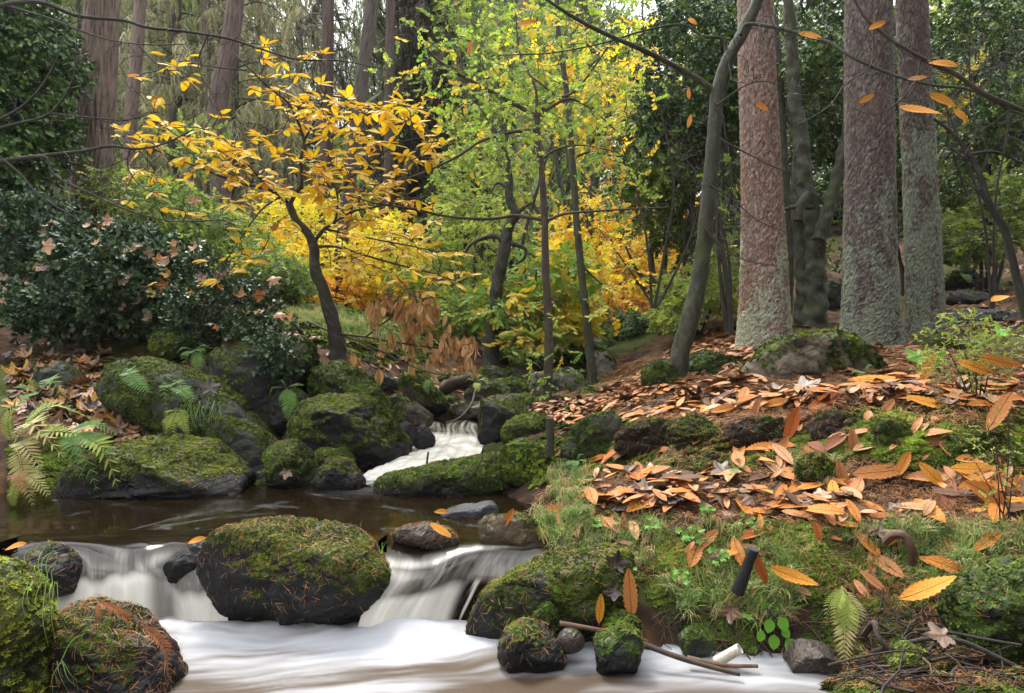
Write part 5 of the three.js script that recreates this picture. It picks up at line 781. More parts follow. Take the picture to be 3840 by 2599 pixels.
// branch of dead leaves hanging over the boulders
{
  const r = rng(61), d = 5.6, base = ground(860, 800, 6.2), root = thing('broken_branch', 'fallen branch hung with limp tan dead leaves over the dark hollow', 'branch', base), w = new Wood('dark', 9), sk = new Skeleton();
  for (const [p, a, b] of [[[[700, 730, 6.3], [760, 755, 6], [830, 765, 5.8], [920, 780, 5.6], [1000, 790, 5.5], [1070, 780, 5.5]], 7, 2], [[[830, 765, 5.8], [890, 720, 5.7], [940, 690, 5.6], [990, 670, 5.6]], 5, 2], [[[760, 755, 6], [850, 790, 5.7], [930, 830, 5.5], [1000, 850, 5.4], [1060, 850, 5.4]], 5, 1.5], [[[770, 755, 6], [790, 800, 5.8], [800, 840, 5.7]], 3, 1.5], [[[850, 790, 5.7], [840, 830, 5.6], [850, 860, 5.6]], 3, 1]]) { const q = line(path(p), 24); w.tube(q, PXR(a, d), PXR(b, d), 5); sk.add(q); }
  const zones = [[910, 670, 50, 25, 12], [900, 710, 60, 30, 22], [960, 700, 50, 30, 20], [980, 740, 60, 30, 22], [1040, 780, 40, 20, 18], [980, 800, 60, 25, 14], [900, 760, 40, 20, 8], [800, 820, 25, 25, 4], [850, 840, 20, 20, 3], [1060, 820, 20, 30, 5], [890, 690, 40, 20, 8]];
  const shapes = [leafGeo({ len: 1, wid: 0.42, n: 6, fold: 0.55, curl: 0.5, twist: 0.7, stalk: 0.12, seed: 51 }), leafGeo({ len: 1, wid: 0.36, n: 6, fold: 0.7, curl: -0.4, twist: -0.6, stalk: 0.12, seed: 52 })];
  const mats = [[0.60, 0.36, 0.15], [0.68, 0.44, 0.20], [0.48, 0.26, 0.10]].map((c) => phys({ color: new THREE.Color(...c), map: veinTex, roughness: 1, side: side2, transmission: 0.25, thickness: 0 }));
  const todo = [];
  for (const [x, y, a, b, n] of zones) for (let i = 0; i < n; i++) { const c = at(x + (r() * 2 - 1) * a, y + (r() * 2 - 1) * b, d + (r() - 0.5) * 0.5); todo.push(c); }
  for (const c of todo) {
    const { pts } = sk.reach(c, r, -0.02); w.tube(pts, 0.003, 0.0015, 3, 0); const n = 1 + Math.floor(r() * 2.3);
    for (let i = 0; i < n; i++) { const m = mesh('leaf', shapes[Math.floor(r() * 2)], mats[Math.floor(r() * 3)], root); m.position.copy(c).sub(base); m.quaternion.setFromUnitVectors(Z1, V3((r() - 0.5) * 0.7, -1, (r() - 0.5) * 0.7).normalize()).multiply(new THREE.Quaternion().setFromAxisAngle(Z1, r() * 6.28)); m.scale.setScalar(0.09 + 0.05 * r()); }
  }
  w.build('branch', root, woodMat, base);
}
// ---------------------------------------------------------------- shrubs, hollies and the wood behind
const bush = (name, label, px, py, d, stemTo, crown, o = {}) => tree({ name, label, category: o.category ?? (name.includes('tree') ? 'tree' : 'shrub'), base: ground(px, py, d), stems: stemTo.map((q, i) => S([[px + (i - stemTo.length / 2) * 6, py + 20], [lerp(px, q[0], 0.3) + 8, lerp(py, q[1], 0.4)], [lerp(px, q[0], 0.75) - 5, lerp(py, q[1], 0.75)], q], o.w ?? 10, 3, d, { trunk: o.trunk ?? false })), crown, ...o });
// hollies on the shady bank
bush('holly_bush', 'wide dark glossy holly sprawling over the bank behind the leaf litter', 200, 800, 6.3, [[80, 560], [250, 520], [380, 600], [150, 480]], [blob(130, 610, 6.4, 170, 100, 0.8, 1000, { gap: 1.8, cut: 0.0 }), blob(330, 640, 6.4, 150, 100, 0.8, 900, { gap: 1.8, cut: 0.0 }), blob(180, 700, 6.1, 180, 60, 0.6, 480, { gap: 1.8, cut: -0.12 }), blob(60, 510, 6.9, 110, 50, 0.8, 330), blob(280, 560, 6.8, 120, 45, 0.7, 330)], { kind: 'holly', tone: 'blueholly', size: 0.155, droop: 0, per: 2, bark: 'green' });
bush('holly_bush', 'lower holly trailing over the squared boulder towards the stream', 540, 790, 5.9, [[520, 640], [620, 700], [450, 680]], [blob(510, 690, 6, 110, 60, 0.6, 420, { gap: 2, cut: -0.1 }), blob(600, 740, 5.6, 70, 40, 0.4, 190, { gap: 2.5, cut: 0 }), blob(620, 800, 5.1, 50, 40, 0.2, 60, { gap: 3, cut: 0 }), blob(430, 750, 5.9, 80, 35, 0.4, 130, { gap: 2.5, cut: 0 })], { kind: 'holly', tone: 'blueholly', size: 0.12, droop: 0.1, per: 2, bark: 'green' });
bush('ivy_holly_tree', 'tall holly dark with ivy around the shaded trunk', 40, 600, 7.6, [[60, 40], [90, 100], [0, 200], [90, 250]], [blob(60, 130, 7.8, 90, 150, 0.8, 420, { gap: 1.1, cut: -0.12 }), blob(40, 330, 7.6, 90, 140, 0.8, 380, { gap: 1.1, cut: -0.12 }), blob(-60, 250, 7.2, 100, 250, 0.6, 240)], { kind: 'holly', tone: 'holly', size: 0.22, droop: 0.3, per: 2 });
bush('hazel_bush', 'fresh green bushy shrub behind the holly', 420, 680, 9.2, [[300, 430], [420, 420], [520, 480], [580, 560]], [blob(300, 450, 9.4, 90, 60, 0.9, 260), blob(400, 500, 9.2, 110, 80, 0.9, 420), blob(500, 550, 9, 110, 80, 0.8, 420), blob(600, 620, 8.6, 100, 60, 0.7, 330), blob(420, 600, 8.6, 140, 60, 0.6, 360), blob(440, 330, 10, 60, 60, 0.5, 80)], { kind: 'beech', tone: 'green', tone2: 'lime', mix2: 0.45, size: 0.17, per: 2 });
bush('box_bush', 'dense small-leaved green shrub on the grassy knoll', 660, 690, 8.4, [[640, 620], [690, 640]], [blob(650, 640, 8.4, 70, 45, 0.5, 330), blob(560, 660, 8.2, 60, 40, 0.5, 200)], { kind: 'beech', tone: 'green', size: 0.10, per: 2, droop: 0 });
bush('beech_sapling', 'young beech glowing yellow-orange behind the yellow tree', 800, 690, 11, [[700, 520], [820, 480], [900, 540], [620, 560]], [blob(640, 570, 11, 90, 60, 0.8, 200, { tone: 'gold' }), blob(760, 600, 11, 130, 80, 0.9, 420, { tone: 'yellow' }), blob(880, 580, 10.6, 100, 100, 0.9, 420, { tone: 'yellow' }), blob(820, 660, 10.4, 150, 40, 0.6, 260, { tone: 'orange' }), blob(680, 500, 12, 110, 60, 0.9, 260, { tone: 'yellow' }), blob(930, 640, 10, 70, 60, 0.5, 170, { tone: 'mixed' })], { kind: 'beech', tone: 'gold', size: 0.22, per: 1, trunk: true });
bush('beech_sapling', 'young beech with clear yellow leaves above the knoll', 860, 690, 13, [[900, 440], [780, 430], [960, 520]], [blob(860, 480, 13, 140, 70, 1, 300), blob(700, 560, 14, 140, 80, 1, 300), blob(960, 600, 12, 90, 90, 0.8, 160)], { kind: 'beech', tone: 'yellow', tone2: 'lime', mix2: 0.4, size: 0.26, per: 1, trunk: true });
bush('hazel_sapling', 'lime-green hazel sapling beyond the cascade', 1060, 800, 9.4, [[1040, 560], [1090, 480], [1000, 640]], [blob(1050, 560, 9.6, 90, 120, 0.8, 330, { gap: 1.2 }), blob(1080, 700, 9.2, 80, 60, 0.6, 230), blob(1020, 720, 9.0, 60, 40, 0.5, 120), blob(1080, 430, 10, 100, 100, 0.8, 300, { gap: 1.2 })], { kind: 'round', tone: 'lime', size: 0.17, per: 2, trunk: true });
bush('chestnut_sapling', 'low sapling with long yellow-green leaves over the dark bank', 1220, 800, 8.4, [[1150, 680], [1280, 640], [1220, 600]], [blob(1160, 700, 8.4, 90, 60, 0.6, 130, { tone: 'mixed' }), blob(1260, 640, 8.6, 100, 80, 0.7, 150, { tone: 'mixed' }), blob(1200, 760, 8.2, 80, 30, 0.5, 120, { tone: 'mixed' }), blob(1290, 720, 8.6, 60, 40, 0.5, 120, { tone: 'yellow' })], { kind: 'slim', tone: 'mixed', size: 0.17, per: 2, trunk: true });
bush('beech_tree', 'beech in orange and gold leaf behind the slender trunk', 1380, 760, 11.5, [[1340, 400], [1430, 300], [1480, 500], [1280, 300]], [blob(1340, 540, 11.5, 110, 110, 0.9, 420, { gap: 1.1, cut: 0.02 }), blob(1440, 600, 11, 100, 90, 0.8, 330, { tone: 'gold' }), blob(1420, 380, 12, 120, 130, 0.9, 380, { tone: 'orange', gap: 1.1, cut: 0.02 }), blob(1330, 240, 12.5, 140, 130, 0.9, 260, { tone: 'mixed', gap: 1.1, cut: 0.02 }), blob(1470, 170, 12.5, 120, 130, 0.9, 260, { tone: 'yellow', gap: 1.1, cut: 0.02 }), blob(1400, 690, 10.6, 120, 40, 0.6, 160, { tone: 'orange' }), blob(1570, 560, 12, 70, 90, 0.6, 160, { tone: 'orange' })], { kind: 'beech', tone: 'gold', size: 0.24, per: 1, trunk: true, w: 16 });
bush('beech_tree', 'pale gold beech filling the sky beyond the orange one', 1300, 740, 17, [[1250, 200], [1400, 150], [1150, 300]], [blob(1260, 400, 17, 160, 180, 1.4, 200, { gap: 0.6, tone: 'mixed' }), blob(1430, 220, 17, 160, 200, 1.4, 260, { gap: 0.6, tone: 'mixed' }), blob(1300, 60, 17, 200, 140, 1.4, 260, { gap: 0.6, tone: 'lime' }), blob(1160, 560, 16, 120, 120, 1, 130, { tone: 'lime' })], { kind: 'beech', tone: 'yellow', tone2: 'gold', mix2: 0.4, size: 0.34, per: 1, trunk: true, w: 16 });
bush('lime_tree', 'light green leafy tree rising behind the forked tree', 1130, 780, 12, [[1080, 200], [1180, 150], [1260, 300]], [blob(1070, 180, 12, 120, 150, 1, 420, { gap: 0.8 }), blob(1190, 90, 12, 130, 130, 1, 460, { gap: 0.8 }), blob(1050, 20, 12.5, 110, 90, 0.9, 260, { gap: 0.8 }), blob(1140, 320, 12, 120, 110, 0.9, 330, { gap: 0.8 }), blob(1090, 440, 11.6, 90, 90, 0.7, 200, { gap: 0.8 }), blob(1270, 240, 12, 90, 110, 0.7, 200, { gap: 0.8, tone: 'mixed' })], { kind: 'round', tone: 'lime', tone2: 'green', mix2: 0.5, size: 0.2, per: 1, trunk: true, w: 14 });
bush('holly_tree', 'tall dark holly towering behind the leaning trunk', 1560, 720, 8.8, [[1500, 200], [1580, 100], [1620, 350], [1560, 30]], [blob(1550, 150, 8.8, 100, 160, 0.9, 900, { gap: 1.5, cut: 0.0 }), blob(1590, 330, 8.8, 90, 130, 0.8, 650, { gap: 1.5, cut: 0.03 }), blob(1470, 440, 9, 90, 90, 0.7, 360, { gap: 1.2, tone: 'green' }), blob(1490, 320, 9.2, 80, 100, 0.6, 330, { gap: 1.2 }), blob(1640, 180, 9, 60, 160, 0.6, 380, { gap: 1.3, cut: -0.14 }), blob(1560, 520, 9.4, 80, 60, 0.5, 200, { gap: 1.3, tone: 'green' })], { kind: 'holly', tone: 'holly', tone2: 'green', mix2: 0.15, size: 0.17, per: 2, droop: 0.3, trunk: true });
bush('holly_tree', 'dark holly thicket filling the gap behind the lichen trunk', 2060, 720, 9.5, [[2040, 200], [1950, 300], [2000, 450]], [blob(1890, 480, 11, 70, 140, 0.7, 300, { gap: 1.2, cut: 0.05 }), blob(2030, 350, 9.5, 60, 260, 0.8, 480, { gap: 1.2, cut: 0.03 }), blob(1770, 300, 10.5, 60, 260, 0.8, 480, { gap: 1.2, cut: 0.03 }), blob(1880, 130, 11, 110, 120, 0.9, 520, { gap: 1.2, cut: 0.0 })], { kind: 'holly', tone: 'holly', tone2: 'green', mix2: 0.5, size: 0.19, per: 2, droop: 0.2, trunk: true });
bush('holly_tree', 'spreading holly with dead lower twigs beside the lichen trunk', 2240, 700, 9, [[2150, 250], [2250, 150], [2300, 350], [2200, 100]], [blob(2190, 120, 9, 110, 110, 0.9, 620, { gap: 1.2, cut: 0.03 }), blob(2200, 300, 9.3, 110, 110, 0.8, 520, { gap: 1.2, cut: 0.05 }), blob(2310, 200, 8.6, 80, 180, 0.8, 480, { gap: 1.2, cut: 0.03 }), blob(2180, 450, 10, 90, 90, 0.7, 300, { gap: 1.0, tone: 'green' }), blob(2300, 480, 9.5, 60, 80, 0.6, 160, { tone: 'olive' })], { kind: 'holly', tone: 'holly', tone2: 'green', mix2: 0.5, size: 0.18, per: 2, droop: 0.2, trunk: true });
bush('hazel_bush', 'bright lime shrub between the leaning trunk and slope', 1590, 740, 8.2, [[1560, 640], [1640, 650], [1520, 690]], [blob(1560, 660, 8.2, 70, 50, 0.6, 230), blob(1640, 650, 8.4, 50, 50, 0.5, 150), blob(1530, 710, 8, 50, 30, 0.4, 110), blob(1620, 560, 9, 50, 50, 0.5, 80)], { kind: 'beech', tone: 'lime', size: 0.15, per: 2 });
bush('hazel_bush', 'loose yellow-green shrub on the slope under the dead sapling', 2260, 640, 8.5, [[2230, 520], [2300, 480]], [blob(2230, 520, 8.6, 80, 60, 0.6, 180, { gap: 1.2 }), blob(2300, 440, 8.4, 60, 60, 0.5, 120), blob(2180, 560, 9, 70, 30, 0.5, 100)], { kind: 'beech', tone: 'lime', tone2: 'green', mix2: 0.5, size: 0.17, per: 2 });
bush('bramble_bush', 'dark low undergrowth filling the hollow beside the angular rocks', 1280, 810, 9, [[1260, 760], [1330, 750]], [blob(1260, 785, 9, 110, 28, 0.7, 200), blob(1420, 730, 10, 70, 26, 0.6, 140), blob(1170, 800, 8.8, 60, 20, 0.4, 80)], { kind: 'beech', tone: 'holly', tone2: 'green', mix2: 0.4, size: 0.2, per: 2 });
// conifers with hanging dark boughs
function conifer({ name = 'spruce_tree', label, px, py, d, top, w, tone = 'spruce', kind = 'spruce', n = 30, sizeK = 1, low = 0.1, group, bark = 'dark', spread = 1, per = 16, foot, tall }) {
  const seed = treeSeed++, r = rng(seed), base = foot ?? ground(px, py, d), root = thing(name, label, 'tree', base, group), tr = new Wood(bark, seed), li = new Wood('dark', seed + 1), spots = [];
  const H = tall ?? EYE - (top - CY) / F * d - base.y, T = line([base.clone(), base.clone().add(V3((r() - 0.5) * 0.3, H * 0.5, 0)), base.clone().add(V3((r() - 0.5) * 0.5, H, (r() - 0.5) * 0.4))], 20);
  tr.tube(T, PXR(w, d), PXR(w, d) * 0.45, 9, 0.05, 0.2); const c = curve(T);
  for (let i = 0; i < n; i++) {
    const t = low + (1 - low) * (i + r()) / n, p = c.getPoint(Math.min(1, t)), a = i * 2.4 + r(), L = H * 0.16 * (1.25 - 0.55 * t) * (0.7 + 0.6 * r()) * spread, dir = V3(Math.cos(a), 0.05, Math.sin(a));
    const q = [p, p.clone().addScaledVector(dir, L * 0.45).add(V3(0, 0.02 * L, 0)), p.clone().addScaledVector(dir, L).add(V3(0, -0.38 * L, 0))], b = line(q, 7); li.tube(b, 0.018 + 0.006 * L, 0.005, 4);
    const bc = curve(b);
    for (let k = 0; k < per; k++) { const f = 0.12 + 0.88 * r(), o = bc.getPoint(f), side = V3(-dir.z, 0, dir.x).multiplyScalar((r() < 0.5 ? -1 : 1) * (0.6 + 0.5 * r())), dd = dir.clone().multiplyScalar(0.5).add(side).add(V3(0, -0.35 - 0.5 * r(), 0)).normalize(); const set = TONES[tone]; spots.push({ p: o.sub(base), q: new THREE.Quaternion().setFromUnitVectors(Z1, dd), s: (0.45 + 0.45 * r()) * L * 0.55 * sizeK, c: hue(set[Math.floor(r() * 3)], r, 0.3) }); }
  }
  tr.build('trunk', root, woodMat, base); li.build('limbs', root, woodMat, base).userData.kind = 'stuff';
  sprays[kind].forEach((g, i, a) => copies('foliage', g, coniferMat, spots.filter((_, k) => k % a.length === i), root));
}
conifer({ label: 'dark drooping spruce hanging over the gap behind the yellow tree', px: 960, py: 740, d: 13, top: -150, w: 34, tone: 'brownspruce', n: 84, per: 24, spread: 1.0, low: 0.2 });
conifer({ label: 'grey-green spruce with fine hanging twigs beside the white sky', px: 735, py: 680, d: 16, top: -260, w: 30, tone: 'spruce', kind: 'larch', n: 54, per: 16, spread: 0.75 });
conifer({ label: 'spruce with dim green boughs under the dark drooping one', px: 1010, py: 730, d: 17, top: 100, w: 26, tone: 'olive', n: 40, per: 14 });
conifer({ label: 'bare-twigged larch between ridged and crooked trunks', px: 385, py: 600, d: 15, top: -200, w: 34, tone: 'larch', kind: 'larch', n: 70, per: 18, bark: 'brown', low: 0.05, spread: 1.1 });
conifer({ label: 'golden faded larch far behind the crooked trunk', px: 600, py: 640, d: 20, top: -200, w: 30, tone: 'larch', kind: 'larch', n: 70, per: 16, bark: 'brown', low: 0.05 });
conifer({ label: 'tawny larch far behind the slender leaning conifer', px: 290, py: 560, d: 21, top: -200, w: 30, tone: 'larch', kind: 'larch', n: 70, per: 16, bark: 'brown', low: 0.05 });
conifer({ label: 'dark spruce in the corner behind the ivy holly', px: 20, py: 540, d: 13, top: -200, w: 34, tone: 'spruce', n: 54, per: 16 });
conifer({ label: 'dark spruce shutting off the view behind the big trunks', px: 1930, py: 600, d: 17, top: -300, w: 34, tone: 'spruce', n: 70, per: 16, spread: 1.2 });
conifer({ label: 'dark spruce high on the slope behind the dead sapling', px: 2330, py: 520, d: 16, top: -300, w: 34, tone: 'spruce', n: 64, per: 16, spread: 1.1 });
conifer({ label: 'pale green larch at the head of the valley', px: 880, py: 690, d: 26, top: -50, w: 26, tone: 'olive', kind: 'larch', n: 60, per: 14 });
conifer({ label: 'fine-twigged larch behind the kinked trunk', px: 540, py: 620, d: 15, top: -250, w: 22, tone: 'larch', kind: 'larch', n: 80, per: 18, bark: 'brown', low: 0.03 });
conifer({ label: 'grey larch with hanging twigs behind the ridged trunk', px: 170, py: 560, d: 16, top: -250, w: 24, tone: 'olive', kind: 'larch', n: 80, per: 18, low: 0.03 });
conifer({ label: 'misty larch behind the yellow tree crown', px: 680, py: 640, d: 24, top: -250, w: 26, tone: 'larch', kind: 'larch', n: 90, per: 18, bark: 'brown', low: 0.03, spread: 1.2 });
conifer({ label: 'misty spruce at the head of the wood', px: 450, py: 600, d: 26, top: -250, w: 26, tone: 'olive', kind: 'larch', n: 90, per: 18, low: 0.03, spread: 1.2 });
for (const [px, d, tone, l] of [[120, 24, 'olive', 'grey-green larch deep in the wood behind the ivy holly'], [260, 30, 'larch', 'pale larch deep in the wood between the ridged trunks'], [360, 24, 'olive', 'hazy larch deep in the wood behind the bare-twigged one'], [940, 30, 'olive', 'dull larch deep in the wood behind the drooping spruce'], [1100, 26, 'olive', 'dull larch deep in the wood behind the light green tree'], [1240, 30, 'olive', 'dull larch deep in the wood above the orange beech']]) conifer({ name: 'larch_tree', label: l, px, py: 650, d, top: -420, w: 26, tone, kind: 'larch', n: 100, per: 18, bark: 'brown', low: 0.03, spread: 1.25, sizeK: 1.25 });
conifer({ label: 'dim spruce behind the tall dark holly', px: 1640, py: 620, d: 16, top: -300, w: 30, tone: 'spruce', n: 60, per: 15 });
// the far wood: separate small trees
{
  const kinds = [['lime', 'green', 'far tree in fresh green leaf closing the valley'], ['yellow', 'gold', 'far tree in yellow leaf closing the valley'], ['green', 'olive', 'far tree in dull green leaf closing the valley'], ['gold', 'orange', 'far tree in orange leaf closing the valley']];
  const r = rng(900), list = [[60, 26, 2], [200, 30, 2], [330, 28, 1], [460, 32, 2], [560, 26, 1], [660, 30, 0], [780, 24, 1], [860, 34, 2], [960, 34, 0], [1040, 36, 2], [1150, 38, 0], [1250, 30, 2], [1340, 30, 3], [1450, 28, 0], [1600, 26, 1], [1700, 22, 2], [1800, 24, 2], [1900, 24, 0], [2060, 22, 2], [2160, 22, 1], [2280, 24, 2], [2420, 22, 2], [-80, 24, 2]];
  for (const [px, d, k] of list) {
    const b = ground(px, 700, d), [, by] = seenAt(b.x, b.y, b.z), top = (px > 760 && px < 900 ? 240 : px > 480 && px < 600 ? 130 : -160) + r() * 160, mid = (by + top) / 2;
    tree({ name: 'far_tree', label: kinds[k][2], category: 'tree', group: ['far green trees', 'far yellow trees', 'far dull green trees', 'far orange trees'][k], base: b, bark: 'brown', stems: [S([[px, by + 10], [px + 8, mid], [px + (r() - 0.5) * 40, top]], 16, 4, d)], crown: [blob(px, mid + 80, d, 80, (by - top) * 0.40, 1.6, 190, { gap: 0.35, cut: -0.12 }), blob(px, mid - 120, d, 85, (by - top) * 0.36, 1.6, 220, { gap: 0.35, cut: -0.15, tone: k === 1 || k === 3 ? 'lime' : undefined })], kind: 'beech', tone: kinds[k][0], tone2: kinds[k][1], mix2: 0.4, size: 0.62, per: 2, twigR: 0.01 });
  }
}

// the wood goes on all round: spruces on the near side of the stream shut out the low sky
{
  const r = rng(1200);
  for (const [x, z, h] of [[4.2, 5.2, 16], [7.2, 2.2, 15], [8.6, -2.2, 16], [-7, 8, 17], [8, 8, 17], [-12, 3, 17], [12, 3, 17]])
    conifer({ label: 'tall dense spruce downstream of the falls on the near bank', group: 'spruces on the near bank', px: 0, py: 0, d: 6, top: 0, w: 60, tone: 'spruce', n: 60, per: 16, spread: 1.2, low: 0.08, sizeK: 1.3, foot: V3(x, landY(x, z) - 0.05, z), tall: h });
}
// ---------------------------------------------------------------- what lies on the ground
// where the sight line through a spot of the photograph meets the ground
function hit(px, py, d0 = 1.95, d1 = 30) {
  let a = d0, prev = null;
  for (let d = d0; d < d1; d *= 1.006) { const p = at(px, py, d), g = landY(p.x, p.z); if (p.y <= g) { p.y = g; return p; } a = d; }
  return null;
}
const zone = (poly, n, r, fn, d0, d1) => {
  let x0 = 1e9, x1 = -1e9, y0 = 1e9, y1 = -1e9; for (const [x, y] of poly) { x0 = Math.min(x0, x); x1 = Math.max(x1, x); y0 = Math.min(y0, y); y1 = Math.max(y1, y); }
  for (let i = 0, k = 0; i < n && k < n * 20; k++) { const x = lerp(x0, x1, r()), y = lerp(y0, y1, r()); if (!inside(poly, x, y)) continue; i++; const p = hit(x, y, d0, d1); if (p) fn(p, landNormal(p.x, p.z), x, y); }
};
const lying = (n, head, tilt, r) => { const nn = n.clone().add(V3((r() - 0.5) * tilt, 0, (r() - 0.5) * tilt)).normalize(); return turnTo(nn, head); };
const dryLeaf = [0, 1, 2, 3, 4].map((i) => leafGeo({ len: 1, wid: 0.30 + 0.04 * (i % 3), teeth: 10, fold: [0.08, 0.22, 0.32, 0.15, 0.42][i], curl: [0.3, 0.9, -0.5, 0.6, 0.4][i], twist: [0.1, 0.5, -0.4, -0.7, 0.3][i], stalk: 0.09, tip: 0.92, lift: 0.13, seed: 70 + i }));
dryLeaf.forEach((g) => g.translate(0, 0, -0.5));
const dryMats = [[0.58, 0.205, 0.030], [0.68, 0.27, 0.042], [0.60, 0.26, 0.075], [0.48, 0.125, 0.014], [0.58, 0.27, 0.105], [0.72, 0.33, 0.03], [0.25, 0.085, 0.03], [0.60, 0.36, 0.18], [0.15, 0.075, 0.04]].map((c) => phys({ color: new THREE.Color(...c), map: veinTex, roughness: 0.62, specularIntensity: 0.6, side: side2, bumpMap: veinTex, bumpScale: 0.004 }));
function mapleGeo(seed, cup) {           // five pointed lobes
  const r = rng(seed), rim = [], tips = [[-2.25, 0.66], [-1.1, 0.92], [0, 1], [1.1, 0.92], [2.25, 0.66]];
  const notch = [[-1.7, 0.50], [-0.55, 0.54], [0.55, 0.54], [1.7, 0.50]];
  rim.push([Math.PI * 0.97, 0.16]);
  for (let i = 4; i >= 0; i--) { const [a, l] = tips[i]; rim.push([a + 0.36, l * 0.72], [a + 0.27, l * 0.70], [a + 0.17, l * 0.88], [a, l], [a - 0.17, l * 0.88], [a - 0.27, l * 0.70], [a - 0.36, l * 0.72]); if (i) rim.push(notch[i - 1]); }
  rim.push([-Math.PI * 0.97, 0.16]);
  const pos = [0, 0, 0], uv = [0.5, 0.1], idx = [];
  for (const ring of [0.5, 1]) for (const [a, l] of rim) { const x = Math.sin(a) * l * ring * 0.5, z = Math.cos(a) * l * ring * 0.5, q = Math.hypot(x, z); pos.push(x, cup * q * q * 2 + 0.06 * noise(x * 5 + seed, z * 5, 2) - 0.10 * Math.abs(Math.sin(a * 2.5)) * q, z); uv.push(0.5 + x * 0.9, 0.45 + z * 0.9); }
  const n = rim.length;
  for (let i = 0; i < n - 1; i++) idx.push(0, 1 + i, 2 + i, 1 + i, 1 + n + i, 2 + n + i, 1 + i, 2 + n + i, 2 + i);
  const b = pos.length / 3; pos.push(-0.012, 0, -0.02, 0.012, 0, -0.02, 0.05, 0.05, -0.55); uv.push(0.5, 0.5, 0.5, 0.5, 0.5, 0.5); idx.push(b, b + 1, b + 2);
  const g = new THREE.BufferGeometry(); g.setAttribute('position', new THREE.Float32BufferAttribute(pos, 3)); g.setAttribute('uv', new THREE.Float32BufferAttribute(uv, 2)); g.setIndex(idx); g.computeVertexNormals(); return g;
}
const mapleLeaf = [mapleGeo(1, 0.15), mapleGeo(2, 0.6), mapleGeo(3, -0.4), mapleGeo(4, 0.9)];
const MAPLE = { grey: [0.30, 0.22, 0.17], tan: [0.52, 0.33, 0.19], dark: [0.075, 0.055, 0.05], ochre: [0.56, 0.34, 0.05], orange: [0.48, 0.21, 0.05], silver: [0.52, 0.48, 0.44], brown: [0.20, 0.11, 0.06], green: [0.16, 0.42, 0.03] };
const mapleMats = Object.fromEntries(Object.entries(MAPLE).map(([k, c]) => [k, std({ color: new THREE.Color(...c), map: veinTex, roughness: 0.5, side: side2 })]));
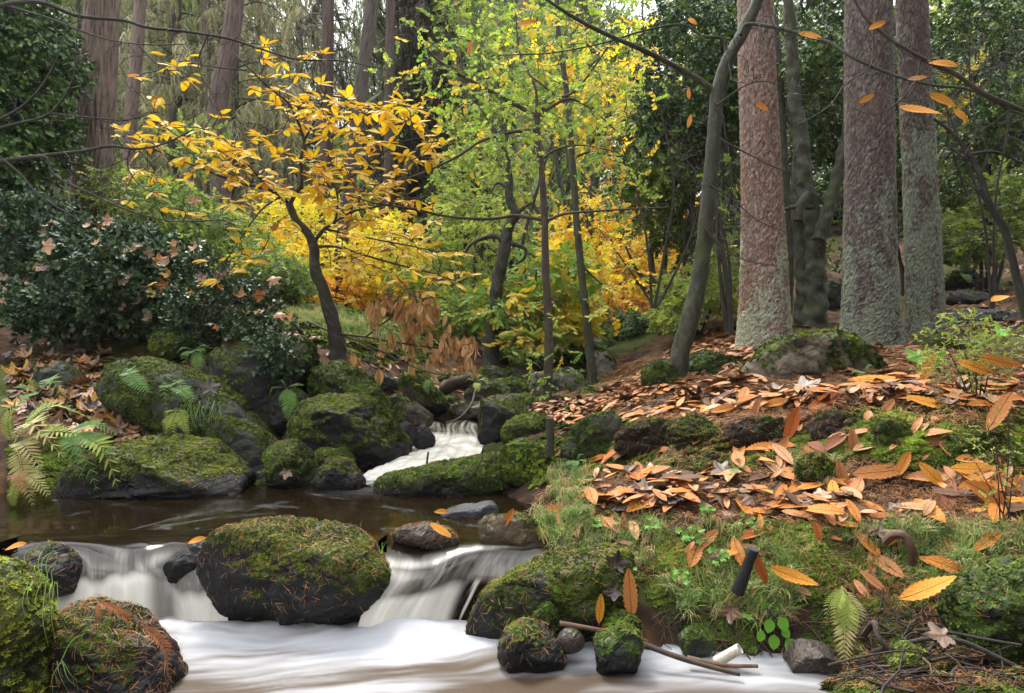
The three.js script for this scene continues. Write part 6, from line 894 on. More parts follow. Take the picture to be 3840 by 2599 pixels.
// chestnut leaves in drifts
{
  const r = rng(201), leaves = [];
  const lay = (poly, n, lo, hi, label, group, d0, d1) => zone(poly, n * 1.7, r, (p, nn) => fbm(p.x * 2.6, 7, p.z * 2.6, 2) + 0.3 * (r() - 0.5) > -0.09 && leaves.push({ p: p.add(V3(0, 0.008 + 0.02 * r(), 0)), q: lying(nn, r() * 6.28, 0.26, r), s: lerp(lo * 0.75, hi * 1.1, Math.pow(r(), 1.8)), g: Math.floor(r() * 5), m: [0, 1, 1, 2, 2, 2, 3, 4, 4, 4, 5, 6, 7, 7, 7, 8, 8][Math.floor(r() * 17)], label, group }), d0, d1);
  lay([[1330, 915], [1480, 880], [1700, 858], [1900, 868], [2060, 850], [2200, 840], [2324, 830], [2324, 940], [2100, 925], [1900, 915], [1760, 930], [1600, 945], [1480, 960], [1400, 965]], 290, 0.09, 0.18, 'orange-brown chestnut leaf in the drift on top of the bank', 'chestnut leaves on the bank top');
  lay([[1330, 1075], [1400, 1020], [1500, 1075], [1620, 1060], [1760, 1010], [1800, 1040], [1860, 1090], [2000, 1110], [2200, 1080], [2324, 1090], [2324, 1190], [2150, 1185], [1900, 1190], [1700, 1180], [1450, 1165], [1330, 1150], [1300, 1110]], 200, 0.09, 0.175, 'orange-brown chestnut leaf in the drift on the lower shelf of the bank', 'chestnut leaves on the shelf');
  lay([[1400, 985], [1500, 960], [1800, 950], [2000, 960], [2250, 980], [2250, 1060], [1900, 1040], [1600, 1060], [1420, 1050]], 30, 0.10, 0.17, 'dry chestnut leaf caught on the steep mossy riser', 'chestnut leaves on the riser');
  lay([[1230, 1180], [1500, 1200], [1900, 1210], [2200, 1220], [2200, 1330], [1800, 1400], [1500, 1340], [1300, 1240]], 26, 0.08, 0.15, 'dry chestnut leaf caught in the grassy slope', 'chestnut leaves in the grass');
  lay([[1260, 960], [1330, 930], [1420, 960], [1330, 1040], [1270, 1060]], 24, 0.08, 0.14, 'dry chestnut leaf by the mossy block at the bank corner', 'chestnut leaves at the bank corner');
  leaves.sort((a, b) => b.s / -b.p.z - a.s / -a.p.z);
  for (const e of leaves.slice(0, 285)) { const m = mesh('chestnut_leaf', dryLeaf[e.g], dryMats[e.m], scene); m.position.copy(e.p); m.quaternion.copy(e.q); m.scale.setScalar(e.s); tag(m, e.label, 'leaf', e.group); }
  const um = std({ map: veinTex, roughness: 0.55, side: side2 }), rest = leaves.slice(285).map((e) => ({ ...e, c: dryMats[e.m].color.toArray() }));
  zone([[1180, 930], [1330, 900], [1450, 850], [1560, 780], [1700, 700], [1720, 800], [1500, 880], [1400, 930], [1250, 960]], 620, r, (p, n) => rest.push({ p: p.add(V3(0, 0.01, 0)), q: lying(n, r() * 6.28, 0.6, r), s: 0.07 + 0.07 * r(), g: Math.floor(r() * 5), c: hue([0.42, 0.19, 0.07], r, 0.4) }), 4, 14);
  zone([[2120, 640], [2324, 580], [2324, 760], [2130, 740]], 200, r, (p, n) => rest.push({ p: p.add(V3(0, 0.01, 0)), q: lying(n, r() * 6.28, 0.6, r), s: 0.06 + 0.06 * r(), g: Math.floor(r() * 5), c: hue([0.34, 0.15, 0.07], r, 0.4) }), 5, 14);
  zone([[560, 700], [1000, 720], [1100, 900], [900, 900], [700, 790]], 300, r, (p, n) => rest.push({ p: p.add(V3(0, 0.01, 0)), q: lying(n, r() * 6.28, 0.6, r), s: 0.06 + 0.06 * r(), g: Math.floor(r() * 5), c: hue([0.40, 0.19, 0.07], r, 0.4) }), 5, 12);
  zone([[1400, 860], [1560, 780], [1700, 740], [2120, 740], [2150, 850], [1700, 862], [1450, 900]], 420, r, (p, n) => rest.push({ p: p.add(V3(0, 0.01, 0)), q: lying(n, r() * 6.28, 0.5, r), s: 0.05 + 0.08 * r(), g: Math.floor(r() * 5), c: hue([0.36, 0.15, 0.045], r, 0.5) }), 4.2, 10);
  zone([[20, 780], [700, 760], [700, 900], [450, 900], [20, 1000]], 260, r, (p, n) => rest.push({ p: p.add(V3(0, 0.01, 0)), q: lying(n, r() * 6.28, 0.5, r), s: 0.05 + 0.06 * r(), g: Math.floor(r() * 5), c: hue([0.26, 0.13, 0.06], r, 0.5) }), 3.8, 9);
  const all = new THREE.Group(); all.name = 'leaf_litter'; tag(all, 'thin scatter of small brown leaves over slopes and path', 'leaf litter', null, 'stuff'); scene.add(all);
  for (let g = 0; g < 5; g++) copies('litter', dryLeaf[g], um, rest.filter((e) => e.g === g), all);
}
// maple leaves on the shady slope
{
  const r = rng(305), leaves = [], tones = ['grey', 'tan', 'tan', 'dark', 'ochre', 'orange', 'brown', 'grey', 'brown', 'tan'];
  zone([[20, 790], [240, 800], [250, 850], [330, 930], [420, 960], [440, 1010], [300, 1000], [200, 1010], [100, 980], [20, 950]], 330, r, (p, n) => leaves.push({ p, n }), 3.8, 8);
  zone([[420, 760], [660, 740], [700, 780], [520, 800], [430, 800]], 50, r, (p, n) => leaves.push({ p, n }), 4.5, 8);
  leaves.forEach((e) => { e.s = 0.10 + 0.10 * r(); e.t = tones[Math.floor(r() * tones.length)]; e.g = Math.floor(r() * 4); e.q = lying(e.n, r() * 6.28, 0.9, r); e.p.y += 0.012 + 0.02 * r(); });
  leaves.sort((a, b) => b.s / -b.p.z - a.s / -a.p.z);
  const words = { grey: 'greyish', tan: 'pale tan', dark: 'blackish wet', ochre: 'mottled yellow', orange: 'rusty orange', brown: 'dark brown' };
  for (const e of leaves.slice(0, 260)) { const m = mesh('maple_leaf', mapleLeaf[e.g], mapleMats[e.t], scene); m.position.copy(e.p); m.quaternion.copy(e.q); m.scale.setScalar(e.s); tag(m, `${words[e.t]} lobed leaf in the litter beside the long mossy boulder`, 'leaf', `${words[e.t]} maple leaves in the litter`); }
  for (let i = 0; i < 46; i++) { const pz = i % 2 ? hit(1340 + r() * 900, 890 + r() * 50) : hit(1340 + r() * 900, 1100 + r() * 80); if (!pz) continue; const tn = ['grey', 'brown', 'brown', 'dark', 'tan'][Math.floor(r() * 5)], m = mesh('maple_leaf', mapleLeaf[i % 4], mapleMats[tn], scene); m.position.copy(pz).add(V3(0, 0.012, 0)); m.quaternion.copy(lying(landNormal(pz.x, pz.z), r() * 6.28, 0.5, r)); m.scale.setScalar(0.09 + 0.07 * r()); tag(m, `${{ grey: 'greyish', brown: 'dark brown', dark: 'blackish wet', tan: 'pale tan' }[tn]} lobed leaf mixed into the orange drifts of the bank`, 'leaf', `${tn} lobed leaves in the orange drifts`); }
  // caught in the holly
  const caught = []; for (const [x, y, a, b, n, d] of [[130, 600, 150, 100, 26, 5.75], [330, 640, 140, 90, 24, 5.75], [520, 690, 100, 70, 18, 5.45], [620, 745, 60, 40, 8, 5.2]]) for (let i = 0; i < n; i++) caught.push([x + (r() * 2 - 1) * a, y + (r() * 2 - 1) * b, d + r() * 0.25]);
  for (const [x, y, d] of caught) { const m = mesh('maple_leaf', mapleLeaf[Math.floor(r() * 4)], mapleMats[['tan', 'orange', 'brown', 'tan', 'ochre', 'grey'][Math.floor(r() * 6)]], scene); m.position.copy(at(x, y, d)); m.quaternion.setFromEuler(new THREE.Euler(0.5 + r() * 0.8, r() * 6.28, (r() - 0.5) * 1.2)); m.scale.setScalar(0.09 + 0.07 * r()); tag(m, 'dead lobed leaf caught in the holly foliage', 'leaf', 'dead leaves caught in the holly'); }
}
// single leaves worth a description. [shape, tone, x, y, d or 0, length there, angle (0 right, 90 up), facing us 0..1, label]
const heroLeaf = (kind, tone, px, py, d, L, ang, face, label, parent, g = 1) => {
  const p = d ? at(px, py, d) : hit(px, py); const dd = -p.z, a = ang * Math.PI / 180, s = L * dd / F;
  const dir = V3(Math.cos(a), Math.sin(a) * lerp(0.35, 1, face), -Math.sin(a) * lerp(0.9, 0.15, face)).normalize(), look = V3(-p.x, EYE - p.y, dd).normalize(), nrm = UPV.clone().lerp(look, face).normalize();
  const x = V3().crossVectors(nrm, dir).normalize(), y = V3().crossVectors(dir, x);
  const m = kind === 'maple' ? mesh(parent ? 'leaf' : 'maple_leaf', mapleLeaf[g], mapleMats[tone], parent ?? scene) : mesh(parent ? 'leaf' : 'chestnut_leaf', dryLeaf[g], dryMats[tone], parent ?? scene);
  m.quaternion.setFromRotationMatrix(new THREE.Matrix4().makeBasis(x, y, dir)); m.scale.setScalar(s); m.position.copy(p).addScaledVector(nrm, 0.012 + (d ? 0 : 0.02 * face));
  if (parent) m.position.sub(parent.position); else tag(m, label, 'leaf'); return m;
};
for (const a of [
  ['chestnut', 4, 1937, 1015, 0, 72, 95, 0.85, 'upright tan serrated leaf standing alone on the riser above the shelf'], ['chestnut', 4, 1910, 1092, 0, 78, 98, 0.8, 'tan leaf standing on end beside the round tuft of grass'], ['chestnut', 2, 1995, 1088, 0, 120, 4, 0.7, 'long tan leaf lying level above a huddle of smaller leaves', null, 0], ['chestnut', 1, 2050, 1078, 0, 66, 58, 0.7, 'orange leaf rising behind the long level tan leaf'], ['chestnut', 5, 2116, 1092, 0, 76, -56, 0.75, 'yellow-orange leaf slanting down alone on green moss'], ['chestnut', 5, 2215, 1078, 0, 112, -6, 0.6, 'broad golden leaf under the bilberry twigs', null, 0], ['chestnut', 0, 2245, 1135, 0, 112, -42, 0.7, 'ribbed russet leaf slanting through the bilberry twigs'],
  ['chestnut', 3, 1797, 990, 0, 82, 68, 0.8, 'shiny orange-brown leaf propped against the bank hollow'], ['chestnut', 2, 1772, 1025, 0, 56, 52, 0.7, 'small tan leaf just below the shiny propped leaf'], ['chestnut', 2, 1430, 1348, 2.55, 112, 92, 0.92, 'large brown serrated leaf standing upright against black leaves', null, 0], ['chestnut', 5, 1362, 1382, 2.46, 66, 84, 0.95, 'vivid orange leaf standing upright over the mossy stone', null, 0], ['chestnut', 4, 1416, 1196, 0, 52, 98, 0.85, 'pinkish tan leaf standing in the grass by green cress'],
  ['chestnut', 3, 1727, 1292, 2.58, 72, 108, 0.9, 'glossy orange leaf leaning on the black peg', null, 0], ['chestnut', 5, 1800, 1312, 2.58, 108, -28, 0.7, 'long orange leaf sloping away from the black peg', null, 3], ['chestnut', 5, 2108, 1342, 2.36, 145, 16, 0.55, 'longest orange leaf with toothed edge before the big mossy rock', null, 3], ['chestnut', 1, 2150, 1297, 0, 96, -32, 0.6, 'folded orange leaf joining the longest leaf'], ['chestnut', 1, 2240, 1240, 0, 76, 30, 0.6, 'pale orange leaf pointing up the bank beside the big mossy rock'], ['chestnut', 3, 1856, 1212, 0, 50, -78, 0.9, 'oval orange leaf hanging on a stem above the grass'],
  ['chestnut', 0, 1152, 1178, 2.93, 50, 62, 0.75, 'orange leaf draped on the brown stone at the bank corner'], ['chestnut', 0, 1262, 1168, 0, 50, -8, 0.7, 'orange leaf tipped over the grassy edge'], ['chestnut', 5, 1000, 1206, 2.86, 62, -38, 0.6, 'wet orange leaf plastered on the flat needle-strewn stone', null, 0], ['chestnut', 5, 1002, 1163, 3.3, 34, 0, 0.7, 'short orange leaf at the tip of the slate-blue stone'], ['chestnut', 5, 447, 1231, 2.84, 44, 14, 0.5, 'curled orange leaf lying over the small wet black stone'], ['chestnut', 5, 36, 1246, 2.72, 50, 15, 0.4, 'orange leaf on the low dark stone by the lime hummock'],
  ['chestnut', 2, 2268, 935, 2.9, 112, 52, 0.8, 'large ribbed tan leaf leaning up at the edge of the bank', null, 0], ['chestnut', 1, 2270, 822, 3.0, 92, -18, 0.7, 'broad orange leaf held up in the bilberry', null, 0], ['chestnut', 5, 2215, 838, 3.1, 80, -35, 0.6, 'golden leaf with curled edge behind the bilberry stems'], ['chestnut', 5, 2110, 922, 0, 100, -30, 0.45, 'golden leaf hanging over the rim of the moss', null, 0], ['chestnut', 4, 2012, 938, 0, 56, 48, 0.7, 'tan leaf alone on the brow of the bank'], ['chestnut', 1, 1640, 935, 0, 55, 10, 0.6, 'pale orange leaf at the brow beside the path'], ['chestnut', 4, 1716, 935, 0, 46, 72, 0.8, 'small tan leaf upright on bare needles at the brow'], ['chestnut', 1, 1760, 925, 0, 60, 12, 0.6, 'orange leaf cupped on the needle brow'], ['chestnut', 3, 1870, 920, 0, 80, 25, 0.6, 'ribbed orange leaf drooping into the bank hollow'],
  ['chestnut', 1, 2105, 835, 3.7, 75, 62, 0.8, 'orange leaf standing on edge beside the bright green leaf'], ['chestnut', 5, 1985, 868, 0, 120, -4, 0.35, 'very long golden leaf lying flat on top of the drift', null, 0],
  ['maple', 'silver', 1828, 885, 0, 82, 25, 0.45, 'silver-grey lobed leaf on top of the orange drift', null, 0], ['maple', 'silver', 1462, 1122, 0, 64, 150, 0.5, 'whitish lobed leaf at the front of the shelf drift'], ['maple', 'silver', 1640, 1080, 0, 62, 120, 0.5, 'whitish lobed leaf in the middle of the shelf drift', null, 0], ['maple', 'grey', 1992, 1222, 0, 56, 70, 0.7, 'grey lobed leaf beside the rust-red root', null, 0], ['maple', 'dark', 1400, 1285, 2.6, 66, 80, 0.8, 'black wet lobed leaf behind the large upright brown leaf'], ['maple', 'dark', 1395, 1345, 2.55, 60, 200, 0.7, 'second black wet lobed leaf pressed under the sloping rock'], ['maple', 'brown', 1658, 1385, 2.5, 62, 265, 0.85, 'brown lobed leaf hanging under the grassy bank'], ['maple', 'grey', 2140, 1448, 2.25, 84, 180, 0.5, 'grey-brown lobed leaf stretched over dead twigs', null, 0], ['maple', 'grey', 650, 1072, 3.85, 36, 262, 0.9, 'grey lobed leaf hanging down the rounded mossy boulder'], ['maple', 'dark', 476, 884, 4.45, 56, 100, 0.7, 'purple-grey lobed leaf on the very long mossy boulder', null, 0],
  ['maple', 'tan', 105, 560, 5.6, 50, 0, 0.8, 'pale tan lobed leaf perched high on the holly', null, 0], ['maple', 'tan', 440, 458, 5, 38, 80, 0.9, 'tan lobed leaf dangling beneath the yellow tree', null, 0], ['maple', 'ochre', 60, 880, 0, 44, 60, 0.6, 'bright yellow lobed leaf near the small grey-green boulder', null, 0],
  ['maple', 'green', 2085, 812, 3.9, 70, 200, 0.6, 'bright green lobed leaf low beside the bilberry', null, 0], ['maple', 'green', 2125, 812, 3.85, 56, -40, 0.6, 'second bright green leaf of the pair beside the bilberry', null, 0], ['maple', 'green', 2268, 758, 2.9, 56, 10, 0.5, 'green leaf poking above the bilberry', null, 0]]) heroLeaf(...a);
// leaves still on the hanging twigs
const hang = scene.children.filter((o) => o.name.startsWith('overhanging_tree') || o.name.startsWith('leaning_tree'));
const [leanT, overL, overR] = [hang.find((o) => o.name.startsWith('leaning')), hang.filter((o) => o.name.startsWith('overh'))[0], hang.filter((o) => o.name.startsWith('overh'))[1]];
for (const [px, py, d, L, a, f, t, g, o] of [[1967, 224, 4.15, 42, 30, 0.9, 5, 0, overR], [2088, 256, 4.1, 90, -38, 0.5, 5, 3, overR], [2082, 180, 4.15, 46, 8, 0.6, 4, 0, overR], [2140, 228, 4.15, 64, -35, 0.6, 5, 2, overR], [2182, 262, 4.1, 40, -50, 0.8, 5, 1, overR], [2140, 150, 4.15, 60, -32, 0.5, 5, 1, overR], [1990, 60, 4.15, 44, 30, 0.7, 5, 1, overR], [1845, 85, 4.75, 66, -20, 0.5, 5, 2, leanT], [1563, 212, 4.9, 30, 90, 0.9, 1, 0, leanT], [1565, 275, 4.9, 34, 75, 0.9, 5, 0, leanT], [1730, 243, 5, 34, -42, 0.7, 1, 2, leanT], [1572, 50, 4.9, 30, -50, 0.7, 5, 1, leanT], [1066, 110, 4.7, 38, 80, 0.9, 1, 0, leanT], [1195, 56, 4.7, 44, 15, 0.6, 5, 1, leanT], [1140, 110, 4.8, 20, 40, 0.7, 6, 0, leanT], [302, 174, 4.4, 32, -5, 0.6, 5, 0, overL], [355, 222, 4.4, 26, 10, 0.8, 5, 0, overL], [2270, 680, 2.9, 60, 30, 0.5, 5, 2, overR]]) { const m = heroLeaf('chestnut', t, px, py, d, L, a, f, '', o, g); }

// ---------------------------------------------------------------- needles, moss and grass over the ground
{
  const r = rng(410);
  const strew = (poly, n, d0, d1, k = 1) => zone(poly, n, r, (p, nn) => fallenNeedles.push({ p: p.add(V3(0, 0.003 + 0.012 * r(), 0)), q: lying(nn, r() * 6.28, 0.7, r), s: (0.8 + 0.7 * r()) * k, sy: k, c: needleTone(r) }), d0, d1);
  strew([[1300, 930], [1500, 870], [1900, 860], [2324, 840], [2324, 1000], [2000, 960], [1800, 960], [1500, 980], [1300, 1000]], 9000, 2.5, 6, 1.2);
  strew([[1250, 980], [1500, 960], [2324, 960], [2324, 1200], [1200, 1180]], 12000, 2.4, 5);
  strew([[1200, 1170], [2324, 1190], [2324, 1340], [1950, 1360], [1500, 1360], [1400, 1280]], 3200, 2, 3.2); strew([[1900, 1340], [2324, 1330], [2324, 1573], [1850, 1573], [1900, 1500], [1880, 1420]], 3200, 1.95, 3);
  strew([[1400, 880], [1560, 790], [1700, 750], [2120, 750], [2200, 850], [1700, 865], [1450, 905]], 6000, 4, 10, 1.7);
  strew([[20, 800], [450, 820], [450, 1000], [200, 1020], [20, 1000]], 2500, 3.8, 7, 1.5);
  strew([[1250, 900], [1450, 820], [1650, 740], [1700, 800], [1450, 930]], 5000, 4.5, 11, 1.8);
  const n = copies('fallen_needles', needleGeo, needleMat, fallenNeedles); tag(n, 'thin orange-brown larch needles strewn over stones and bank', 'needles', null, 'stuff');
  const lists = [[], [], []];
  const grow = (poly, n, s, bright, keep, d0, d1) => zone(poly, n, r, (p, nn) => { const k = fbm(p.x * 5, p.y * 5, p.z * 5 + 40, 3) + 0.3 * fbm(p.x * 20, 3, p.z * 20, 2); if (k < keep) return; lists[Math.floor(r() * 3)].push({ p, q: turnTo(nn, r() * 6.28), s: s * (0.6 + 0.9 * r()), c: mossTone(r, 0.25 + 1.1 * k, bright) }); }, d0, d1);
  grow(mossyBank, 16000, 0.014, [0.15, 0.22, 0.02], -0.06, 2.4, 5); grow(grassSlope, 7000, 0.013, [0.16, 0.22, 0.03], 0.0, 2.2, 4);
  grow([[1900, 930], [2324, 930], [2324, 1060], [2100, 1075], [1950, 1040]], 7000, 0.016, [0.17, 0.27, 0.02], -0.2, 2.4, 4);
  grow([[1250, 900], [1330, 920], [1290, 1090], [1200, 1110]], 3000, 0.014, [0.12, 0.18, 0.02], -0.15, 3, 5.5);
  grow([[1500, 1380], [2150, 1350], [2324, 1400], [2324, 1573], [2000, 1520], [1900, 1480], [1500, 1480]], 6000, 0.012, [0.10, 0.15, 0.02], 0.0, 2, 3);
  grow([[1880, 1500], [2324, 1480], [2324, 1590], [1860, 1590]], 4000, 0.012, [0.13, 0.18, 0.03], -0.02, 1.95, 3);
  grow([[20, 1000], [160, 1010], [240, 1120], [20, 1150]], 2500, 0.016, [0.12, 0.17, 0.02], -0.1, 3, 5);
  grow([[560, 690], [980, 720], [1000, 820], [850, 830], [700, 780], [560, 740]], 5000, 0.03, [0.18, 0.24, 0.03], -0.15, 5.5, 10);
  const grp = new THREE.Group(); grp.name = 'ground_moss'; tag(grp, 'patches of green moss over soil of the banks', 'moss', null, 'stuff'); scene.add(grp);
  lists.forEach((l, i) => copies('moss', tufts[i], mossMat, l, grp));
}
function bladeGeo(seed, n, spread, droop) {
  const r = rng(seed), pos = [], idx = []; let k = 0;
  for (let i = 0; i < n; i++) { const a = r() * 6.28, l = 0.6 + 0.6 * r(), w = 0.022 + 0.014 * r(), bx = (r() - 0.5) * 0.35, bz = (r() - 0.5) * 0.35, lean = spread * (0.3 + r()), c = Math.cos(a), s = Math.sin(a);
    for (let j = 0; j <= 4; j++) { const t = j / 4, o = lean * t * t * l, y = l * (t - droop * t * t * t), ww = w * (1 - t * 0.92); pos.push(bx + c * o - s * ww, y, bz + s * o + c * ww, bx + c * o + s * ww, y, bz + s * o - c * ww); if (j < 4) idx.push(k, k + 1, k + 2, k + 1, k + 3, k + 2); k += 2; } }
  const g = new THREE.BufferGeometry(); g.setAttribute('position', new THREE.Float32BufferAttribute(pos, 3)); g.setIndex(idx); g.computeVertexNormals(); return g;
}
const blades = [bladeGeo(1, 6, 0.5, 0.3), bladeGeo(2, 6, 0.8, 0.7), bladeGeo(3, 5, 0.35, 0.15)];
const grassMat = phys({ roughness: 1, side: side2, transmission: 0.3, thickness: 0 });
{
  const r = rng(512), lists = [[], [], []], tint = () => { const t = r(); return t < 0.42 ? hue([0.16, 0.27, 0.04], r, 0.3) : t < 0.62 ? hue([0.30, 0.38, 0.09], r, 0.25) : t < 0.92 ? hue([0.48, 0.38, 0.17], r, 0.3) : hue([0.09, 0.20, 0.04], r, 0.3); };
  const sow = (poly, n, s, keep, d0, d1, k = 0) => zone(poly, n, r, (p, nn) => { if (fbm(p.x * 3.2, 9, p.z * 3.2 + k, 3) < keep) return; const up = nn.clone().lerp(UPV, 0.55).add(V3((r() - 0.5) * 0.5, 0, (r() - 0.2) * 0.4)).normalize(); lists[Math.floor(r() * 3)].push({ p: p.add(V3(0, -0.006, 0)), q: turnTo(up, r() * 6.28), s: s * (0.5 + 0.9 * r()), c: tint() }); }, d0, d1);
  sow(grassSlope, 1900, 0.06, -0.02, 2.2, 3.6); sow([[1200, 1170], [1330, 1165], [1400, 1250], [1260, 1270]], 260, 0.08, -0.5, 2.4, 3.4); sow([[1500, 1330], [1800, 1330], [1780, 1430], [1560, 1420]], 300, 0.09, -0.2, 2.2, 3);
  sow([[580, 690], [780, 700], [790, 740], [600, 740]], 1500, 0.08, -0.5, 6, 10); sow([[700, 715], [960, 740], [940, 790], [740, 770]], 900, 0.12, -0.1, 5.5, 9); sow([[1250, 1060], [1360, 1080], [1330, 1150], [1240, 1140]], 260, 0.07, -0.3, 2.8, 4); sow([[1800, 1040], [1900, 1050], [1890, 1110], [1810, 1100]], 420, 0.06, -0.6, 2.6, 3.6); sow([[2000, 1195], [2324, 1200], [2324, 1260], [2050, 1260]], 500, 0.07, -0.2, 2.2, 3.2);
  const grp = new THREE.Group(); grp.name = 'grass'; tag(grp, 'tufts of green and straw-coloured grass on bank and knoll', 'grass', null, 'stuff'); scene.add(grp);
  lists.forEach((l, i) => copies('blades', blades[i], grassMat, l, grp));
}


// ---------------------------------------------------------------- moist air: the far wood pales a little
scene.fog = new THREE.FogExp2(0xe2e8e4, 0.0006);
// ---------------------------------------------------------------- ferns, bilberry, small plants
function frondGeo(seed, n, arch, droop) {       // a frond along +z with toothed side leaflets
  const r = rng(seed), list = [], pin = leafGeo({ len: 1, wid: 0.19, teeth: 6, fold: 0.05, curl: 0.25, stalk: 0, tip: 0.6, seed });
  const c = new THREE.CatmullRomCurve3([V3(0, 0, 0), V3(0.02, arch * 0.7, 0.33), V3(-0.01, arch, 0.66), V3(0.02, arch - droop, 1)]);
  const stem = new Wood('green', seed); stem.tube(c.getPoints(10), 0.010, 0.003, 3, 0); const sg = new THREE.BufferGeometry(); sg.setAttribute('position', new THREE.Float32BufferAttribute(stem.pos, 3)); sg.setIndex(stem.idx); sg.computeVertexNormals(); list.push(sg);
  for (let i = 0; i < n; i++) { const t = 0.16 + 0.84 * i / n, p = c.getPoint(t), tg = c.getTangent(t), l = 0.21 * Math.pow(Math.sin(Math.PI * clamp(0.16 + 0.80 * (i / n))), 0.8) * (1 - 0.25 * i / n) + 0.02; for (const sd of [-1, 1]) list.push(place(pin, p, [Math.asin(clamp(tg.y, -1, 1)) * -0.6 + 0.1 + (r() - 0.5) * 0.2, sd * (1.15 - 0.25 * t) + (r() - 0.5) * 0.12, sd * 0.15 + (r() - 0.5) * 0.3], l)); }
  return merge(list);
}
const fronds = [frondGeo(1, 15, 0.22, 0.25), frondGeo(2, 14, 0.30, 0.5), frondGeo(3, 16, 0.12, 0.1), frondGeo(4, 14, 0.2, 0.7)];
const fernMats = Object.fromEntries(Object.entries({ green: [0.10, 0.20, 0.03], fresh: [0.10, 0.21, 0.04], yellow: [0.26, 0.32, 0.05], pale: [0.46, 0.40, 0.16], rust: [0.30, 0.10, 0.03] }).map(([k, c]) => [k, phys({ color: new THREE.Color(...c), roughness: 1, side: side2, transmission: 0.3, thickness: 0 })]));
// each frond: [tip x, tip y] in the photograph from the crown of the fern
function fern(label, px, py, d, tips, tone, w = 1) {
  const root = at(px, py, d), o = thing('fern', label, 'fern', root), r = rng(Math.round(px * 7 + py));
  tips.forEach(([x, y, dd, tn], i) => { const tip = at(x, y, d + (dd ?? 0)), v = tip.clone().sub(root), L = v.length(), dir = v.normalize(), side = V3().crossVectors(UPV.clone().add(V3(0, 0, 0.4)), dir).normalize(), up = V3().crossVectors(dir, side); const m = mesh('frond', fronds[(i + Math.round(px)) % 4], fernMats[tn ?? tone], o); m.quaternion.setFromRotationMatrix(new THREE.Matrix4().makeBasis(side, up, dir)); m.scale.set(L * w, L, L); });
}
fern('large fern at the pool edge turning yellow above a pale drooping frond', 30, 1010, 3.75, [[120, 915], [150, 960, -0.1], [60, 900], [130, 1010, -0.2, 'pale'], [180, 990, -0.1], [10, 930], [90, 1060, -0.2, 'pale'], [200, 930, 0.2], [70, 1130, -0.15, 'pale']], 'yellow');
fern('fresh green fern leaning over the water beside the yellowing fern', 150, 985, 3.8, [[255, 1030, -0.1], [215, 1075, -0.15], [265, 985], [180, 1070, -0.2], [230, 960, 0.1], [275, 1070, -0.1, 'yellow']], 'fresh');
fern('fern hanging to the water with pale bleached fronds', 40, 1080, 3.65, [[110, 1125, -0.1, 'pale'], [72, 1140, -0.1, 'pale'], [30, 1150, -0.1, 'yellow'], [120, 1080], [50, 1120, -0.2, 'rust']], 'yellow');
fern('small fern in the litter above the yellowing fern', 90, 890, 4.6, [[30, 880], [60, 860], [140, 870], [150, 900, -0.2], [40, 920, -0.2]], 'green');
fern('bright fern on top of the very long mossy boulder', 275, 855, 4.5, [[320, 850, -0.1], [318, 880, -0.2], [250, 845, -0.1], [335, 895, -0.2], [300, 838, 0.1]], 'fresh');
fern('second small fern growing from the very long mossy boulder', 385, 880, 4.45, [[430, 890, -0.1], [438, 910, -0.2], [370, 900, -0.2], [410, 862], [365, 880, -0.1]], 'green');
fern('fern drooping beside the brow of the very long boulder', 400, 930, 4.35, [[375, 985, -0.1], [395, 1000, -0.1], [425, 985, -0.1], [370, 950, -0.1], [430, 950]], 'yellow');
fern('fern under the lower holly beside the squared boulder', 440, 795, 5.4, [[400, 800, -0.1], [470, 820, -0.1], [455, 850, -0.2], [415, 830, -0.2], [480, 790]], 'green');
fern('fern in the dark cleft beside the squared boulder', 650, 880, 4.95, [[690, 875], [640, 930, -0.1], [670, 940, -0.1], [610, 900], [660, 960, -0.15], [630, 860]], 'green');
fern('fern at the dark hollow under the grassy knoll', 785, 880, 5.5, [[830, 850], [760, 860], [815, 920, -0.1], [780, 930, -0.1], [840, 890]], 'green');
fern('little fern standing on the brown boulder beyond the cascade', 1078, 868, 6.2, [[1060, 842], [1100, 848], [1110, 870, -0.1], [1055, 865], [1085, 890, -0.2]], 'yellow');
fern('fern on the mossy peaked boulder', 965, 862, 5.9, [[985, 890, -0.1], [970, 895, -0.15], [1000, 880], [945, 850]], 'fresh');
fern('fern at the root of the gnarled tree', 1180, 830, 7.6, [[1140, 810], [1220, 810], [1160, 790], [1200, 785], [1230, 835]], 'green');
fern('fern clump on the leafy slope beside blue-grey rock', 1395, 760, 9, [[1360, 755], [1370, 735], [1410, 730], [1440, 745], [1425, 775]], 'green');
fern('fern clump at the foot of the lime shrub', 1540, 735, 7.8, [[1500, 730], [1515, 705], [1550, 700], [1590, 715], [1570, 750, -0.2], [1520, 760, -0.2]], 'fresh');
fern('fern on the slope behind the leaning trunk', 1610, 690, 8.2, [[1570, 680], [1600, 655], [1640, 660], [1655, 690], [1620, 715, -0.2]], 'yellow');
for (const [i, [x, y, d]] of [[2150, 590, 9], [2210, 560, 9.4], [2270, 590, 9], [2180, 620, 8.6], [2250, 530, 10], [2150, 530, 10.5], [2310, 550, 9]].entries()) fern(['fern on the slope above the mossy overhang', 'spreading fern high on the slope by a dark log', 'fern beside the needle path', 'fern right on top of the mossy overhang', 'fern below the loose shrub', 'small fern by the lichen trunk on the slope', 'fern under the dead sapling'][i], x, y, d, [[x - 55, y - 8], [x - 30, y - 34], [x + 10, y - 42], [x + 45, y - 22], [x + 60, y + 6], [x - 40, y + 18, -0.2], [x + 20, y + 24, -0.3]], i % 2 ? 'green' : 'yellow');
